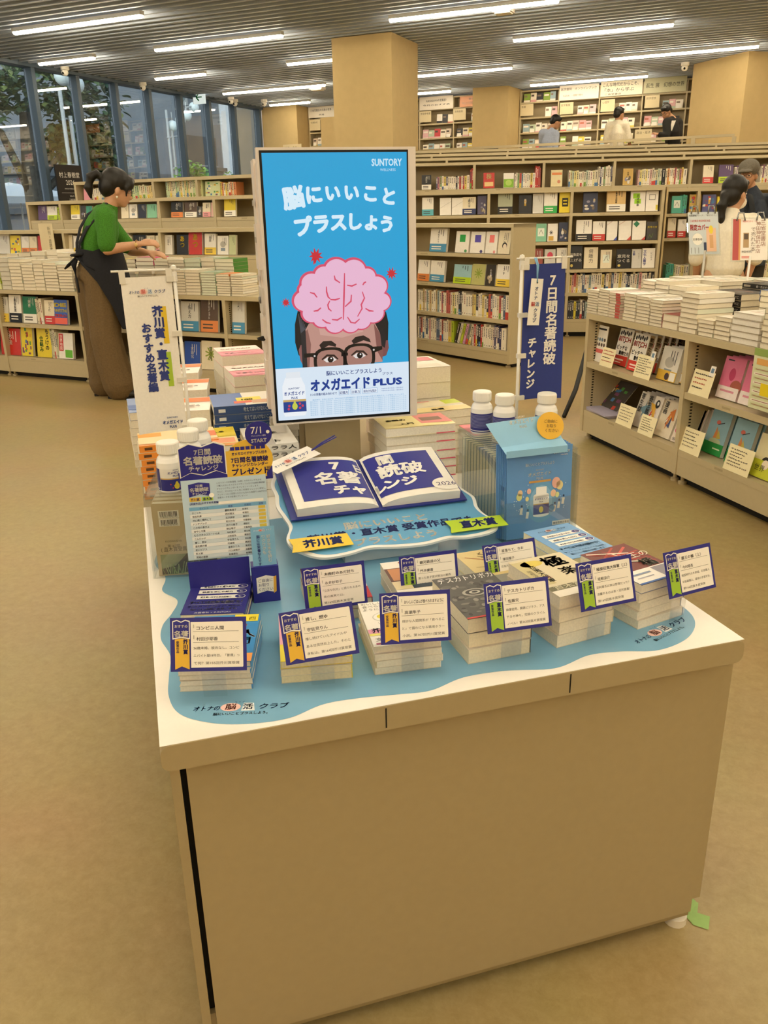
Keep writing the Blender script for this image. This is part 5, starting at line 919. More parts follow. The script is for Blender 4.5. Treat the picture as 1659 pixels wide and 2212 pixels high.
part('shirt', blob([('t', [V((-.22, 0, .8)), V((-.2, 0, 1.25))], [.17, .14], .8, (1, 0, 0)), ('t', [V((-.2, -.17, 1.27)), E_*.9+V((-.2, -.17, 1.27))*.1], [.07, .06]), ('t', [V((-.2, .17, 1.27)), V((-.15, .2, 1.0))], [.07, .06])], .013, mat('3A3E46', .8), 'shirt', 3), t)
part('trousers', blob([('t', [V((-.2, -.08, .88)), V((-.2, -.08, .05))], [.10, .07]), ('t', [V((-.2, .08, .88)), V((-.2, .08, .05))], [.10, .07])], .015, mat('2A2A2E', .8), 'trousers', 2), t)
part('hair', blob([('b', H @ V((0, -.02, .05)), (.085, .104, .085), H)], .01, HAIR, 'hair', 2), t); shoe((-.2, -.08, 0), (.9, .3), t); shoe((-.2, .08, 0), (.9, .3), t)
m = MB(); m.box(-.005, .13, -.035, .035, -.004, .004, mat('1A1A1C', .3)); single('telephone', m, 'black telephone held in the hand at the left picture edge', 'telephone', Matrix(((_r0.x, math.sin(YAW), 0, -1.86), (_r0.y, math.cos(YAW), 0, 7.9), (0, 0, 1, 0), (0, 0, 0, 1))) @ TR(.19, -.03, 1.235, .1) @ Matrix.Rotation(-.2, 4, 'Y'))
# ------------------------------------------------------------------ the promotion table
TZ = 0.62
M_STEEL_SHADED = mat('A89874', 0.42, noise=0.02, nscale=60, spec=0.35); M_STEEL_D_SHADED = mat('94845F', 0.5, noise=0.02)  # shelf steel again, with a standing person's shadow put into its colour
t = thing('display_table', 'beige steel display table with a plain front panel in the foreground', 'table', TR(0, 0, 0))
def rr(x0, x1, z0, z1, r, n=5, corners='1111'):
    pts = []
    for k, (cx, cz, a0) in enumerate(((x1-r, z0+r, -90), (x1-r, z1-r, 0), (x0+r, z1-r, 90), (x0+r, z0+r, 180))):
        if corners[k] == '1': pts += [(cx+r*math.cos(RAD(a0+90*j/n)), cz+r*math.sin(RAD(a0+90*j/n))) for j in range(n+1)]
        else: pts.append(((x1, x1, x0, x0)[k], (z0, z1, z1, z0)[k]))
    return pts
PR = rr(-0.036, 0.868, TZ-0.040, TZ-0.0008, 0.016, corners='1001'); PR = rr(-0.036, 0.868, TZ-0.040, TZ-0.0008, 0.013)
YT = Matrix(((1, 0, 0, 0), (0, 0, -1, 0), (0, 1, 0, 0), (0, 0, 0, 1)))
m = MB(); m.prism(PR, -2.95, -0.951, M_STEEL_SHADED, YT)
for x in (0.272, 0.56): m.box(x-0.0009, x+0.0009, 0.9502, 0.9512, TZ-0.036, TZ-0.004, M_GAP)
part('worktop', m, t)
m = MB(); m.box(-0.006, 0.861, 0.98, 1.0, 0.035, 0.5785, M_STEEL_SHADED); m.box(-0.006, 0.861, 0.985, 1.0, 0.022, 0.035, M_STEEL_D_SHADED); part('front_panel', m, t)
m = MB(); m.box(-0.028, -0.0145, .984, 2.93, 0.03, 0.562, M_STEEL_SHADED); m.box(-.0145, -.0065, .99, 1.0, .03, .09, M_STEEL_SHADED); part('side_panel', m, t)
m = MB(); m.box(0.8635, 0.881, .984, 2.93, 0.06, 0.563, M_STEEL_SHADED); part('side_panel', m, t)
m = MB(); m.box(-0.014, 0.862, 1.002, 2.92, 0.045, 0.575, M_GAP); part('carcass', m, t)
for x in (0.02, 0.845):
    m = MB(); m.lathe([(0.0, 0), (0.021, 0), (0.021, 0.016), (0.012, 0.02), (0.012, 0.045)], mat('DAD2C2', .5), 14, TR(x, 1.0, 0)); part('foot', m, t)
m = MB(); gt = mat('92B568', 0.6, noise=0.08); m.fp(XY(0, 0, 0.001), [(0.868, 1.02), (0.89, 1.045), (0.912, 1.02), (0.895, 1.0), (0.912, 0.985), (0.89, 0.96), (0.87, 0.978)], gt); m.add([(0.88, 1.0, 0.001), (0.91, 1.02, 0.001), (0.90, 1.05, 0.012)], [(0, 1, 2)], gt)
single('green_tape', m, 'scrap of green tape on the floor by the table foot', 'tape')
def cat(pts, n=8):
    out = []
    N = len(pts)
    for i in range(N):
        p0, p1, p2, p3 = (Vector(pts[(i+k-1) % N]) for k in range(4))
        for j in range(n):
            s = j/n; out.append(tuple(0.5*((2*p1)+(-p0+p2)*s+(2*p0-5*p1+4*p2-p3)*s*s+(-p0+3*p1-3*p2+p3)*s**3)))
    return out
m = MB(); m.box(-0.0355, 0.8675, 0.9525, 1.93, TZ-0.0006, TZ, mat('F7F2EA', 0.28, noise=0.01, spec=.5))
blue = cat([(-0.018, 1.07), (-0.005, 1.02), (0.035, 0.985), (0.085, 0.967), (0.138, 0.964), (0.19, 0.982), (0.243, 0.981), (0.297, 0.973), (0.345, 0.968), (0.402, 0.986), (0.467, 0.984), (0.542, 0.967), (0.608, 0.985), (0.661, 0.980), (0.72, 0.965), (0.785, 0.984), (0.832, 1.03), (0.845, 1.09), (0.833, 1.17), (0.83, 1.25), (0.848, 1.36), (0.835, 1.5), (0.80, 1.7),
            (0.4, 1.75), (0.05, 1.72), (-0.02, 1.6), (-0.004, 1.5), (-0.012, 1.44), (0.012, 1.39), (0.0, 1.34), (-0.017, 1.30), (-0.022, 1.25), (-0.010, 1.19), (-0.015, 1.13)])
m.fp(XY(0, 0, TZ), blue, mat('76ABCC', 0.28, noise=0.02, spec=.5), 0.0003)
MATSHEET = m
def club_logo(m, F, w, tag=True, light=False, dark='3A5C9E'):
    """the little brain club mark, w wide, baseline at 0"""
    k = ink('F2F4F6' if light else dark); s = w*0.098
    m.text(F, 'オトナの', 0, 0, s, k, fit=.27*w, bold=.02, shear=.15)
    m.disc(F, .385*w, .045*w, .105*w, .075*w, ink('F3C9C2'), .0005); m.text(F, '脳', .385*w, .005*w, s*1.2, ink('E8685F'), .0009, .012, 'c')
    m.fp(F, [(.5*w, -.03*w), (.64*w, -.03*w), (.62*w, .11*w), (.515*w, .12*w)], ink('E6EEF2'), .0005); m.text(F, '活', .565*w, .0, s*1.15, ink('3F6FB0'), .0009, .015, 'c')
    m.text(F, 'クラブ', .68*w, .0, s*1.1, k, fit=.3*w, bold=.02, shear=.15)
    for a in (-.03, .0, .03): m.line(F, [((.47+a)*w, .125*w), ((.47+a*1.6)*w, .15*w)], .006*w, k, .0005)
    if tag: m.text(F, '脳にいいことプラスしよう。', .22*w, -.095*w, s*.55, ink('F2F4F6' if light else '3E3A38'), fit=.56*w, bold=.02)
m = MATSHEET
a = RAD(-14); club_logo(m, face((0.012, 1.022, TZ), (math.cos(a), math.sin(a), 0), (-math.sin(a), math.cos(a), 0)), 0.135)
a = RAD(20); club_logo(m, face((0.700, 0.992, TZ), (math.cos(a), math.sin(a), 0), (-math.sin(a), math.cos(a), 0)), 0.132)
single('table_cover_sheet', m, 'glossy white table sheet printed with a wavy blue pool and club marks', 'table cover')

# ---- book piles on the sheet
def cover_art(kind, w, d, h):
    m = MB(); F = XY(0, 0, h); t_ = lambda s, x, y, z, c, **k: m.text(F, s, x*w, y*d, z*w, ink(c), **k); R = lambda x0, y0, x1, y1, c, hh=.0004: m.rect(F, x0*w, y0*d, x1*w, y1*d, ink(c), hh)
    if kind == 'konbini':
        R(0, 0, 1, .8, '2F86C8'); R(.62, .84, .98, 1.0, 'E8D838', .0006); R(0, .25, .5, .8, '4E9AD2', .0005); t_('文', .1, .86, .14, '3A3A3E'); t_('人', .74, .5, .26, 'F2F4F4', bold=.02); t_('間', .74, .36, .22, 'F2F4F4', bold=.02); t_('!!', .74, .68, .2, 'E86A4A', bold=.04); t_('西', .84, .87, .12, '3A6A30'); R(0, 0, 1, .16, 'F0A050', .0006)
    elif kind == 'moyu':
        R(0, .34, 1, 1, 'E8A9B8'); R(0, 0, 1, .34, 'EBD93C', .0005); t_('芥川賞', .08, .1, .2, '2E3A78', fit=.5*w, bold=.04); t_('受賞作', .6, .12, .12, '2E3A78', bold=.02); m.disc(F, .86*w, .2*d, .13*w, .1*d, ink('E0524A'), .0008, 14); t_('88', .79, .15, .14, 'F8F0D8', h=.0012, bold=.05); m.disc(F, .55*w, .3*d, .2*w, .04*d, ink('E8B4C4'), .0008)
    elif kind == 'gohan':
        R(0, 0, 1, 1, 'F3F0E8', .0002); t_('おいしいごはんが', .04, .93, .09, '6A665E'); t_('食べられます', .04, .86, .09, '6A665E'); t_('ように', .04, .79, .09, '6A665E')
        m.disc(F, .45*w, .62*d, .31*w, .13*d, ink('C9C6BC'), .0004); m.disc(F, .45*w, .62*d, .295*w, .12*d, ink('F5F3EC'), .0006); m.disc(F, .45*w, .63*d, .24*w, .075*d, ink('E2D23A'), .0008); m.line(F, [(.2*w, .5*d), (.26*w, .36*d), (.62*w, .36*d), (.7*w, .52*d)], .006*w, ink('8A867E'))
        R(.0, .27, .52, .36, 'E7A2BC', .0006); t_('芥川賞', .05, .285, .15, '3A3A5E', fit=.42*w, bold=.02, h=.001); R(0, .22, 1, .265, 'E8E070', .0006); m.disc(F, .82*w, .17*d, .13*w, .085*d, ink('6FA3BC'), .0008); m.disc(F, .82*w, .17*d, .1*w, .065*d, ink('E8D868'), .001); t_('20', .75, .14, .12, '3E6A86', h=.0014, bold=.03); R(.05, .03, .4, .06, 'A84A6A', .0006); t_('文', .06, .1, .12, '5A5650')
    elif kind == 'teska':
        R(0, 0, 1, 1, '55534F', .0002); rg = random.Random(4)
        for j in range(70): x, y = rg.uniform(.05, .92), rg.uniform(.05, .78); m.disc(F, x*w, y*d, rg.uniform(.02, .08)*w, rg.uniform(.01, .04)*d, ink(rg.choice(['77746C', '3B3936', '8E8A80', '484642', '64625C'])), .0003+.000004*j, 10)
        for r, c in ((.2, 'A29E94'), (.15, '3A3835'), (.09, 'B8B4A8'), (.05, '2E2C2A')): m.disc(F, .45*w, .55*d, r*w, r*.62*w, ink(c), .0008+.0002*(.2-r)*10)
        t_('テスカトリポカ', .04, .85, .2, 'F0EEE8', fit=.92*w, h=.0014, shear=.1); R(0, 0, 1, .03, 'C8403A', .0006)
    elif kind == 'gokuraku':
        R(0, .22, 1, 1, 'D8CDAE', .0002); R(0, .3, .25, .95, 'C8BC8C', .0004); m.disc(F, .3*w, .85*d, .2*w, .08*d, ink('DCC85A'), .0004); R(0, .14, 1, .24, '6E6A4E', .0006); t_('直木賞', .1, .155, .14, 'D8D0B0', fit=.5*w, h=.001); R(0, 0, 1, .14, 'EDE6D6', .0005); t_('極', .48, .7, .4, '26221E', bold=.03); t_('楽', .55, .45, .3, '26221E', bold=.02); t_('征夷大将軍', .24, .8, .13, '3A342C', vert=True, bold=.01); t_('上', .2, .45, .12, 'C03A3A'); t_('垣根涼介', .1, .7, .09, '4A443A', vert=True)
    elif kind == 'saiou':
        R(0, .3, 1, 1, '6E2A24', .0002); rg = random.Random(9)
        for j in range(14): m.line(F, [(rg.uniform(0, .5)*w, rg.uniform(.4, 1)*d), (rg.uniform(.5, 1)*w, rg.uniform(.4, 1)*d)], rg.uniform(.01, .05)*w, ink(rg.choice(['C84A40', 'E8DCC8', '2E1E1C', 'A8382E', '3A2A28'])), .0004+.00003*j)
        t_('塞王の', .4, .6, .22, 'F0E8D8', shear=.2, h=.0012); t_('楯', .6, .36, .3, 'F0E8D8', bold=.03, h=.0012); R(0, 0, 1, .32, 'ECE7E0', .0008); R(0, 0, 1, .03, '3A66B0', .001); R(.6, .03, 1, .3, '8C8690', .001); m.line(F, [(.1*w, .22*d), (.5*w, .22*d)], .05*w, ink('7A8AA8'), .0012); m.line(F, [(.1*w, .13*d), (.45*w, .13*d)], .03*w, ink('9A9AA8'), .0012)
    elif kind == 'kobiki':
        R(0, 0, 1, 1, '5A1E22', .0002); R(.1, .35, .8, .9, '2E3A5E', .0004); R(.78, 0, 1, 1, '8A3A4E', .0005); R(0, 0, 1, .3, 'B83230', .0006); t_('直木賞', .5, .16, .14, 'F2E8E0', h=.001, bold=.03); t_('第169', .62, .03, .12, 'F2E8E0', h=.001); R(.9, .3, 1, 1, 'E8E0D6', .0007)
    elif kind == 'ginga':
        R(0, 0, 1, 1, 'F0EAE0', .0002); t_('銀河', .3, .86, .2, 'C04A44', bold=.02); R(0, .2, 1, .8, '6A4A3A', .0004); R(.05, .45, .55, .78, 'C88A5A', .0006); m.disc(F, .4*w, .55*d, .14*w, .1*d, ink('D8A888'), .0008); R(.3, .2, .8, .45, '3A4A5A', .0008); R(0, .2, .3, .42, 'E0D0A8', .0007)
    elif kind == 'hoshi':
        R(0, 0, 1, 1, 'DCC890', .0002); rg = random.Random(2)
        for j in range(16): m.line(F, [(rg.uniform(.1, .9)*w, rg.uniform(.3, .95)*d)]+[(rg.uniform(.1, .9)*w, rg.uniform(.3, .95)*d)], .02*w, ink(rg.choice(['B86A4A', 'A8905A', 'EDE0B8', '6A5A3E'])), .0003+.00003*j)
        m.disc(F, .4*w, .4*d, .12*w, .1*d, ink('B84A40'), .001); R(0, 0, 1, .22, '8A8A80', .0008)
    elif kind in ('club_navy', 'club_sky'):
        nv = kind == 'club_navy'; R(0, 0, 1, 1, '2C2C80' if nv else '7CAADA', .0002); club_logo(m, face((.2*w, .86*d, h), (1, 0, 0), (0, 1, 0)), .62*w, True, nv, '2E3A78')
        for j, s in enumerate(('本を読もうと思う気力', '読書を楽しむ知力', '覚え思い出すための記憶力')):
            y0 = .66-.14*j; R(.16, y0, .82, y0+.1, 'F4F2EC', .0005); t_(s, .47, y0+.025, .06, '2C2C80', al='c', fit=.5*w, h=.0008, bold=.02); m.disc(F, .86*w, (y0+.05)*d, .09*w, .05*d, ink('F4F2EC'), .0006); m.disc(F, .86*w, (y0+.05)*d, .08*w, .042*d, ink('2C2C80'), .0008); t_('も', .86, y0+.025, .07, 'F4F2EC', al='c', h=.0011)
        c = 'F4F2EC' if nv else '3F78AE'
        t_('すべては元気な脳から！', .5, .27, .1, c, al='c', fit=.84*w, bold=.03); m.line(F, [(.08*w, .24*d), (.92*w, .24*d)], .006*w, ink(c)); t_('サントリーオメガエイドPLUSは、', .5, .17, .07, c, al='c', fit=.86*w, bold=.01); t_('脳にいい活動を応援します。', .5, .1, .07, c, al='c', fit=.74*w, bold=.01); t_('文藝春秋 × SUNTORY', .5, .02, .06, c, al='c')
    return m
def table_pile(x, y, deg, w, d, htot, n, cover, kind, desc, group, page='EAE3D2', spine='right', z0=TZ, jit=.002, sp_txt=None, ec=None):
    rg = random.Random(desc); h = htot/n
    for k in range(n):
        nm = 'top copy' if k == n-1 else ('bottom copy' if k == 0 else ordn(n-1-k)+' copy down')
        T = TR(x, y, z0+.0004+k*h, RAD(deg)) @ Matrix.Translation((rg.uniform(-jit, jit), rg.uniform(-jit, jit), 0)) @ Matrix.Rotation(rg.uniform(-.012, .012), 4, 'Z')
        t = thing('paperback', '%s of %s' % (nm, desc), 'book', T, group)
        hb = h-.0006; cm = mat(cover, 0.3, noise=.03); c = .0004
        ce = cm if k == n-1 else mat('D2CAB8', .5, noise=.03)
        m = MB(); m.box(0, w, 0, d, 0, c, ce); m.box(0, w, 0, d, hb-c, hb, ce)
        x0, x1, y0, y1 = .0008, w-.0008, .0008, d-.001
        if spine == 'right': m.box(w-.0012, w, 0, d, c, hb-c, cm); x1 = w-.0013
        elif spine == 'left': m.box(0, .0012, 0, d, c, hb-c, cm); x0 = .0013
        elif spine == 'front':
            m.box(0, w, 0, .0012, c, hb-c, cm); y0 = .0013
            if sp_txt: F = XZ(0, -.0001, 0); m.text(F, sp_txt[0], .02+w*.3, hb*.28, hb*.6, ink(sp_txt[1]), fit=w*.5, bold=.03); m.line(F, [(.012, hb*.5), (.03, hb*.5)], hb*.4, ink(sp_txt[1]))
        if ec: F = XZ(0, .0018, 0); m.rect(F, w*.72, -.0006, w-.002, .0022, ink(ec), .002); 
        part('cover', m, t)
        m = MB(); m.box(x0, x1, y0, y1, c, hb-c, mat(page, .75, noise=.06, nscale=280)); part('page_block', m, t)
        if k == n-1 and kind: part('cover_print', cover_art(kind, w, d, hb), t)
WB = 'prize paperback piles on the blue sheet'
table_pile(-.001, 1.077, -14, .105, .148, .046, 5, '3C8CCB', 'konbini', 'the blue-covered paperback pile behind the lowest left prize card', WB, sp_txt=None, page='E4DCCB')
table_pile(.142, 1.053, -9, .105, .148, .037, 3, 'E5D53E', 'moyu', 'the yellow-banded paperback pile with a red burst', WB, page='E6D9B4')
table_pile(.280, 1.032, -5, .102, .146, .048, 4, 'EFECE4', 'gohan', 'the white paperback pile with a yellow soup bowl cover', WB, page='E2DCCB')
table_pile(.424, 1.020, 1.5, .105, .150, .075, 3, '55534F', 'teska', 'the thick charcoal paperback pile with white brush title', WB, page='E8DEC4')
table_pile(.574, 1.021, 8, .105, .148, .088, 4, 'D9CFB2', 'gokuraku', 'the beige paperback pile with black brush characters', WB, page='ECE3CE')
table_pile(.725, 1.034, 12.7, .102, .146, .079, 5, '6E7FA8', 'saiou', 'the dark red paperback pile nearest the table corner', WB, page='EDE5D2')
table_pile(.222, 1.225, -4, .105, .148, .038, 2, '7A2A2A', 'kobiki', 'the red paperback pile half behind its green-ribbon card', WB, page='E6DCC4')
table_pile(.372, 1.19, -2, .105, .150, .042, 2, 'EDE6DA', 'ginga', 'the paperback pile with a painted red-titled cover, below the wavy board', WB, page='E6DEC8')
table_pile(.525, 1.178, 3, .105, .148, .045, 2, 'D8C690', 'hoshi', 'the buff paperback pile with sketched figures behind the charcoal pile', WB, page='E6DEC8')
table_pile(.690, 1.195, 8, .105, .150, .064, 4, '7CAADA', 'club_sky', 'the sky-blue booklet pile in front of the right leaflet holder', WB, page='EDE8C8', spine='back')
table_pile(.012, 1.262, -14, .105, .148, .033, 4, '2C2C80', 'club_navy', 'the navy booklet pile with three white bars', WB, page='E8DDC0')

# ---- prize cards
def prize_card(x, y, z, yaw, lean, roll, award, title, author, lines, label, tape_h):
    """x, y, z: middle of the card's upper edge"""
    w, h = .104, .074
    t = thing('prize_card', label, 'card', TR(x, y, z, RAD(yaw)), 'prize recommendation cards')
    R = Matrix.Rotation(RAD(-lean), 4, 'X') @ Matrix.Rotation(RAD(-roll), 4, 'Y') @ Matrix.Translation((-w/2, 0, -h))
    m = MB(); m.box(0, w, 0, .0012, 0, h, M_NAVY, R); part('card', m, t)
    q = R.to_3x3(); F = (R @ Vector((0, -.0001, 0)), q @ Vector((1, 0, 0)), q @ Vector((0, 0, 1)), q @ Vector((0, -1, 0)))
    m = MB(); P = lambda pts, c, hh=.0003: m.fp(F, [(a*w, b*h) for a, b in pts], c, hh); wh = ink('F4F0E8'); nv = ink('28286E'); tx = ink('3A3632')
    P([(.27, .07), (.95, .07), (.955, .09), (.955, .9), (.945, .92), (.27, .92)], wh)
    P([(.03, .6), (.145, .63), (.26, .6), (.26, .94), (.2, .965), (.145, .93), (.09, .965), (.03, .94)], wh, .0005); P([(.042, .625), (.145, .655), (.248, .625), (.248, .925), (.2, .945), (.145, .91), (.09, .945), (.042, .925)], M_NAVY, .0007)
    m.text(F, 'おすすめ', .145*w, .82*h, .044*w, wh, .001, .03, 'c', fit=.17*w); m.text(F, '名著', .145*w, .665*h, .08*w, wh, .001, .04, 'c', fit=.19*w)
    rc = ink('E2B53C' if award == '芥川賞' else '9CC23A'); P([(.06, .04), (.15, .1), (.25, .04), (.25, .6), (.145, .62), (.06, .6)], rc, .0005)
    m.text(F, '受賞作品', .098*w, .57*h, .04*w, nv, .0009, .02, vert=True); m.text(F, award, .2*w, .6*h, .066*w, nv, .0009, .04, vert=True)
    for j, s in enumerate(('作品名', '著者名')): m.text(F, s, .31*w, (.87-.2*j)*h, .016*w, tx, .0005, vert=True)
    for j in range(2): m.line(F, [(.3*w, (.74-.2*j)*h), (.9*w, (.74-.2*j)*h)], .0004, tx, .0004)
    m.text(F, title, .345*w, .775*h, .055*w, tx, .0005, .015, fit=min(.56*w, .06*w*len(title))); m.text(F, author, .345*w, .575*h, .052*w, tx, .0005, .01, fit=.056*w*len(author))
    for j, s in enumerate(lines): m.text(F, s, .305*w, (.41-.14*j)*h, .042*w, tx, .0005, 0, fit=min(.6*w, .047*w*len(s)))
    part('print', m, t)
    m = MB(); b = R @ Vector((w*.5, .0015, .008)); Rz = Matrix.Rotation(RAD(-yaw), 3, 'Z')
    p = [b+Vector((-.017, 0, .0)), b+Vector((.017, 0, .0)), b+Vector((.017, .022, -.012)), b+Vector((-.017, .022, -.012)), Vector((b.x-.017, b.y+.024, TZ-z+.002)), Vector((b.x+.017, b.y+.024, TZ-z+.002))]
    m.add(p, [(0, 1, 2, 3), (3, 2, 5, 4)], M_TAPE); part('tape_strip', m, t)
A, N_ = '芥川賞', '直木賞'
prize_card(.047, 1.044, .750, -14, 20, -1, A, 'コンビニ人間', '村田沙耶香', ['36歳未婚、彼氏なし。コンビ', 'ニバイト歴18年目。「普通」っ', 'て何？第155回芥川賞受賞'], 'prize card with yellow ribbon at the lowest left, before the blue paperback', .05)
prize_card(.194, 1.028, .749, -9, 20, 5, A, '推し、燃ゆ', '宇佐見りん', ['推し続けていたアイドルが', 'ある日突然炎上した。そのと', 'き私は。第164回芥川賞受賞'], 'prize card with yellow ribbon tilted up, before the yellow-banded paperbacks', .05)
prize_card(.338, 1.018, .756, -5, 18, -2.5, A, 'おいしいごはんが食べられますように', '高瀬隼子', ['微妙な人間関係が「食べるこ', 'と」で露わになる職場ホラー', '小説。第167回芥川賞受賞'], 'prize card with yellow ribbon above the soup bowl cover', .05)
prize_card(.494, 1.012, .753, 1, 20, -2, N_, 'テスカトリポカ', '佐藤究', ['麻薬密売、臓器ビジネス、アス', 'テカの神々。究極のクライム', 'ノベル！第165回直木賞受賞'], 'prize card with green ribbon taped before the charcoal paperbacks', .05)
prize_card(.645, 1.022, .762, 8, 20, -2, N_, '極楽征夷大将軍（上）', '垣根涼介', ['足利尊氏は実は怠惰だった？', '活躍するのは弟・足利直義！', '第169回直木賞受賞'], 'prize card with green ribbon taped before the black brush title pile', .05)
prize_card(.806, 1.038, .752, 12, 20, -2, N_, '塞王の楯（上）', '今村翔吾', ['戦国時代の大津城。石垣職人', '対鉄砲職人、最強の矛盾対決。', '第166回直木賞受賞'], 'prize card with green ribbon closest to the table corner mark', .05)
prize_card(.262, 1.215, .727, -5, 10, 2, N_, '木挽町のあだ討ち', '永井紗耶子', ['「立派な仇討」と語られるあの', '夜の真実とは。', '第169回直木賞受賞'], 'prize card with green ribbon directly below the yellow prize tag', .05)
prize_card(.436, 1.24, .713, -3, 12, 1, N_, '銀河鉄道の父', '門井慶喜', ['困った息子宮沢賢治に翻弄', 'されながら愛を貫く', '物語。第158回'], 'prize card with green ribbon below the middle of the wavy board', .05)
prize_card(.590, 1.245, .712, 3, 20, 0, N_, '星落ちて、なお', '澤田瞳子', ['百鬼河鍋暁斎の娘とよは明治', '時代にも絵を描き', '生きた'], 'prize card with green ribbon leaning beside the sky-blue booklets', .05)

# ---- wavy board with an open paper book
t = thing('promotion_board', 'tilted wavy blue board with white rim carrying the open book', 'sign', TR(0, 1.41, .655))
TB = Matrix.Rotation(math.atan(.26), 4, 'X')
ol = cat([(.28, .005), (.257, .02), (.235, .046), (.230, .075), (.243, .112), (.238, .15), (.231, .191), (.236, .234), (.234, .272), (.244, .304), (.27, .335), (.35, .345), (.45, .338), (.55, .335), (.604, .31), (.621, .268), (.633, .234), (.630, .2), (.640, .171), (.650, .141), (.643, .105), (.647, .078), (.660, .049), (.655, .025), (.628, .011), (.582, .007), (.545, .012), (.493, .003), (.437, .006), (.383, .014), (.343, .005), (.306, .001)], 5)
m = MB(); m.prism(ol, -.005, 0, mat('F2F3F1', .35, noise=.01), TB); part('board', m, t)
cx, cy = .445, .17; inn = [(cx+(a-cx)*.965, cy+(b-cy)*.955) for a, b in ol]
q = TB.to_3x3(); FBD = (Vector((0, 0, 0)), q @ Vector((1, 0, 0)), q @ Vector((0, 1, 0)), q @ Vector((0, 0, 1)))
m = MB(); m.fp(FBD, inn, mat('62A6D4', .35, noise=.02), .0004); wt = ink('F4F3EE'); nv = ink('2C3A82')
m.text(FBD, '脳にいいこと', .436, .083, .026, wt, .0009, .03, 'c', fit=.175); m.text(FBD, '芥川賞・直木賞 受賞作品でも', .445, .0565, .025, nv, .0009, .03, 'c', fit=.35); m.text(FBD, 'プラスしよう', .441, .025, .026, wt, .0009, .03, 'c', fit=.17); part('print', m, t)
m = MB(); m.box(.338, .532, .04, .08, TZ-.655+.001, .003, mat('B9C7D0', .5, noise=.03)); part('riser', m, t)
m = MB(); m.box(.34, .53, .2, .25, TZ-.655+.001, .045, mat('B9C7D0', .5, noise=.03)); part('riser', m, t)
def prize_tag(x0, y0, x1, y1, c, s, label):
    t = thing('prize_tag', label, 'tag', TR(0, 1.41, .655))
    m = MB(); w = x1-x0; pts = [(x0, y0), (x1, y0+.002), (x1-.004, y1), (x0+.001, y1+.003), (x0+.006, (y0+y1)/2)]
    vs = [FBD[0]+FBD[1]*a+FBD[2]*b+FBD[3]*(.012-.18*abs(a-(x0+x1)/2)**1.2*0-.0) for a, b in pts]; m.prism(pts, .006, .0066, mat(c, .35, noise=.02), TB); part('tag', m, t)
    m = MB(); m.text((FBD[0]+FBD[3]*.0068, FBD[1], FBD[2], FBD[3]), s, (x0+x1)/2+.004, y0+.012, .026, nv, .0003, .04, 'c', fit=.078); part('lettering', m, t)
prize_tag(.231, .021, .352, .062, 'EBCB2E', '芥川賞', 'yellow prize tag stuck on the left front of the wavy board')
prize_tag(.551, .019, .676, .058, 'B3D334', '直木賞', 'lime prize tag stuck on the right front of the wavy board')
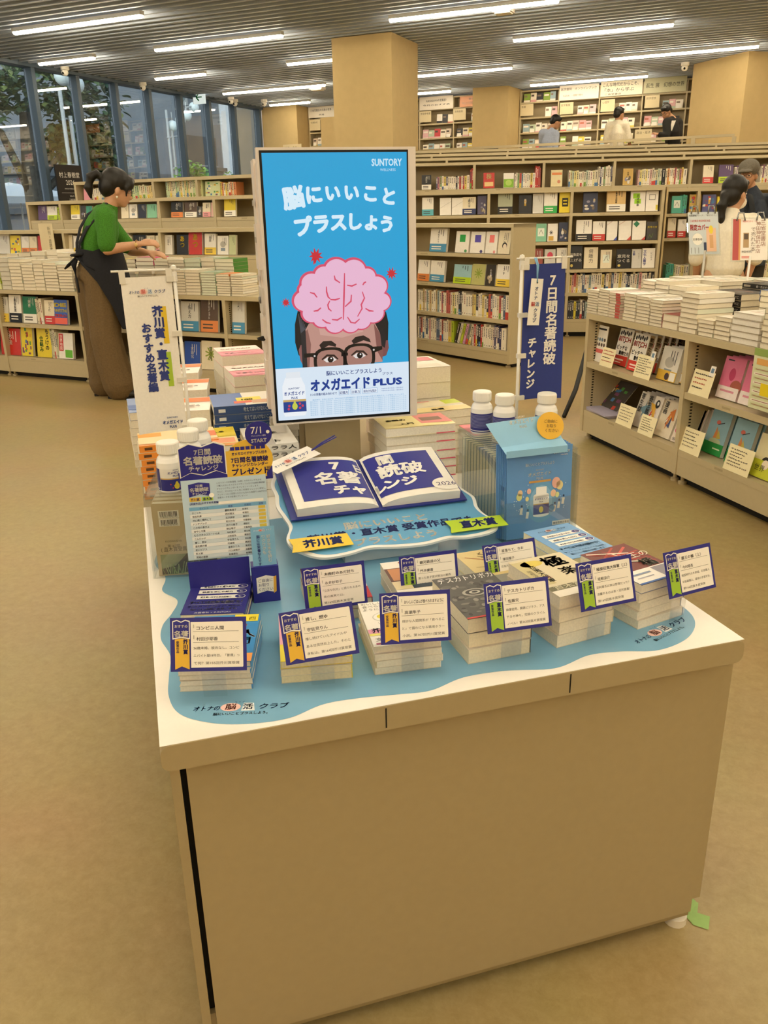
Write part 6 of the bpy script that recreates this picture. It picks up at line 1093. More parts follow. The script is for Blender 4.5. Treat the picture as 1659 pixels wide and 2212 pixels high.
# the open book
t = thing('open_paper_book', 'big open navy paper book with white lettering lying on the wavy board', 'model book', TR(.4375, 1.41, .655) @ TB @ TR(0, .125, .0055, RAD(0)))
BW_, BD_ = .188, .205
m = MB(); cm = mat('2A3488', .4, noise=.02); m.box(-BW_, -.012, 0, BD_, 0, .003, cm); m.box(.012, BW_, 0, BD_, 0, .003, cm); m.box(-.012, .012, 0, BD_, 0, .002, cm); part('cover', m, t)
def page_z(s): return .004+.026*(math.sin(min(1, s*1.0)*math.pi*.5)**.45)*(1-.42*max(0, s-.22)) if s > 0 else .006
for sg in (-1, 1):
    m = MB(); n = 16; top = []; 
    xs = [(.004+(BW_-.014-.004)*(k/n)) for k in range(n+1)]; zs = [page_z(k/n) for k in range(n+1)]; zs[0] = .006
    vs = []
    for yy in (.008, BD_-.008):
        for x_, z_ in zip(xs, zs): vs.append((sg*x_, yy, z_))
        for x_ in xs: vs.append((sg*x_, yy, .0032))
    k0 = 2*(n+1); fs = []
    for k in range(n):
        fs.append((k, k+1, k+1+k0, k+k0)); fs.append((k, k+n+1, k+n+2, k+1)); fs.append((k+k0, k+1+k0, k+n+2+k0, k+n+1+k0))
    fs.append((n, n+k0, 2*n+1+k0, 2*n+1)); m.add(vs, fs, mat('F1EEE6', .55, noise=.03)); part('page_block', m, t)
    # printed navy spread following the page curve
    m = MB(); x1 = .87; ys0, ys1 = .03, BD_-.022
    def on(u, v, e=.0006):
        u = max(0., min(1., u)); return Vector((sg*(xs[0]+(xs[-1]-xs[0])*u), v, page_z(u) if u > .03 else .006+(page_z(.03)-.006)*u/.03))+Vector((0, 0, e))
    g = [i/18*x1+.02 for i in range(19)]
    m.add([on(u, v) for v in (ys0, ys1) for u in g], [(i, i+1, 20+i, 19+i) for i in range(18)], mat('2B2F8E', .4, noise=.02))
    part('printed_page', m, t)
    m = MB()
    def ptext(s, xc, yb, size, wd, bold=.05, rot=0, e=.0012):
        c = glyph(s, bold); sx = wd/(c[3]-c[2]); vs = []
        for px, py in c[0]:
            a = (px-c[2])*sx-wd/2; b = py*size; a, b = a*math.cos(rot)-b*math.sin(rot), a*math.sin(rot)+b*math.cos(rot)
            X = (xc+a)*sg; vs.append(on((X-xs[0])/(xs[-1]-xs[0]), yb+b, e))
        m.add(vs, c[1], wt)
    def pdisc(xc, yc, r, c, e):
        m.add([on(((xc+r*math.cos(k*.262))*sg-xs[0])/(xs[-1]-xs[0]), yc+r*.8*math.sin(k*.262), e) for k in range(24)], [tuple(range(24))], c)
    if sg < 0: ptext('7', -.062, .142, .04, .024); ptext('名著', -.068, .088, .05, .1, .035); ptext('チャ', -.052, .046, .036, .07); ptext('日', -.012, .135, .036, .018)
    else: ptext('間', .052, .146, .038, .036); ptext('読破', .075, .096, .05, .105, .035); ptext('ンジ', .062, .052, .036, .074); ptext('レ', .016, .046, .036, .022); pdisc(.152, .038, .03, ink('F1EEE6'), .0016)
    if sg > 0: c0 = wt; wt = ink('3A3A6A'); ptext('2026', .152, .031, .02, .042, .0, 0, .0022); wt = c0
    part('lettering', m, t)
m = MB(); T2 = TR(0, 1.41, .655) @ TB; 
t2 = thing('bookmark_tag', 'white bookmark tag with a navy string lying across the open book corner', 'tag', T2 @ TR(.232, .262, .046, RAD(31)))
m = MB(); m.box(0, .125, -.022, .022, 0, .0008, mat('F4F1EA', .5, noise=.01)); part('card', m, t2); m = MB(); club_logo(m, face((.012, -.004, .0009), (1, 0, 0), (0, 1, 0)), .098); part('print', m, t2)
m = MB(); m.tube([(.118, 0, .002), (.15, .004, .006), (.2, .012, .004)], .0016, M_NAVY, 6); m.tube([(.118, 0, .002), (.15, -.002, .007), (.195, .002, .006)], .0016, M_NAVY, 6); part('string', m, t2)

# ---- acrylic holders, bottles
def open_box(w, d, h, th=.003, top=True):
    m = MB(); m.box(0, th, 0, d, 0, h, M_ACRYL); m.box(w-th, w, 0, d, 0, h, M_ACRYL); m.box(th, w-th, 0, th, 0, h, M_ACRYL); m.box(th, w-th, d-th, d, 0, h, M_ACRYL)
    if top: m.box(0, w, 0, d, h, h+th, M_ACRYL)
    return m
TLA = TR(-.026, 1.500, TZ+.0006, RAD(-10)); TRA = TR(.682, 1.478, TZ+.0006, RAD(1))
single('acrylic_case', open_box(.142, .25, .163), 'clear acrylic case of standing books under the left flag', 'case', TLA)
single('acrylic_case', open_box(.172, .245, .174), 'clear acrylic case of standing books under the navy flag', 'case', TRA)
for k in range(7):
    y0 = .008+.022*k; T = TLA @ TR(.010, y0, .001)
    t = thing('paperback', '%s upright paperback in the left acrylic case%s' % (ordn(k), ', photo and barcode on its cover' if k == 0 else ', counted from the barcode cover'), 'book', T, 'upright paperbacks in the left case')
    m = MB(); cm = mat('C9B58F' if k == 0 else 'D8CBB0', .4, noise=.03); m.box(0, .112, 0, .001, 0, .146, cm); m.box(0, .112, .0195, .0205, 0, .146, cm); m.box(0, .001, .001, .0195, 0, .146, cm); part('cover', m, t)
    m = MB(); m.box(.001, .110, .001, .0195, .001, .144, mat('E4DBC2', .75, noise=.06, nscale=280)); part('page_block', m, t)
    if k == 0:
        m = MB(); F = XZ(0, -.0003, 0); w = .112; h = .146; im = mat('6E7A44', .6, noise=.5, nscale=60); im2 = mat('5E6B3E', .6, noise=.6, nscale=90)
        for yy in (.83, .72):
            m.rect(F, .1*w, (yy-.03)*h, .44*w, (yy+.075)*h, ink('F0EADC')); x0 = .13; rg = random.Random(int(yy*100))
            while x0 < .41: q = rg.choice([.006, .01, .014]); m.rect(F, x0*w, yy*h, (x0+q)*w, (yy+.062)*h, ink('2E2A26'), .0008); x0 += q+rg.choice([.008, .012])
            m.text(F, '9784061876543', .13*w, (yy-.022)*h, .045*w, ink('4A443C'), .0008, fit=.28*w)
        m.rect(F, .52*w, .68*h, w, .88*h, mat('A8A884', .6, noise=.3, nscale=40)); m.rect(F, .52*w, .62*h, w, .72*h, im, .0006); m.disc(F, .72*w, .77*h, .12*w, .06*h, ink('4A3E2A'), .0007); m.disc(F, .7*w, .84*h, .045*w, .032*h, ink('5A4A34'), .0008)
        m.text(F, '第167回', .3*w, .4*h, .06*w, ink('4A4238'), al='c'); m.text(F, '( 直木賞受賞作 )', .36*w, .345*h, .09*w, ink('4A4238'), al='c', fit=.55*w)
        for j in range(5): m.line(F, [(.9*w-.05*w*j, .6*h), (.9*w-.05*w*j, .37*h)], .012*w, ink('8A7E66'))
        m.text(F, 'KODANSHA', .17*w, .47*h, .05*w, ink('5A5246')); m.rect(F, .06*w, .02*h, w, .3*h, mat('8E9470', .6, noise=.3, nscale=30)); m.fp(F, [(.06*w, .1*h), (.3*w, .14*h), (.5*w, .3*h), (.9*w, .28*h), (w, .2*h), (w, .06*h), (.06*w, .02*h)], ink('4A3A26'), .0007)
        for j in range(40): rg = random.Random(j); a = rg.uniform(.1, .98); m.line(F, [(a*w, .02*h), ((a+rg.uniform(-.06, .06))*w, rg.uniform(.08, .2)*h)], .012*w, ink(rg.choice(['7A8A4A', 'A8B07A', '8E9A62', '6A7A3E'])), .0009+.00001*j)
        part('cover_print', m, t)
for k in range(12):
    T = TRA @ TR(.008, .038+.0163*k, .001)
    t = thing('paperback', '%s pale upright paperback in the right acrylic case, counted from the leaflets' % ordn(k), 'book', T, 'upright paperbacks in the right case')
    m = MB(); cm = mat('7E9A9C', .4, noise=.03); m.box(0, .128, 0, .0009, 0, .158, cm); m.box(0, .128, .0147, .0156, 0, .158, cm); m.box(.1268, .128, .001, .0147, 0, .158, cm); part('cover', m, t)
    m = MB(); m.box(.0008, .1266, .001, .0147, .001, .157, mat('D9D6B8', .75, noise=.06, nscale=280)); part('page_block', m, t)
M_BOT = mat('F4F3EF', .25, noise=.01, spec=.5); M_LAB = mat('2B2F80', .3, noise=.02); M_GLD = mat('C9A660', .3)
def bottle(x, y, z, rot, label, front=True, lx=0):
    t = thing('supplement_bottle', label, 'bottle', TR(x, y, z, rot), 'white supplement bottles'); r = .0245
    prof = [(0, 0), (r*.92, 0), (r, .003), (r, .052), (r*.99, .057), (r*.86, .065), (r*.7, .069), (r*.7, .074)]
    m = MB(); m.lathe(prof, M_BOT, 28); part('body', m, t)
    m = MB(); m.lathe([(r*.8, .0725), (r*.84, .0735), (r*.84, .0915), (r*.79, .0935), (0, .094)], M_WHITE, 28)
    for k in range(28):
        a = 2*math.pi*k/28; m.box(r*.84-.0003, r*.84+.0004, -.0008, .0008, .075, .090, M_WHITE, Matrix.Rotation(a, 4, 'Z'))
    part('cap', m, t)
    m = MB(); n = 30; rl = r+.0004
    def cyl(z0, z1, a0, a1, mt, e=0.):
        k = max(2, int(abs(a1-a0)/.15)); vs = [((rl+e)*math.sin(a0+(a1-a0)*i/k), -(rl+e)*math.cos(a0+(a1-a0)*i/k), zz) for zz in (z0, z1) for i in range(k+1)]
        m.add(vs, [(i, i+1, k+2+i, k+1+i) for i in range(k)], mt, True)
    def ctext(s, ac, zb, size, wd, mt, bold=.02, e=.0004):
        c = glyph(s, bold); sx = wd/(c[3]-c[2]); vs = []
        for px, py in c[0]: a = ac+((px-c[2])*sx-wd/2)/rl; vs.append(((rl+e)*math.sin(a), -(rl+e)*math.cos(a), zb+py*size))
        m.add(vs, c[1], mt)
    cyl(.005, .027, -1.25, 1.25, M_LAB); cyl(.027, .0295, -1.25, 1.25, M_GLD); cyl(.0295, .047, -1.25, 1.25, mat('E6E4DE', .3, noise=.01))
    ctext('SUNTORY', 0, .044, .0026, .010, M_LAB); ctext('オメガエイド', 0, .0375, .0055, .030, M_LAB, .03); ctext('PLUS', 0, .0325, .004, .012, M_LAB, .03)
    vs = []; 
    for k in range(16):
        a = 2*math.pi*k/16; rr_ = .0055; X = rr_*math.sin(a)*(1 if math.cos(a) < .2 else .6); vs.append(((rl+.0005)*math.sin(X/rl), -(rl+.0005)*math.cos(X/rl), .0155+rr_*1.35*math.cos(a)))
    m.add(vs, [tuple(range(16))], ink('D8C83E'))
    for a, zz in ((-.45, .018), (-.3, .011), (.36, .021), (.5, .0145), (.3, .0105)): 
        m.add([((rl+.0005)*math.sin(a+.055*math.cos(k*.7)), -(rl+.0005)*math.cos(a+.055*math.cos(k*.7)), zz+.0014*math.sin(k*.7)) for k in range(9)], [tuple(range(9))], ink('C83A50'))
    cyl(.005, .047, 1.3, 5.0, M_LAB); rg = random.Random(1)
    for zz in [.043-.0027*j for j in range(11)]: cyl(zz-.0005, zz+.0005, 1.45, 4.85-rg.uniform(0, .8), mat('8A90BC', .5, noise=.0), .0004)
    cyl(.0075, .0095, 1.45, 4.85, ink('E4E4EC'), .0004)
    part('label_wrap', m, t)
bz = TZ+.1665
bottle(.028, 1.522, bz, .35, 'white supplement bottle showing its gold-striped front, on the left case', True)
bottle(.070, 1.60, bz, 2.9, 'white supplement bottle showing its back text, behind the front-facing one')
bottle(.094, 1.675, bz, 3.2, 'white supplement bottle farthest back on the left case')
bz = TZ+.1775
bottle(.716, 1.672, bz, 3.0, 'white supplement bottle farthest left on the right case, back text showing')
bottle(.748, 1.622, bz, 2.9, 'white supplement bottle second on the right case, nearer the viewer')
bottle(.838, 1.60, bz, 3.3, 'white supplement bottle behind the round yellow sticker')
# ---- left leaflet stand
t = thing('leaflet_stand', 'clear leaflet stand with book-shaped header, list leaflets and navy pocket', 'stand', TR(.036, 1.362, TZ+.0005, RAD(-4)))
m = MB(); m.box(0, .15, .03, .032, 0, .24, M_ACRYL); m.box(0, .105, .0, .002, 0.0, .085, M_ACRYL); m.box(0, .002, 0, .03, 0, .085, M_ACRYL); m.box(.103, .105, 0, .03, 0, .085, M_ACRYL); m.box(0, .15, 0, .05, 0, .002, M_ACRYL); part('acrylic_holder', m, t)
m = MB(); m.box(.0, .106, -.0012, -.0002, 0, .082, M_NAVY); part('pocket_front', m, t)
m = MB(); m.box(.108, .155, -.022, .008, 0, .068, M_NAVY); F = XZ(.108, -.0222, 0); m.fp(F, [(.007, .018), (.024, .022), (.04, .018), (.04, .048), (.024, .052), (.007, .048)], ink('F2EEE4'))
for j, s in enumerate(('ご自由に', 'お取り', 'ください')): m.text(F, s, .01, .040-.0085*j, .0068, ink('3A3A6A'), .0009)
m.fp(F, [(.036, .016), (.041, .02), (.042, .05), (.037, .048)], ink('E0A83A'), .0009); part('pocket_box', m, t)
HD2 = Matrix.Translation((0, .0155, -.002))
m = MB(); pts = [(.002, .228), (.020, .236), (.042, .230), (.064, .237), (.082, .229), (.082, .282), (.064, .289), (.042, .282), (.020, .289), (.002, .281)]; XZM = Matrix(((1, 0, 0, 0), (0, 0, -1, 0), (0, 1, 0, 0), (0, 0, 0, 1)))
m.prism(pts, -.0135, -.012, M_WHITE, XZM); F = XZ(0, .0118, 0); inn = [(.042+(a-.042)*.95, .258+(b-.258)*.93) for a, b in pts]; m.fp(F, inn, M_NAVY, .0002)
m.text(F, '7日間', .043, .268, .0115, M_WHITE, .0005, .03, 'c'); m.text(F, '名著読破', .043, .252, .0155, M_WHITE, .0005, .04, 'c', fit=.066); m.text(F, 'チャレンジ', .043, .240, .0105, M_WHITE, .0005, .03, 'c', fit=.05); m.box(.0, .16, .0125, .014, .215, .238, M_NAVY); part('book_header', m, t, T=HD2)
m = MB(); F = XZ(0, .0125, 0); yl = mat('E6BC44', .45, noise=.02); m.disc(F, .122, .252, .040, .036, yl, .0, 32); m.rect(F, .082, .22, .150, .27, yl, .0001)
m.prism([(.122+.04*math.cos(k*.2), .252+.036*math.sin(k*.2)) for k in range(32)], -.0145, -.0126, yl, XZM)
for j, (s, yy, z, wd) in enumerate((('オメガエイドサンプル付き', .262, .0062, .06), ('7日間名著読破', .249, .0105, .064), ('チャレンジカレンダー', .241, .007, .062), ('プレゼント', .2265, .0135, .064))): m.text(F, s, .122, yy, z, M_NAVY, .0006, .03, 'c', fit=wd)
for j in range(7): m.rect(F, .09+.0088*j, .2705, .097+.0088*j, .2765, M_NAVY, .0005)
part('yellow_header', m, t, T=HD2)
m = MB(); F = XZ(0, .0105, 0); m.prism([(.140+.023*math.cos(k*.2), .297+.022*math.sin(k*.2)) for k in range(32)], -.0125, -.0108, M_NAVY, XZM); m.text(F, '7/1', .136, .298, .017, M_WHITE, .0004, .0, 'c'); m.disc(F, .156, .300, .003, .003, M_WHITE, .0005); m.text(F, 'チャレンジキット配布', .140, .293, .003, M_WHITE, .0005, 0, 'c', fit=.024); m.text(F, 'START', .140, .2825, .009, M_WHITE, .0005, .03, 'c'); part('date_disc', m, t, T=HD2)
t = thing('list_leaflet', 'pale blue leaflet listing recommended prize books in the left stand', 'leaflet', TR(.036, 1.362, TZ+.0005, RAD(-4)) @ TR(.002, .006, .082) @ Matrix.Rotation(RAD(-8), 4, 'X'))
m = MB(); m.box(0, .145, 0, .004, 0, .1415, mat('BCD3E2', .4, noise=.02)); part('sheet', m, t)
m = MB(); F = XZ(0, -.0003, 0); m.fp(F, [(.012, .112), (.03, .116), (.048, .112), (.048, .134), (.03, .137), (.012, .134)], M_NAVY); m.text(F, '7日間', .03, .129, .005, M_WHITE, .0008, .03, 'c'); m.text(F, '名著読破', .03, .1215, .0075, M_WHITE, .0008, .03, 'c', fit=.032); m.text(F, 'チャレンジ', .03, .1155, .005, M_WHITE, .0008, .03, 'c'); m.disc(F, .05, .113, .0045, .004, M_WHITE, .0009)
m.rect(F, .012, .104, .031, .111, ink('E6C23A')); m.rect(F, .033, .104, .052, .111, ink('A9CB3E')); m.text(F, '芥川賞', .0215, .1055, .0052, M_NAVY, .0008, .02, 'c'); m.text(F, '直木賞', .0425, .1055, .0052, M_NAVY, .0008, .02, 'c'); m.text(F, '[受賞作品]おすすめ名著編', .012, .0985, .0042, M_NAVY, .0005, .02)
for j, s in enumerate(('このリストの対象書籍（20冊）の中からいずれかを', 'ご購入の方にオメガエイドサンプル付き7日間名著読破', 'チャレンジカレンダーをプレゼントいたします。', 'さらに、オメガエイドと共に7日間チャレンジに参加し、', 'アンケートにご回答いただいた方から抽選で1,000円分の', '図書カードを10名様にプレゼント！')): m.text(F, s, .06, .132-.0052*j, .0034, ink('4A4A6A'), .0005)
m.rect(F, .06, .0955, .138, .1005, ink('EFEFEA')); m.rect(F, .01, .088, .142, .094, ink('74ACD2'), .0006)
for x, s in ((.035, 'タイトル'), (.08, '著者'), (.11, '出版社'), (.133, '受賞')): m.text(F, s, x, .0895, .004, M_NAVY, .001, 0, 'c')
rows_ = [('きことわ', '朝吹真理子', '新潮社'), ('苦役列車', '西村賢太', '新潮社'), ('共に続く場所にて', '石沢麻依', '講談社'), ('ハンチバック', '市川沙央', '文藝春秋'), ('この世の喜びよ', '井戸川射子', '講談社'), ('冷やし中華', '鈴山萌子', '文藝春秋'), ('むらさきのスカートの女', '今村夏子', '朝日新聞'), ('ニムロッド', '上田岳弘', '講談社'), ('推し、燃ゆ', '宇佐見りん', '河出書房'), ('道化師の蝶', '円城塔', '講談社'), ('蛇にピアス', '金原ひとみ', '集英社'), ('乳と卵', '川上未映子', '文藝春秋'), ('荒地の家族', '佐藤厚志', '新潮社')]
for j, (a_, b_, c_) in enumerate(rows_):
    y0 = .0825-.0066*j; m.rect(F, .01, y0-.0008, .142, y0+.0054, ink('E4E8E8' if j % 2 else 'CFDDE4'), .0004)
    for x, s, wd in ((.014, a_, .004), (.07, b_, .004), (.1, c_, .0036)): m.text(F, s, x, y0, wd, ink('3A3A4A'), .0007, .01)
    m.rect(F, .128, y0, .14, y0+.005, ink('D8C04A'), .0007)
part('print', m, t)
t = thing('strip_leaflet', 'narrow pale blue leaflet with vertical lettering above the small navy box', 'leaflet', TR(.036, 1.362, TZ+.0005, RAD(-4)) @ TR(.112, -.016, .068) @ Matrix.Rotation(RAD(-7), 4, 'X'))
m = MB(); m.box(0, .041, 0, .003, 0, .07, mat('7DB4D6', .4, noise=.02)); part('sheet', m, t); m = MB(); F = XZ(0, -.0003, 0); club_logo(m, face((.005, -.0003, .063), (1, 0, 0), (0, 0, 1)), .031, False, True)
m.text(F, '好きな本を読む', .030, .056, .0072, M_WHITE, .0005, .02, vert=True); m.text(F, 'ワクワクも', .021, .056, .0072, M_WHITE, .0005, .02, vert=True); m.text(F, '脳には栄養なんです', .012, .056, .0062, M_NAVY, .0005, .02, vert=True); part('print', m, t)
# ---- right leaflet holder
t = thing('leaflet_holder', 'clear leaflet holder with a blue header in front of the right case', 'stand', TR(.672, 1.446, TZ+.0005, RAD(1)))
m = MB(); m.box(0, .170, .0, .002, 0, .085, M_ACRYL); m.box(0, .002, 0, .03, 0, .12, M_ACRYL); m.box(.168, .17, 0, .03, 0, .17, M_ACRYL); m.box(0, .17, .028, .03, 0, .17, M_ACRYL); m.box(0, .17, 0, .03, 0, .002, M_ACRYL); part('acrylic_holder', m, t)
m = MB(); hb = mat('92C6EA', .45, noise=.02); m.add([(.0, -.004, .19), (.136, -.004, .197), (.136, .02, .206), (.0, .02, .199), (-.022, .05, .243), (.122, .05, .25)], [(0, 1, 2, 3), (3, 2, 5, 4)], hb); m.box(0, .136, -.005, -.004, .183, .197, hb)
F = face((-.011, .034, .2195), (1, .0, .05), (-.12, .5, .75)); m.text(F, 'SUNTORY', .07, .031, .005, M_WHITE, .0006, .02, 'c'); m.text(F, 'オメガエイド', .07, .019, .011, M_WHITE, .0006, .03, 'c', fit=.055); m.text(F, 'PLUS', .07, .009, .0075, M_WHITE, .0006, .03, 'c'); part('header', m, t)
t = thing('round_sticker', 'round yellow sticker telling to take one, on the blue header', 'sticker', TR(.672, 1.446, TZ+.0005) @ TR(.112, .03, .232) @ Matrix.Rotation(RAD(-20), 4, 'X'))
m = MB(); m.prism([(.030*math.cos(k*.2), .028*math.sin(k*.2)) for k in range(32)], -.001, 0, mat('E8B73A', .4, noise=.02), XZM); part('disc', m, t); m = MB(); F = XZ(0, -.0002, 0)
for j, s in enumerate(('ご自由に', 'お取り', 'ください')): m.text(F, s, .001, .006-.0095*j, .0078, ink('4A3A2A'), .0012, .0, 'c', rot=-.1)
part('lettering', m, t)
for k in range(6):
    t = thing('blue_leaflet', 'front blue leaflet showing the white bottle picture' if k == 0 else 'blue leaflet %s behind the bottle leaflet in the holder' % ordn(k-1), 'leaflet', TR(.672, 1.446, TZ+.0005, RAD(1)) @ TR(.010-.003*k, .004+.0035*k, .003) @ Matrix.Rotation(RAD(-3), 4, 'X'), 'blue leaflets in the right holder')
    m = MB(); m.box(0, .148, 0, .0015, 0, .190+(.002*k), mat('6699D4', .35, noise=.02)); part('sheet', m, t)
    if k: continue
    m = MB(); F = XZ(0, -.0003, 0); W_ = .148; m.text(F, 'SUNTORY', .142, .174, .008, M_WHITE, .0005, .02, 'r'); m.text(F, 'WELLNESS', .137, .169, .0035, M_WHITE, .0005, 0, 'r'); m.text(F, '脳にいいことプラスしよう', .074, .153, .0072, M_WHITE, .0005, .01, 'c', fit=.065)
    m.text(F, 'SUNTORY', .074, .142, .004, M_WHITE, .0005, .01, 'c'); m.text(F, 'オメガエイド', .074, .131, .0095, M_WHITE, .0005, .02, 'c', fit=.052); m.text(F, 'PLUS', .074, .123, .007, M_WHITE, .0005, .02, 'c'); m.rect(F, .05, .1165, .1, .121, ink('C89A50'))
    for r, c in ((.034, '6BA3CE'), (.026, '86B5D8')): m.disc(F, .078, .075, r, r*1.35, ink(c), .0003+.0001*(.04-r)*100)
    B = lambda x0, y0, x1, y1, c, e: m.rect(F, x0, y0, x1, y1, ink(c), e)
    B(.060, .046, .096, .088, 'F4F3EF', .0012); m.disc(F, .078, .088, .018, .006, ink('F4F3EF'), .0012); B(.066, .09, .090, .107, 'FAF9F6', .0014); B(.060, .048, .096, .069, '2B2F80', .0015); B(.060, .069, .096, .071, 'C9A660', .0015); m.text(F, 'オメガエイド', .078, .079, .0055, M_NAVY, .0016, .02, 'c', fit=.03); m.text(F, 'PLUS', .078, .0735, .004, M_NAVY, .0016, .02, 'c'); m.disc(F, .078, .058, .005, .007, ink('D8C83E'), .0017); m.disc(F, .078, .046, .018, .004, ink('F4F3EF'), .0013)
    for x, y, r, c in ((.03, .098, .007, 'E8C8A0'), (.028, .09, .008, 'D8D890'), (.05, .1, .006, 'EAB8A8'), (.112, .112, .012, 'E8B4A4'), (.12, .106, .01, 'E8D8A0'), (.106, .09, .008, 'EFC8A8'), (.115, .086, .006, 'DDE0A0'), (.046, .084, .005, 'E8DC98')): m.disc(F, x, y, r*.8, r, ink(c), .0008)
    for x, y in ((.032, .052), (.046, .042), (.118, .056), (.108, .05), (.128, .064)):
        m.line(F, [(x, y), (x+.002, y+.014)], .006, ink('EDEBE4'), .0009); m.disc(F, x+.002, y+.018, .0022, .0024, ink('2E3A5E'), .001)
    m.disc(F, .103, .058, .008, .008, ink('2E5A96'), .0009); m.disc(F, .103, .058, .006, .006, ink('4F8FC2'), .001)
    rg = random.Random(8)
    for j in range(26): m.disc(F, rg.choice([rg.uniform(.015, .05), rg.uniform(.105, .14)]), rg.uniform(.05, .115), .0012, .0012, ink('C8DCEC'), .0007)
    B(.105, .02, .146, .029, 'F2EEE4', .0008); m.text(F, '機能性表示食品', .1255, .0222, .0055, ink('5A4A42'), .0012, .01, 'c', fit=.037); part('print', m, t)

# ---- two banner flags
def flag(px, py, sgn, w, z0, z1, cloth, label, draw, ztop=1.176, yaw=0.0):
    t = thing('banner_flag', label, 'flag', TR(px, py, 0, yaw), 'table banner flags'); wp = mat('E9E7E0', .35, noise=.01)
    m = MB(); m.tube([(0, 0, TZ+.002), (0, 0, ztop-.006)], .0035, wp, 10); m.lathe([(.0055, ztop-.03), (.0055, ztop-.012), (.0035, ztop-.011), (.0062, ztop-.006), (.005, ztop), (0, ztop+.002)], wp, 12); part('pole', m, t)
    m = MB(); m.lathe([(.035, TZ), (.035, TZ+.004), (.006, TZ+.008), (0, TZ+.008)], wp, 20); part('base', m, t)
    m = MB(); m.tube([(-.012*sgn, 0, z1+.012), (sgn*(w+.022), 0, z1+.012)], .0022, wp, 8); part('crossbar', m, t)
    x0, x1 = (.006, .006+w) if sgn > 0 else (-.006-w, -.006)
    n, k = 10, 16; vs = []; bend = lambda u, v: -.010*math.sin(u*math.pi)*v+.012*(u if sgn > 0 else 1-u)*v
    for j in range(k+1):
        v = j/k
        for i in range(n+1): u = i/n; sh = (.02*v if sgn < 0 else -.02*v)*(1-u if sgn < 0 else u); vs.append((x0+(x1-x0)*u+sh*0, -bend(u, v), z1-(z1-z0)*v))
    m = MB(); m.add(vs, [(j*(n+1)+i, j*(n+1)+i+1, (j+1)*(n+1)+i+1, (j+1)*(n+1)+i) for j in range(k) for i in range(n)], mat(cloth, .6, noise=.03, nscale=200), True); part('cloth', m, t)
    m = MB()
    for zz in (z1-.006, z1-(z1-z0)*.36, z1-(z1-z0)*.66, z0+.006): m.box(-.004 if sgn > 0 else -.016, .016 if sgn > 0 else .004, -.005, .005, zz-.005, zz+.005, mat('DCD8CC', .5, noise=.01))
    for xx in (x0+.004, x1-.004): m.box(xx-.006, xx+.006, -.003, .003, z1-.012, z1+.014, mat('E2DED4', .5, noise=.01))
    part('loops', m, t)
    class FM(MB):
        def add(s, vs, fs, mm, smooth=False):
            q = []
            for p in vs:
                u = (p[0]-x0)/(x1-x0); v = (z1-p[2])/(z1-z0); q.append((p[0], p[1]-bend(u, v), p[2]))
            MB.add(s, q, fs, mm, smooth)
    m = FM(); draw(m, face((x0, -.0006, z0), (1, 0, 0), (0, 0, 1)), x1-x0, z1-z0); part('print', m, t)
    return t
def draw_w(m, F, w, h):
    nv = ink('2F3E86'); club_logo(m, (F[0]+Vector((w*.14, 0, h*.90)), F[1], F[2], F[3]), w*.72)
    m.rect(F, w*.72, h*.58, w*.83, h*.815, ink('E6C636'), .0003); m.rect(F, w*.72, h*.3, w*.83, h*.525, ink('A9C83C'), .0003)
    m.text(F, '芥川賞・直木賞', w*.655, h*.82, w*.222, nv, .0007, .045, vert=True); m.text(F, 'おすすめ名著編', w*.40, h*.715, w*.205, nv, .0007, .045, vert=True)
    m.text(F, 'SUNTORY', w*.72, h*.085, w*.05, ink('5A74A8'), .0006, .02, 'c'); m.text(F, 'オメガエイド', w*.72, h*.048, w*.09, ink('34508E'), .0006, .04, 'c', fit=w*.42); m.text(F, 'PLUS', w*.72, h*.02, w*.07, ink('34508E'), .0006, .03, 'c')
flag(.082, 1.755, -1, .098, .842, 1.157, 'F1EEE8', 'white table flag with blue vertical lettering hanging at the left', draw_w)
def draw_b(m, F, w, h):
    wt_ = ink('F0EEEA'); m.text(F, '7日間名著読破', w*.70, h*.93, w*.29, wt_, .0007, .03, vert=True); m.text(F, 'チャレンジ', w*.27, h*.47, w*.235, wt_, .0007, .045, vert=True)
flag(.803, 1.676, 1, .098, .862, 1.157, '2C3C86', 'navy table flag with white vertical lettering beside the wide aisle', draw_b)
t = thing('hanging_tag', 'white club tag on a blue string hanging over the navy flag', 'tag', TR(.826, 1.658, 1.03, RAD(6)))
m = MB(); R = Matrix.Rotation(RAD(4), 4, 'Y'); m.box(-.015, .015, 0, .0008, 0, .098, M_WHITE, R); m.tube([R @ Vector((0, -.0005, .09)), R @ Vector((0, -.0007, .09))], .002, M_GAP, 8); part('card', m, t)
m = MB(); m.tube([R @ Vector((0, 0, .09)), (.007, .004, .125), (.005, .012, .14)], .0016, mat('7EB2D8', .5), 6); m.tube([R @ Vector((0, 0, .09)), (.010, .004, .125), (.009, .012, .14)], .0016, mat('7EB2D8', .5), 6); part('string', m, t)
m = MB(); q = R.to_3x3(); F = (R @ Vector((0, -.0003, 0)), q @ Vector((1, 0, 0)), q @ Vector((0, 0, 1)), q @ Vector((0, -1, 0))); m.text(F, 'オトナ', .0, .082, .0095, ink('34508E'), .0005, .02, vert=True); m.text(F, '脳', -.006, .05, .010, ink('D8504A'), .0005, .02, vert=True); m.text(F, '活', .005, .05, .010, ink('3F6FB0'), .0005, .02, vert=True); m.text(F, 'クラブ', .002, .037, .0105, ink('34508E'), .0005, .02, vert=True); part('print', m, t)
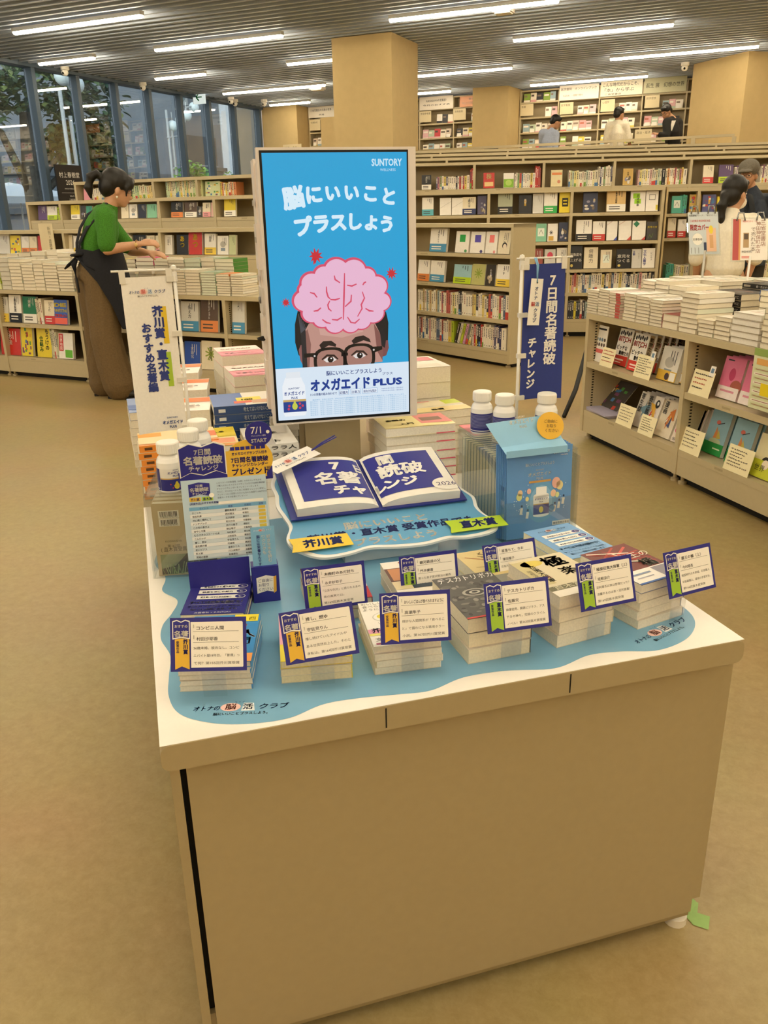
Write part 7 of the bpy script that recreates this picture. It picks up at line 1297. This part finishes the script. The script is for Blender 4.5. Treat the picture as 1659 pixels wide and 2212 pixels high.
# ------------------------------------------------------------------ portrait display
SCREEN_E = 0.95
def em(c): return mat(c, 0.25, emit=SCREEN_E, noise=0.0, spec=.3)
t = thing('portrait_display', 'portrait advertising display with a pink brain picture on the table', 'display', TR(.290, 1.945, .787, RAD(-4)))
DW, DH = .358, .618
M_PLA = mat('E4DCD6', .4, noise=.01)
m = MB(); m.box(0, DW, .0, .03, 0, DH, M_PLA); part('frame', m, t)
m = MB(); m.box(.006, DW-.018, -.0012, 0.0, .005, DH-.006, mat('0E0F12', .3, noise=.02)); part('bezel', m, t)
m = MB(); m.box(.0, DW-.02, .03, .055, .02, DH-.03, M_PLA); m.box(-.004, .30, .055, .13, .03, DH-.02, M_PLA); m.box(.01, .3, .13, .16, .06, DH-.06, M_PLA)
m.box(-.006, .03, .034, .122, .26, .32, mat('CFC9C2', .45)); m.box(-.008, .04, .04, .11, .36, .46, M_PLA); m.box(-.008, .04, .04, .11, .17, .255, M_PLA); m.box(-.007, .02, .05, .09, .03, .15, M_PLA); part('back_housing', m, t)
m = MB(); m.tube([(-.007, .07, .29), (-.011, .07, .29)], .008, mat('7A7A78', .3, metal=.6), 12); part('lock', m, t)
m = MB(); m.tube([(-.004, .045, .20), (-.02, .03, .205), (-.012, .01, .21)], .004, M_GAP, 8); part('cable', m, t)
for j, z in enumerate((.5, .42, .335, .09)):
    m = MB(); m.box(-.0095, -.0085, .05, .09, z, z+.012, mat('B8B2AA', .5)); part('vent', m, t)
m = MB(); x0, x1, z0, z1 = .0115, DW-.0215, .0115, DH-.011; W_, H_ = x1-x0, z1-z0
m.rect(XZ(x0, -.0014, z0), 0, 0, W_, H_, em('1FA2D8'), 0); part('screen', m, t)
m = MB(); F = XZ(x0, -.0015, z0)
def P(pts, c, e): m.fp(F, [(u*W_, (1-v)*H_) for u, v in pts], em(c), e*.00006)
def EL(u, v, ru, rv, c, e, a0=0, a1=360, n=28): P([(u+ru*math.cos(RAD(a0+(a1-a0)*k/n)), v+rv*W_/H_*math.sin(RAD(a0+(a1-a0)*k/n))) for k in range(n+(a1-a0 < 360))], c, e)
def TX(s, u, v, sz, c, e=60, bold=.03, al='c', fit=None, rot=0): m.text(F, s, u*W_, (1-v)*H_, sz*W_, em(c), e*.00001, bold, al, fit=fit*W_ if fit else None, rot=rot)
def ST(pts, w, c, e):                                                 # a brush stroke of varying width
    n = len(pts); L_, R_ = [], []
    for i, (u, v) in enumerate(pts):
        a, b = pts[max(0, i-1)], pts[min(n-1, i+1)]; dx, dy = b[0]-a[0], (b[1]-a[1])*H_/W_; l = math.hypot(dx, dy) or 1; ww = w*(.35+.65*math.sin(math.pi*(i+.5)/n))
        L_.append((u-dy/l*ww, v+dx/l*ww*W_/H_)); R_.append((u+dy/l*ww, v-dx/l*ww*W_/H_))
    for i in range(n-1): P([L_[i], L_[i+1], R_[i+1], R_[i]], c, e)
WT = 'D8EEFA'
m.text(F, 'SUNTORY', .965*W_, (1-.047)*H_, .062*W_, em('C8E6F4'), .0006, .035, 'r', fit=.215*W_); TX('WELLNESS', .865, .066, .024, 'C8E6F4', 60, .0, fit=.11)
for ch, u, v, sz, ro in (('脳', .205, .185, .15, .14), ('に', .345, .170, .125, .08), ('い', .475, .163, .115, .04), ('い', .605, .163, .115, -.03), ('こ', .735, .168, .12, -.07), ('と', .865, .180, .12, -.12),
                         ('プ', .265, .285, .135, .1), ('ラ', .385, .275, .13, .06), ('ス', .505, .27, .125, .02), ('し', .625, .268, .12, -.03), ('よ', .735, .272, .11, -.07), ('う', .845, .28, .12, -.1)): TX(ch, u, v, sz, WT, 60, .055, rot=ro)
def star(u, v, r, ro):
    k = 9; P([(u+r*(1 if j % 2 == 0 else .42)*math.cos(ro+math.pi*j/k)*(1+.15*math.sin(3*j)), v+r*(1 if j % 2 == 0 else .42)*math.sin(ro+math.pi*j/k)*W_/H_) for j in range(2*k)], 'C92B38', 4)
star(.335, .365, .058, .3); P([(.315, .375), (.345, .375), (.315, .40)], 'C92B38', 4); star(.88, .44, .048, .1); star(.105, .535, .036, .6)
# the half-seen face
P([(.185, .57), (.16, .62), (.155, .69), (.175, .74), (.20, .75), (.83, .735), (.845, .70), (.85, .63), (.835, .59), (.79, .555), (.5, .52), (.25, .54)], '17181C', 5)
P([(.195, .70), (.178, .72), (.185, .76), (.21, .79), (.24, .79), (.24, .7)], '8A5A58', 5.5); P([(.80, .70), (.845, .70), (.85, .73), (.83, .76), (.80, .765)], '7A4A4A', 5.5)
P([(.215, .66), (.26, .62), (.40, .60), (.62, .60), (.74, .62), (.785, .67), (.805, .72), (.80, .785), (.215, .80)], 'BE9084', 6)
P([(.33, .625), (.62, .62), (.66, .66), (.5, .68), (.34, .665)], 'CDA095', 6.5); P([(.215, .66), (.25, .64), (.27, .70), (.25, .79), (.215, .80)], '8C6058', 6.6); P([(.74, .63), (.785, .67), (.805, .72), (.80, .78), (.76, .74)], '83544E', 6.6)
P([(.20, .655), (.235, .64), (.235, .80), (.20, .80)], '24242A', 6.7); P([(.785, .66), (.80, .65), (.835, .68), (.82, .73), (.795, .72)], '1C1C22', 6.7)
for a in range(7): ST([(.19+.01*a, .58+.01*a), (.2+.006*a, .64), (.205+.004*a, .68)], .0035, '4A4C54', 5.4)
P([(.33, .705), (.36, .69), (.42, .69), (.455, .705), (.45, .715), (.40, .708), (.345, .722)], '241A1A', 7); P([(.57, .695), (.60, .68), (.66, .675), (.705, .69), (.715, .705), (.66, .695), (.585, .708)], '241A1A', 7)
P([(.45, .75), (.55, .745), (.57, .80), (.44, .805)], 'B68679', 6.8)
for u, v in ((.405, .765), (.625, .755)):
    EL(u, v, .105, .095, 'A67A6E', 7, n=24); P([(u-.048, v), (u-.018, v-.011), (u+.026, v-.010), (u+.048, v+.002), (u+.018, v+.010), (u-.026, v+.010)], 'E4DEDA', 8); EL(u+.004, v-.001, .022, .022, '1A1414', 9); EL(u+.009, v-.005, .006, .006, 'F0F0F0', 10)
    ST([(u-.06, v-.002), (u-.02, v-.018), (u+.03, v-.016), (u+.06, v)], .008, '2A1C1A', 9)
def ring(u, v, r, w, a0, a1):
    n = 26; 
    for k in range(n):
        a, b = RAD(a0+(a1-a0)*k/n), RAD(a0+(a1-a0)*(k+1)/n); sq = lambda t_: 1/max(abs(math.cos(t_))**3+abs(math.sin(t_))**3, .1)**(1/3)
        q = lambda t_, rr_: (u+rr_*sq(t_)*math.cos(t_), v+rr_*sq(t_)*.82*math.sin(t_)*W_/H_); P([q(a, r), q(b, r), q(b, r+w), q(a, r+w)], '0F0D0E', 11)
ring(.405, .77, .098, .024, 0, 360); ring(.625, .76, .096, .024, 0, 360)
P([(.49, .742), (.54, .74), (.54, .752), (.49, .754)], '0F0D0E', 11); P([(.215, .735), (.31, .735), (.31, .76), (.27, .75), (.215, .752)], '0F0D0E', 11); P([(.72, .722), (.80, .722), (.80, .735), (.72, .75)], '0F0D0E', 11); EL(.292, .747, .007, .007, 'D8D4D0', 12); EL(.735, .735, .007, .007, 'D8D4D0', 12)
# the pink brain
lob = [(.295, .465, .075), (.385, .437, .068), (.475, .420, .085), (.60, .424, .085), (.695, .447, .062), (.765, .485, .075), (.795, .545, .068), (.735, .585, .078), (.645, .612, .07), (.565, .625, .066), (.45, .622, .07), (.36, .598, .07), (.285, .578, .068), (.235, .53, .075), (.25, .49, .05)]
for u, v, r in lob: EL(u, v, r+.014, (r+.014)*.92, 'D6506E', 14)
for u, v, r in lob: EL(u+.003, v+.002, r, r*.92, 'E9B8D4', 15)
EL(.515, .525, .25, .205, 'E9B8D4', 16, n=36)
PK = 'D6506E'
ST([(.535, .432), (.53, .48), (.525, .52), (.52, .56), (.515, .61)], .0065, PK, 18)
for pts in ([(.46, .44), (.465, .455), (.50, .468)], [(.40, .48), (.40, .50), (.41, .52), (.425, .528)], [(.425, .53), (.46, .532), (.495, .527)], [(.42, .535), (.405, .55), (.41, .565), (.43, .575)], [(.28, .50), (.31, .505), (.33, .52)], [(.30, .572), (.33, .57), (.355, .56)], [(.43, .607), (.47, .61), (.505, .60)],
            [(.55, .478), (.585, .482), (.62, .475)], [(.66, .505), (.675, .53), (.65, .555), (.655, .57), (.62, .60)], [(.58, .515), (.575, .54), (.53, .56)], [(.665, .48), (.675, .472), (.69, .468)], [(.68, .57), (.71, .58), (.74, .582)], [(.545, .60), (.57, .622), (.60, .625), (.635, .61)], [(.36, .605), (.39, .618), (.42, .622)]): ST(pts, .006, PK, 18)
# the white panel
P([(0, .79), (1, .79), (1, 1), (0, 1)], 'D9E8F6', 20)
for a, b in ((.045, .21),):
    P([(.065, .828), (.185, .828), (.195, .845), (.21, .862), (.212, .972), (.20, .985), (.05, .985), (.04, .972), (.042, .862), (.055, .845)], 'EEF3F8', 21); P([(.075, .806), (.178, .806), (.18, .83), (.073, .83)], 'E4EAF0', 22); P([(.042, .925), (.212, .925), (.212, .968), (.042, .968)], '1F3F8C', 22); P([(.042, .917), (.212, .917), (.212, .926), (.042, .926)], 'C9A868', 23)
    EL(.127, .945, .02, .026, 'C8CF4E', 24); P([(.112, .94), (.127, .918), (.142, .94)], 'C8CF4E', 24)
    for u, v in ((.085, .942), (.08, .955), (.165, .935), (.185, .944), (.165, .952)): EL(u, v, .009, .009, 'C83A5A', 24)
    TX('SUNTORY', .127, .875, .018, '3A5088', 230, .02); TX('オメガエイド', .127, .898, .032, '24408A', 230, .03, fit=.15); TX('PLUS', .127, .914, .022, '24408A', 230, .03)
TX('脳にいいことプラスしよう', .58, .826, .037, '2A3E7E', 230, .02, fit=.42); TX('オメガエイド', .475, .885, .095, '233F8E', 230, .05, fit=.45); TX('PLUS', .835, .88, .068, '233F8E', 230, .05, fit=.225); TX('プラス', .835, .838, .022, '2A3E7E', 230, .01, fit=.08)
TX('5つの栄養の組み合わせで', .345, .906, .021, '2A3E7E', 230, .02, fit=.2)
for u0, u1, s in ((.46, .535, '記憶力'), (.55, .625, '注意力'), (.64, .755, '前向きな気分')):
    P([(u0, .889), (u1, .889), (u1, .911), (u0, .911)], '8FB4DC', 22); P([(u0+.003, .8905), (u1-.003, .8905), (u1-.003, .9095), (u0+.003, .9095)], 'E6F0FA', 23); TX(s, (u0+u1)/2, .9055, .022, '2A3E7E', 250, .02, fit=(u1-u0)*.86)
for j in range(2): TX('※機能性表示食品・届出表示', .87, .897+.009*j, .01, '5A78B0', 230, .0, fit=.17)
for j in range(9): TX('届出表示：本品にはDHA・EPAが含まれ認知機能の一部である記憶力注意力を維持することが報告されています', .61, .926+.0078*j, .012, '7FB2D6' if j else '58A0D0', 230, .0, fit=.74 if j else .7)
part('picture', m, t)
# ---- the stand behind it and the book piles of the rear table half
m = MB(); m.box(.395, .545, 2.10, 2.24, TZ+.0005, 1.25, M_STEEL); m.box(.38, .394, 2.11, 2.22, TZ+.0005, 1.2, M_STEEL_D); single('display_stand', m, 'beige steel box stand holding up the portrait display', 'stand')
RB_ = 'book piles on the rear half of the table'
def top_print(T, w, d, cols):
    m = MB(); F = XY(0, 0, .0003)
    for x0, y0, x1, y1, c in cols: m.rect(F, x0*w, y0*d, x1*w, y1*d, ink(c), .0001*(1+cols.index((x0, y0, x1, y1, c))))
    return m
def rear_pile(x, y, deg, w, d, ztop, n, cover, desc, page='E8E2D2', spine='right', sp=None, top=(), tt=None, ec=None):
    h = (ztop-TZ); table_pile(x, y, deg, w, d, h, n, cover, None, desc, RB_, page, spine, TZ, .003, sp, ec)
    o = [q for q in COLL.objects if q.parent is None and q.get('label', '').endswith(desc) and q['label'].startswith(('top', 'single'))][0]
    m = top_print(None, w, d, list(top)); F = XY(0, 0, h/n)
    m.v = [(a, b, c+h/n-.0003) for a, b, c in m.v]
    for s, a, b, z, c in (tt or ()): m.text(F, s, a*w, b*d, z*w, ink(c), .001, .03, rot=0)
    if m.f: part('cover_print', m, o)
rear_pile(-.030, 1.985, 1, .188, .128, .755, 8, 'E8923A', 'the orange-spined pile behind the left acrylic case', sp=('本当の自由を手に入れる', '5A3A1E'), spine='front', top=[(0, .1, 1, 1, 'F0D8A8'), (.5, .3, 1, .7, 'E07A4A'), (0, .6, .3, .9, 'E8A84A')])
rear_pile(-.045, 2.20, 2, .135, .188, .79, 8, '5A78B4', 'the blue-covered pile farthest left on the table', top=[(0, .2, 1, .5, '4A68A8')])
rear_pile(.217, 1.905, -1, .122, .185, .752, 7, 'E2E0DA', 'the white pile with grey spine letters right of the date disc', spine='front', sp=('ララ人', '5A5856'), page='E6E2D8', top=[(0, 0, .55, .5, 'B8B4B0'), (.3, .55, .9, .95, 'D8D4CE')], tt=[('本', .5, .55, .2, '3A3634'), ('ント', .3, .1, .22, 'A8A4A0')])
rear_pile(.078, 1.935, -2, .126, .185, .752, 6, 'E2CC3A', 'the yellow-topped pile behind the yellow header', top=[(0, .5, 1, 1, 'DFCB34'), (0, .12, 1, .45, 'EBD8A0'), (.5, .15, .95, .4, 'E89A70'), (0, 0, 1, .1, 'E89A4A')], tt=[('脳が冴える', .1, .7, .14, '4A5A2A'), ('心と体', .1, .2, .14, '8A4A3A')])
rear_pile(.165, 2.145, -1, .188, .16, .80, 8, '2E4C86', 'the navy-spined pile beside the display housing', spine='front', sp=('考えてはいけないことリスト', 'D8E0EA'), top=[(0, 0, .45, 1, '5A78B8'), (.45, 0, 1, 1, 'EDE8E0'), (.35, .3, .7, .6, 'E8D84A'), (.3, .15, .55, .32, 'E0604A'), (.55, .1, 1, .35, 'D8A88A')], tt=[('100', .42, .36, .12, '4A4A1A')])
for j, (x, y, zt) in enumerate(((.055, 2.20, .785), (.065, 2.40, .80), (.055, 2.60, .815))):
    rear_pile(x, y, -8, .105, .17, zt, 6, 'EFE9E2', 'the %s shrink-wrapped white and orange pile' % ('nearest', 'middle', 'farthest')[j], top=[(0, .62, 1, .95, 'E87A3A'), (.15, .2, .6, .45, 'D8C8BC')], tt=[('こころ', .3, .3, .16, '3A3432')])
for j, (x, y, zt) in enumerate(((.245, 2.36, .835), (.235, 2.58, .86))):
    rear_pile(x, y, 3, .14, .19, zt, 7, 'E7A0AC', 'the %s pink-topped pile left of the display' % ('nearer', 'farther')[j], top=[(0, .5, 1, .95, 'F0E2DC'), (0, .05, 1, .45, 'E08A9C')], tt=[('なぜあの人は', .1, .65, .12, 'C04A5A'), ('うまくいく', .1, .2, .13, 'F4ECE8')])
rear_pile(.305, 2.11, 0, .075, .17, .765, 8, 'E6E2DA', 'the white pile squeezed left of the stand', page='D8D2C6')
rear_pile(.568, 1.925, -1, .186, .122, .758, 6, 'E9D890', 'the cream-topped pile with red page marks right of the stand', page='EDE8DC', spine='back', top=[(0, 0, .75, 1, 'E6DA9A'), (.55, .2, 1, 1, 'E08A8A'), (.6, .4, .9, .7, '8A6A5A')], tt=[('金融の', .1, .55, .1, '8A8250'), ('入門', .25, .2, .1, '8A8250')], ec='E0607A')
rear_pile(.70, 2.08, 2, .165, .128, .752, 6, 'E9E2CC', 'the pale pile behind the two bottles', top=[(0, 0, 1, .4, 'E8D49A'), (.3, .5, 1, 1, 'F0E6C8'), (.7, .6, 1, 1, 'C8D84A'), (0, .9, .5, 1, 'E8A8A0')], tt=[('投資', .3, .1, .12, '6A6A3A')])
rear_pile(.60, 2.09, 0, .09, .13, .765, 5, 'D8D83A', 'the lime pile right behind the display edge', top=[(0, 0, 1, 1, 'C8D032')], tt=[('図解', .2, .4, .3, '3A3A2A')])
rear_pile(.655, 2.235, 1, .205, .19, .845, 5, 'E9E3D6', 'the tall thick white pile right of the display', page='EEE8DA', spine='back', top=[(0, 0, 1, .5, 'EAE4D8'), (.2, .55, .75, .95, 'E4E0D4'), (.7, .6, .95, .9, 'D87A84'), (.05, .1, .9, .3, 'DED8CA')])
rear_pile(.775, 1.84, 0, .09, .12, .74, 5, 'E88A94', 'the pink-topped pile behind the navy flag pole', top=[(0, 0, 1, 1, 'E8808C'), (.4, .2, .8, .7, '9A6A4A')])
# ------------------------------------------------------------------ the back wall of the raised floor
def wall_bay(x0, x1, y, tops, label, banner=None, plac=None, last=False):
    bay(label, FB @ TR(0, y, 0), x0, x1, tops, 3.76, .3, base=1.25, plinth=False, last=last, name='wall_bookcase')
LV = [1.6, 1.93, 2.25, 2.57, 2.89, 3.205, 3.52]
wb = [(-5.42, -4.55, 20.28, 'back wall bookcase bay between the middle pillar and the banners'), (-4.55, -3.65, 20.28, 'back wall bookcase bay under the first white banner'), (-3.65, -2.74, 20.28, 'back wall bookcase bay under the learn-from-books banner'), (-2.74, -1.84, 20.28, 'back wall bookcase bay under the green exhibition banner'),
      (-1.84, -.95, 20.28, 'back wall bookcase bay mostly hidden by the wide angled pillar'), (-8.75, -7.88, 20.28, 'back wall bookcase bay right beside the front pillar'), (-7.88, -7.02, 20.28, 'back wall bookcase bay under the white shop banner'), (-7.02, -6.32, 20.28, 'back wall bookcase bay under the orange banner'), (-11.06, -10.25, 20.64, 'far corner bookcase bay left of the front pillar'), (-10.25, -9.4, 20.64, 'far corner bookcase bay hidden behind the front pillar')]
for x0, x1, y, l in wb: wall_bay(x0, x1, y, LV, l, last=x1 in (-6.32, -.95, -9.4))
def banner(x0, x1, z0, z1, y, col, label, lines, c2='4A463E'):
    t = thing('wall_banner', label, 'banner', FB @ TR(x0, y, z0), 'banners on the back wall'); w, h = x1-x0, z1-z0
    m = MB(); m.box(0, w, 0, .01, 0, h, mat(col, .35, noise=.02)); part('panel', m, t); m = MB()
    for s, a, b, sz, f in lines: m.text(XZ(0, -.001, 0), s, a*w, b*h, sz*h, ink(c2), .0006, .01, fit=f*w)
    part('lettering', m, t)
banner(-4.53, -3.67, 3.5, 3.79, 20.24, 'EFE6DA', 'white banner with small lettering, first of three on the back wall', [('医学書院　オンラインブック', .04, .68, .2, .9), ('SUZURI　一冊取り寄せ', .1, .25, .16, .5)], '8A7A70')
banner(-3.63, -2.75, 3.52, 3.83, 20.24, 'EBE2CC', 'cream banner about learning from books in the middle of three', [('こんな時代だからこそ、', .05, .62, .26, .85), ('「本」から学ぶ', .1, .28, .26, .7), ('三省堂書店', .1, .08, .12, .4)])
banner(-2.72, -1.86, 3.52, 3.84, 20.24, 'B9B692', 'grey-green exhibition banner nearest the wide angled pillar', [('萩生 展　幻想の世界', .05, .35, .3, .9)])
banner(-7.86, -7.02, 3.5, 3.78, 20.24, 'E9E0D2', 'white shop banner right of the front pillar on the back wall', [('KADOKAWAの営業部！', .2, .6, .22, .6), ('今月のおすすめ', .1, .3, .14, .8)])
banner(-6.86, -6.3, 3.51, 3.73, 20.24, 'DE9A6A', 'orange banner next to the middle pillar', [('書泉', .4, .68, .2, .2), ('今月の学習参考書', .1, .25, .26, .8)], 'F0DCC8')
banner(-11.05, -10.3, 3.54, 3.79, 20.60, 'E9E2D4', 'white banner in the far corner left of the front pillar', [('三省堂書店の文庫の世界', .08, .6, .24, .8), ('売場', .4, .2, .16, .2)])
for i, (x, z, s, y) in enumerate([(-5.26, 3.24, '新書', 20.25), (-4.36, 3.22, '医学看護', 20.25), (-3.46, 3.22, '心理学', 20.25), (-2.53, 3.24, '哲学思想', 20.25), (-7.72, 3.24, '学習参考書', 20.25), (-6.86, 3.24, '辞典事典', 20.25), (-10.88, 3.25, '文庫新刊', 20.61)]):
    placard(FB @ TR(x, y, z), .3, .24, 'beige category placard hung from a back wall shelf, ' + ['by the middle pillar', 'under the first white banner', 'under the learning banner', 'under the exhibition banner', 'under the white shop banner', 'under the orange banner', 'in the far corner'][i], s, .05)
rg = random.Random(21); wc = ['EEE6D4', 'E8DCC4', 'F0EAE0', 'D8A0A0', 'B8C8B0', 'C84A50', '9AB4C0', 'E2D05A', '3A3A40', 'D8C8B8', 'E0B4B8', '8AA84A', 'F0EAE0', 'EDE4D4']
nm = ['middle-pillar bay', 'first banner bay', 'learning banner bay', 'exhibition banner bay', 'angled-pillar bay', 'front-pillar bay', 'shop banner bay', 'orange banner bay', 'far corner bay', 'hidden corner bay']
sh = ['lowest', 'second', 'third', 'fourth', 'fifth', 'sixth', 'top']
for b, (x0, x1, y, l) in enumerate(wb):
    if b in (4, 9): continue
    for k, z in enumerate(LV):
        if k < 2 or (k == 6 and b in (1, 2, 3, 6, 7, 8)): continue
        x = x0+.06+(.36 if (k == 5 and b in (0, 1, 2, 3, 6, 7, 8)) else 0); j = 0
        while x < x1-.15:
            w = rg.uniform(.12, .15); h = rg.uniform(.17, .21); c = rg.choice(wc)
            if rg.random() < .95:
                m = MB(); m.box(0, w, 0, .03, 0, h, mat(c, .4, noise=.03)); F = XZ(0, -.0004, 0)
                m.rect(F, .1*w, .6*h, rg.uniform(.5, .9)*w, .8*h, ink(rg.choice(['8A7A6A', 'F0E8DC', '5A5048', 'B86A5A']))); m.rect(F, 0, 0, w, h*rg.uniform(.1, .3), ink(rg.choice(wc)), .0006)
                if rg.random() < .3: m.box(.02, w-.02, -.03, -.028, 0, .07, M_WHITE)
                single('wall_book', m, '%s face-out book, %s from the window side, %s shelf, %s' % (cword(c), ordn(j), sh[k], nm[b]), 'book', FB @ TR(x, y+.05, z+.001) @ Matrix.Rotation(RAD(-8), 4, 'X'), 'face-out books on the back wall'); j += 1
            x += w+rg.uniform(.002, .012)
# railing of the raised floor
t = thing('railing', 'beige railing along the edge of the raised floor', 'railing', FB @ TR(-7.6, 15.0, 1.25))
m = MB(); m.box(0, 7.0, -.02, .02, 1.0, 1.04, M_STEEL); part('top_rail', m, t)
for x in (0.0, 1.35, 2.6, 3.85, 5.2, 6.4, 7.0):
    m = MB(); m.box(x-.03, x+.03, -.02, .02, 0, 1.0, M_STEEL); part('post', m, t)
m = MB(); m.box(-.9, .9, -.2, .2, 0.98, 1.01, M_STEEL); m.box(-.88, -.84, -.18, .18, 0, .98, M_STEEL); m.box(.84, .88, -.18, .18, 0, .98, M_STEEL); m.box(-.88, .88, .14, .16, .3, .98, M_STEEL_D); single('reading_counter', m, 'beige counter the man in the black jacket leans over', 'counter', FB @ TR(-2.6, 16.3, 1.25))
placard(FB @ TR(-2.05, 15.6, 2.27), .27, .2, 'beige category placard standing on the counter before the black jacket', '政治・経済', .045)
m = MB(); m.ball((0, 0, .13), (.2, .12, .14), mat('1B1917', .8)); m.ball((.02, 0, .22), (.13, .09, .06), mat('1B1917', .8)); m.box(-.19, .19, -.11, .11, 0, .1, mat('1B1917', .8)); single('black_bag', m, 'black bag standing behind the railing left of the man in the blue shirt', 'bag', FB @ TR(-4.63, 15.4, 2.03))
m = MB(); m.box(-.5, .5, -.2, .2, 0, .78, M_STEEL); single('bag_stand', m, 'beige low cabinet behind the railing under the black bag', 'cabinet', FB @ TR(-4.6, 15.4, 1.25))
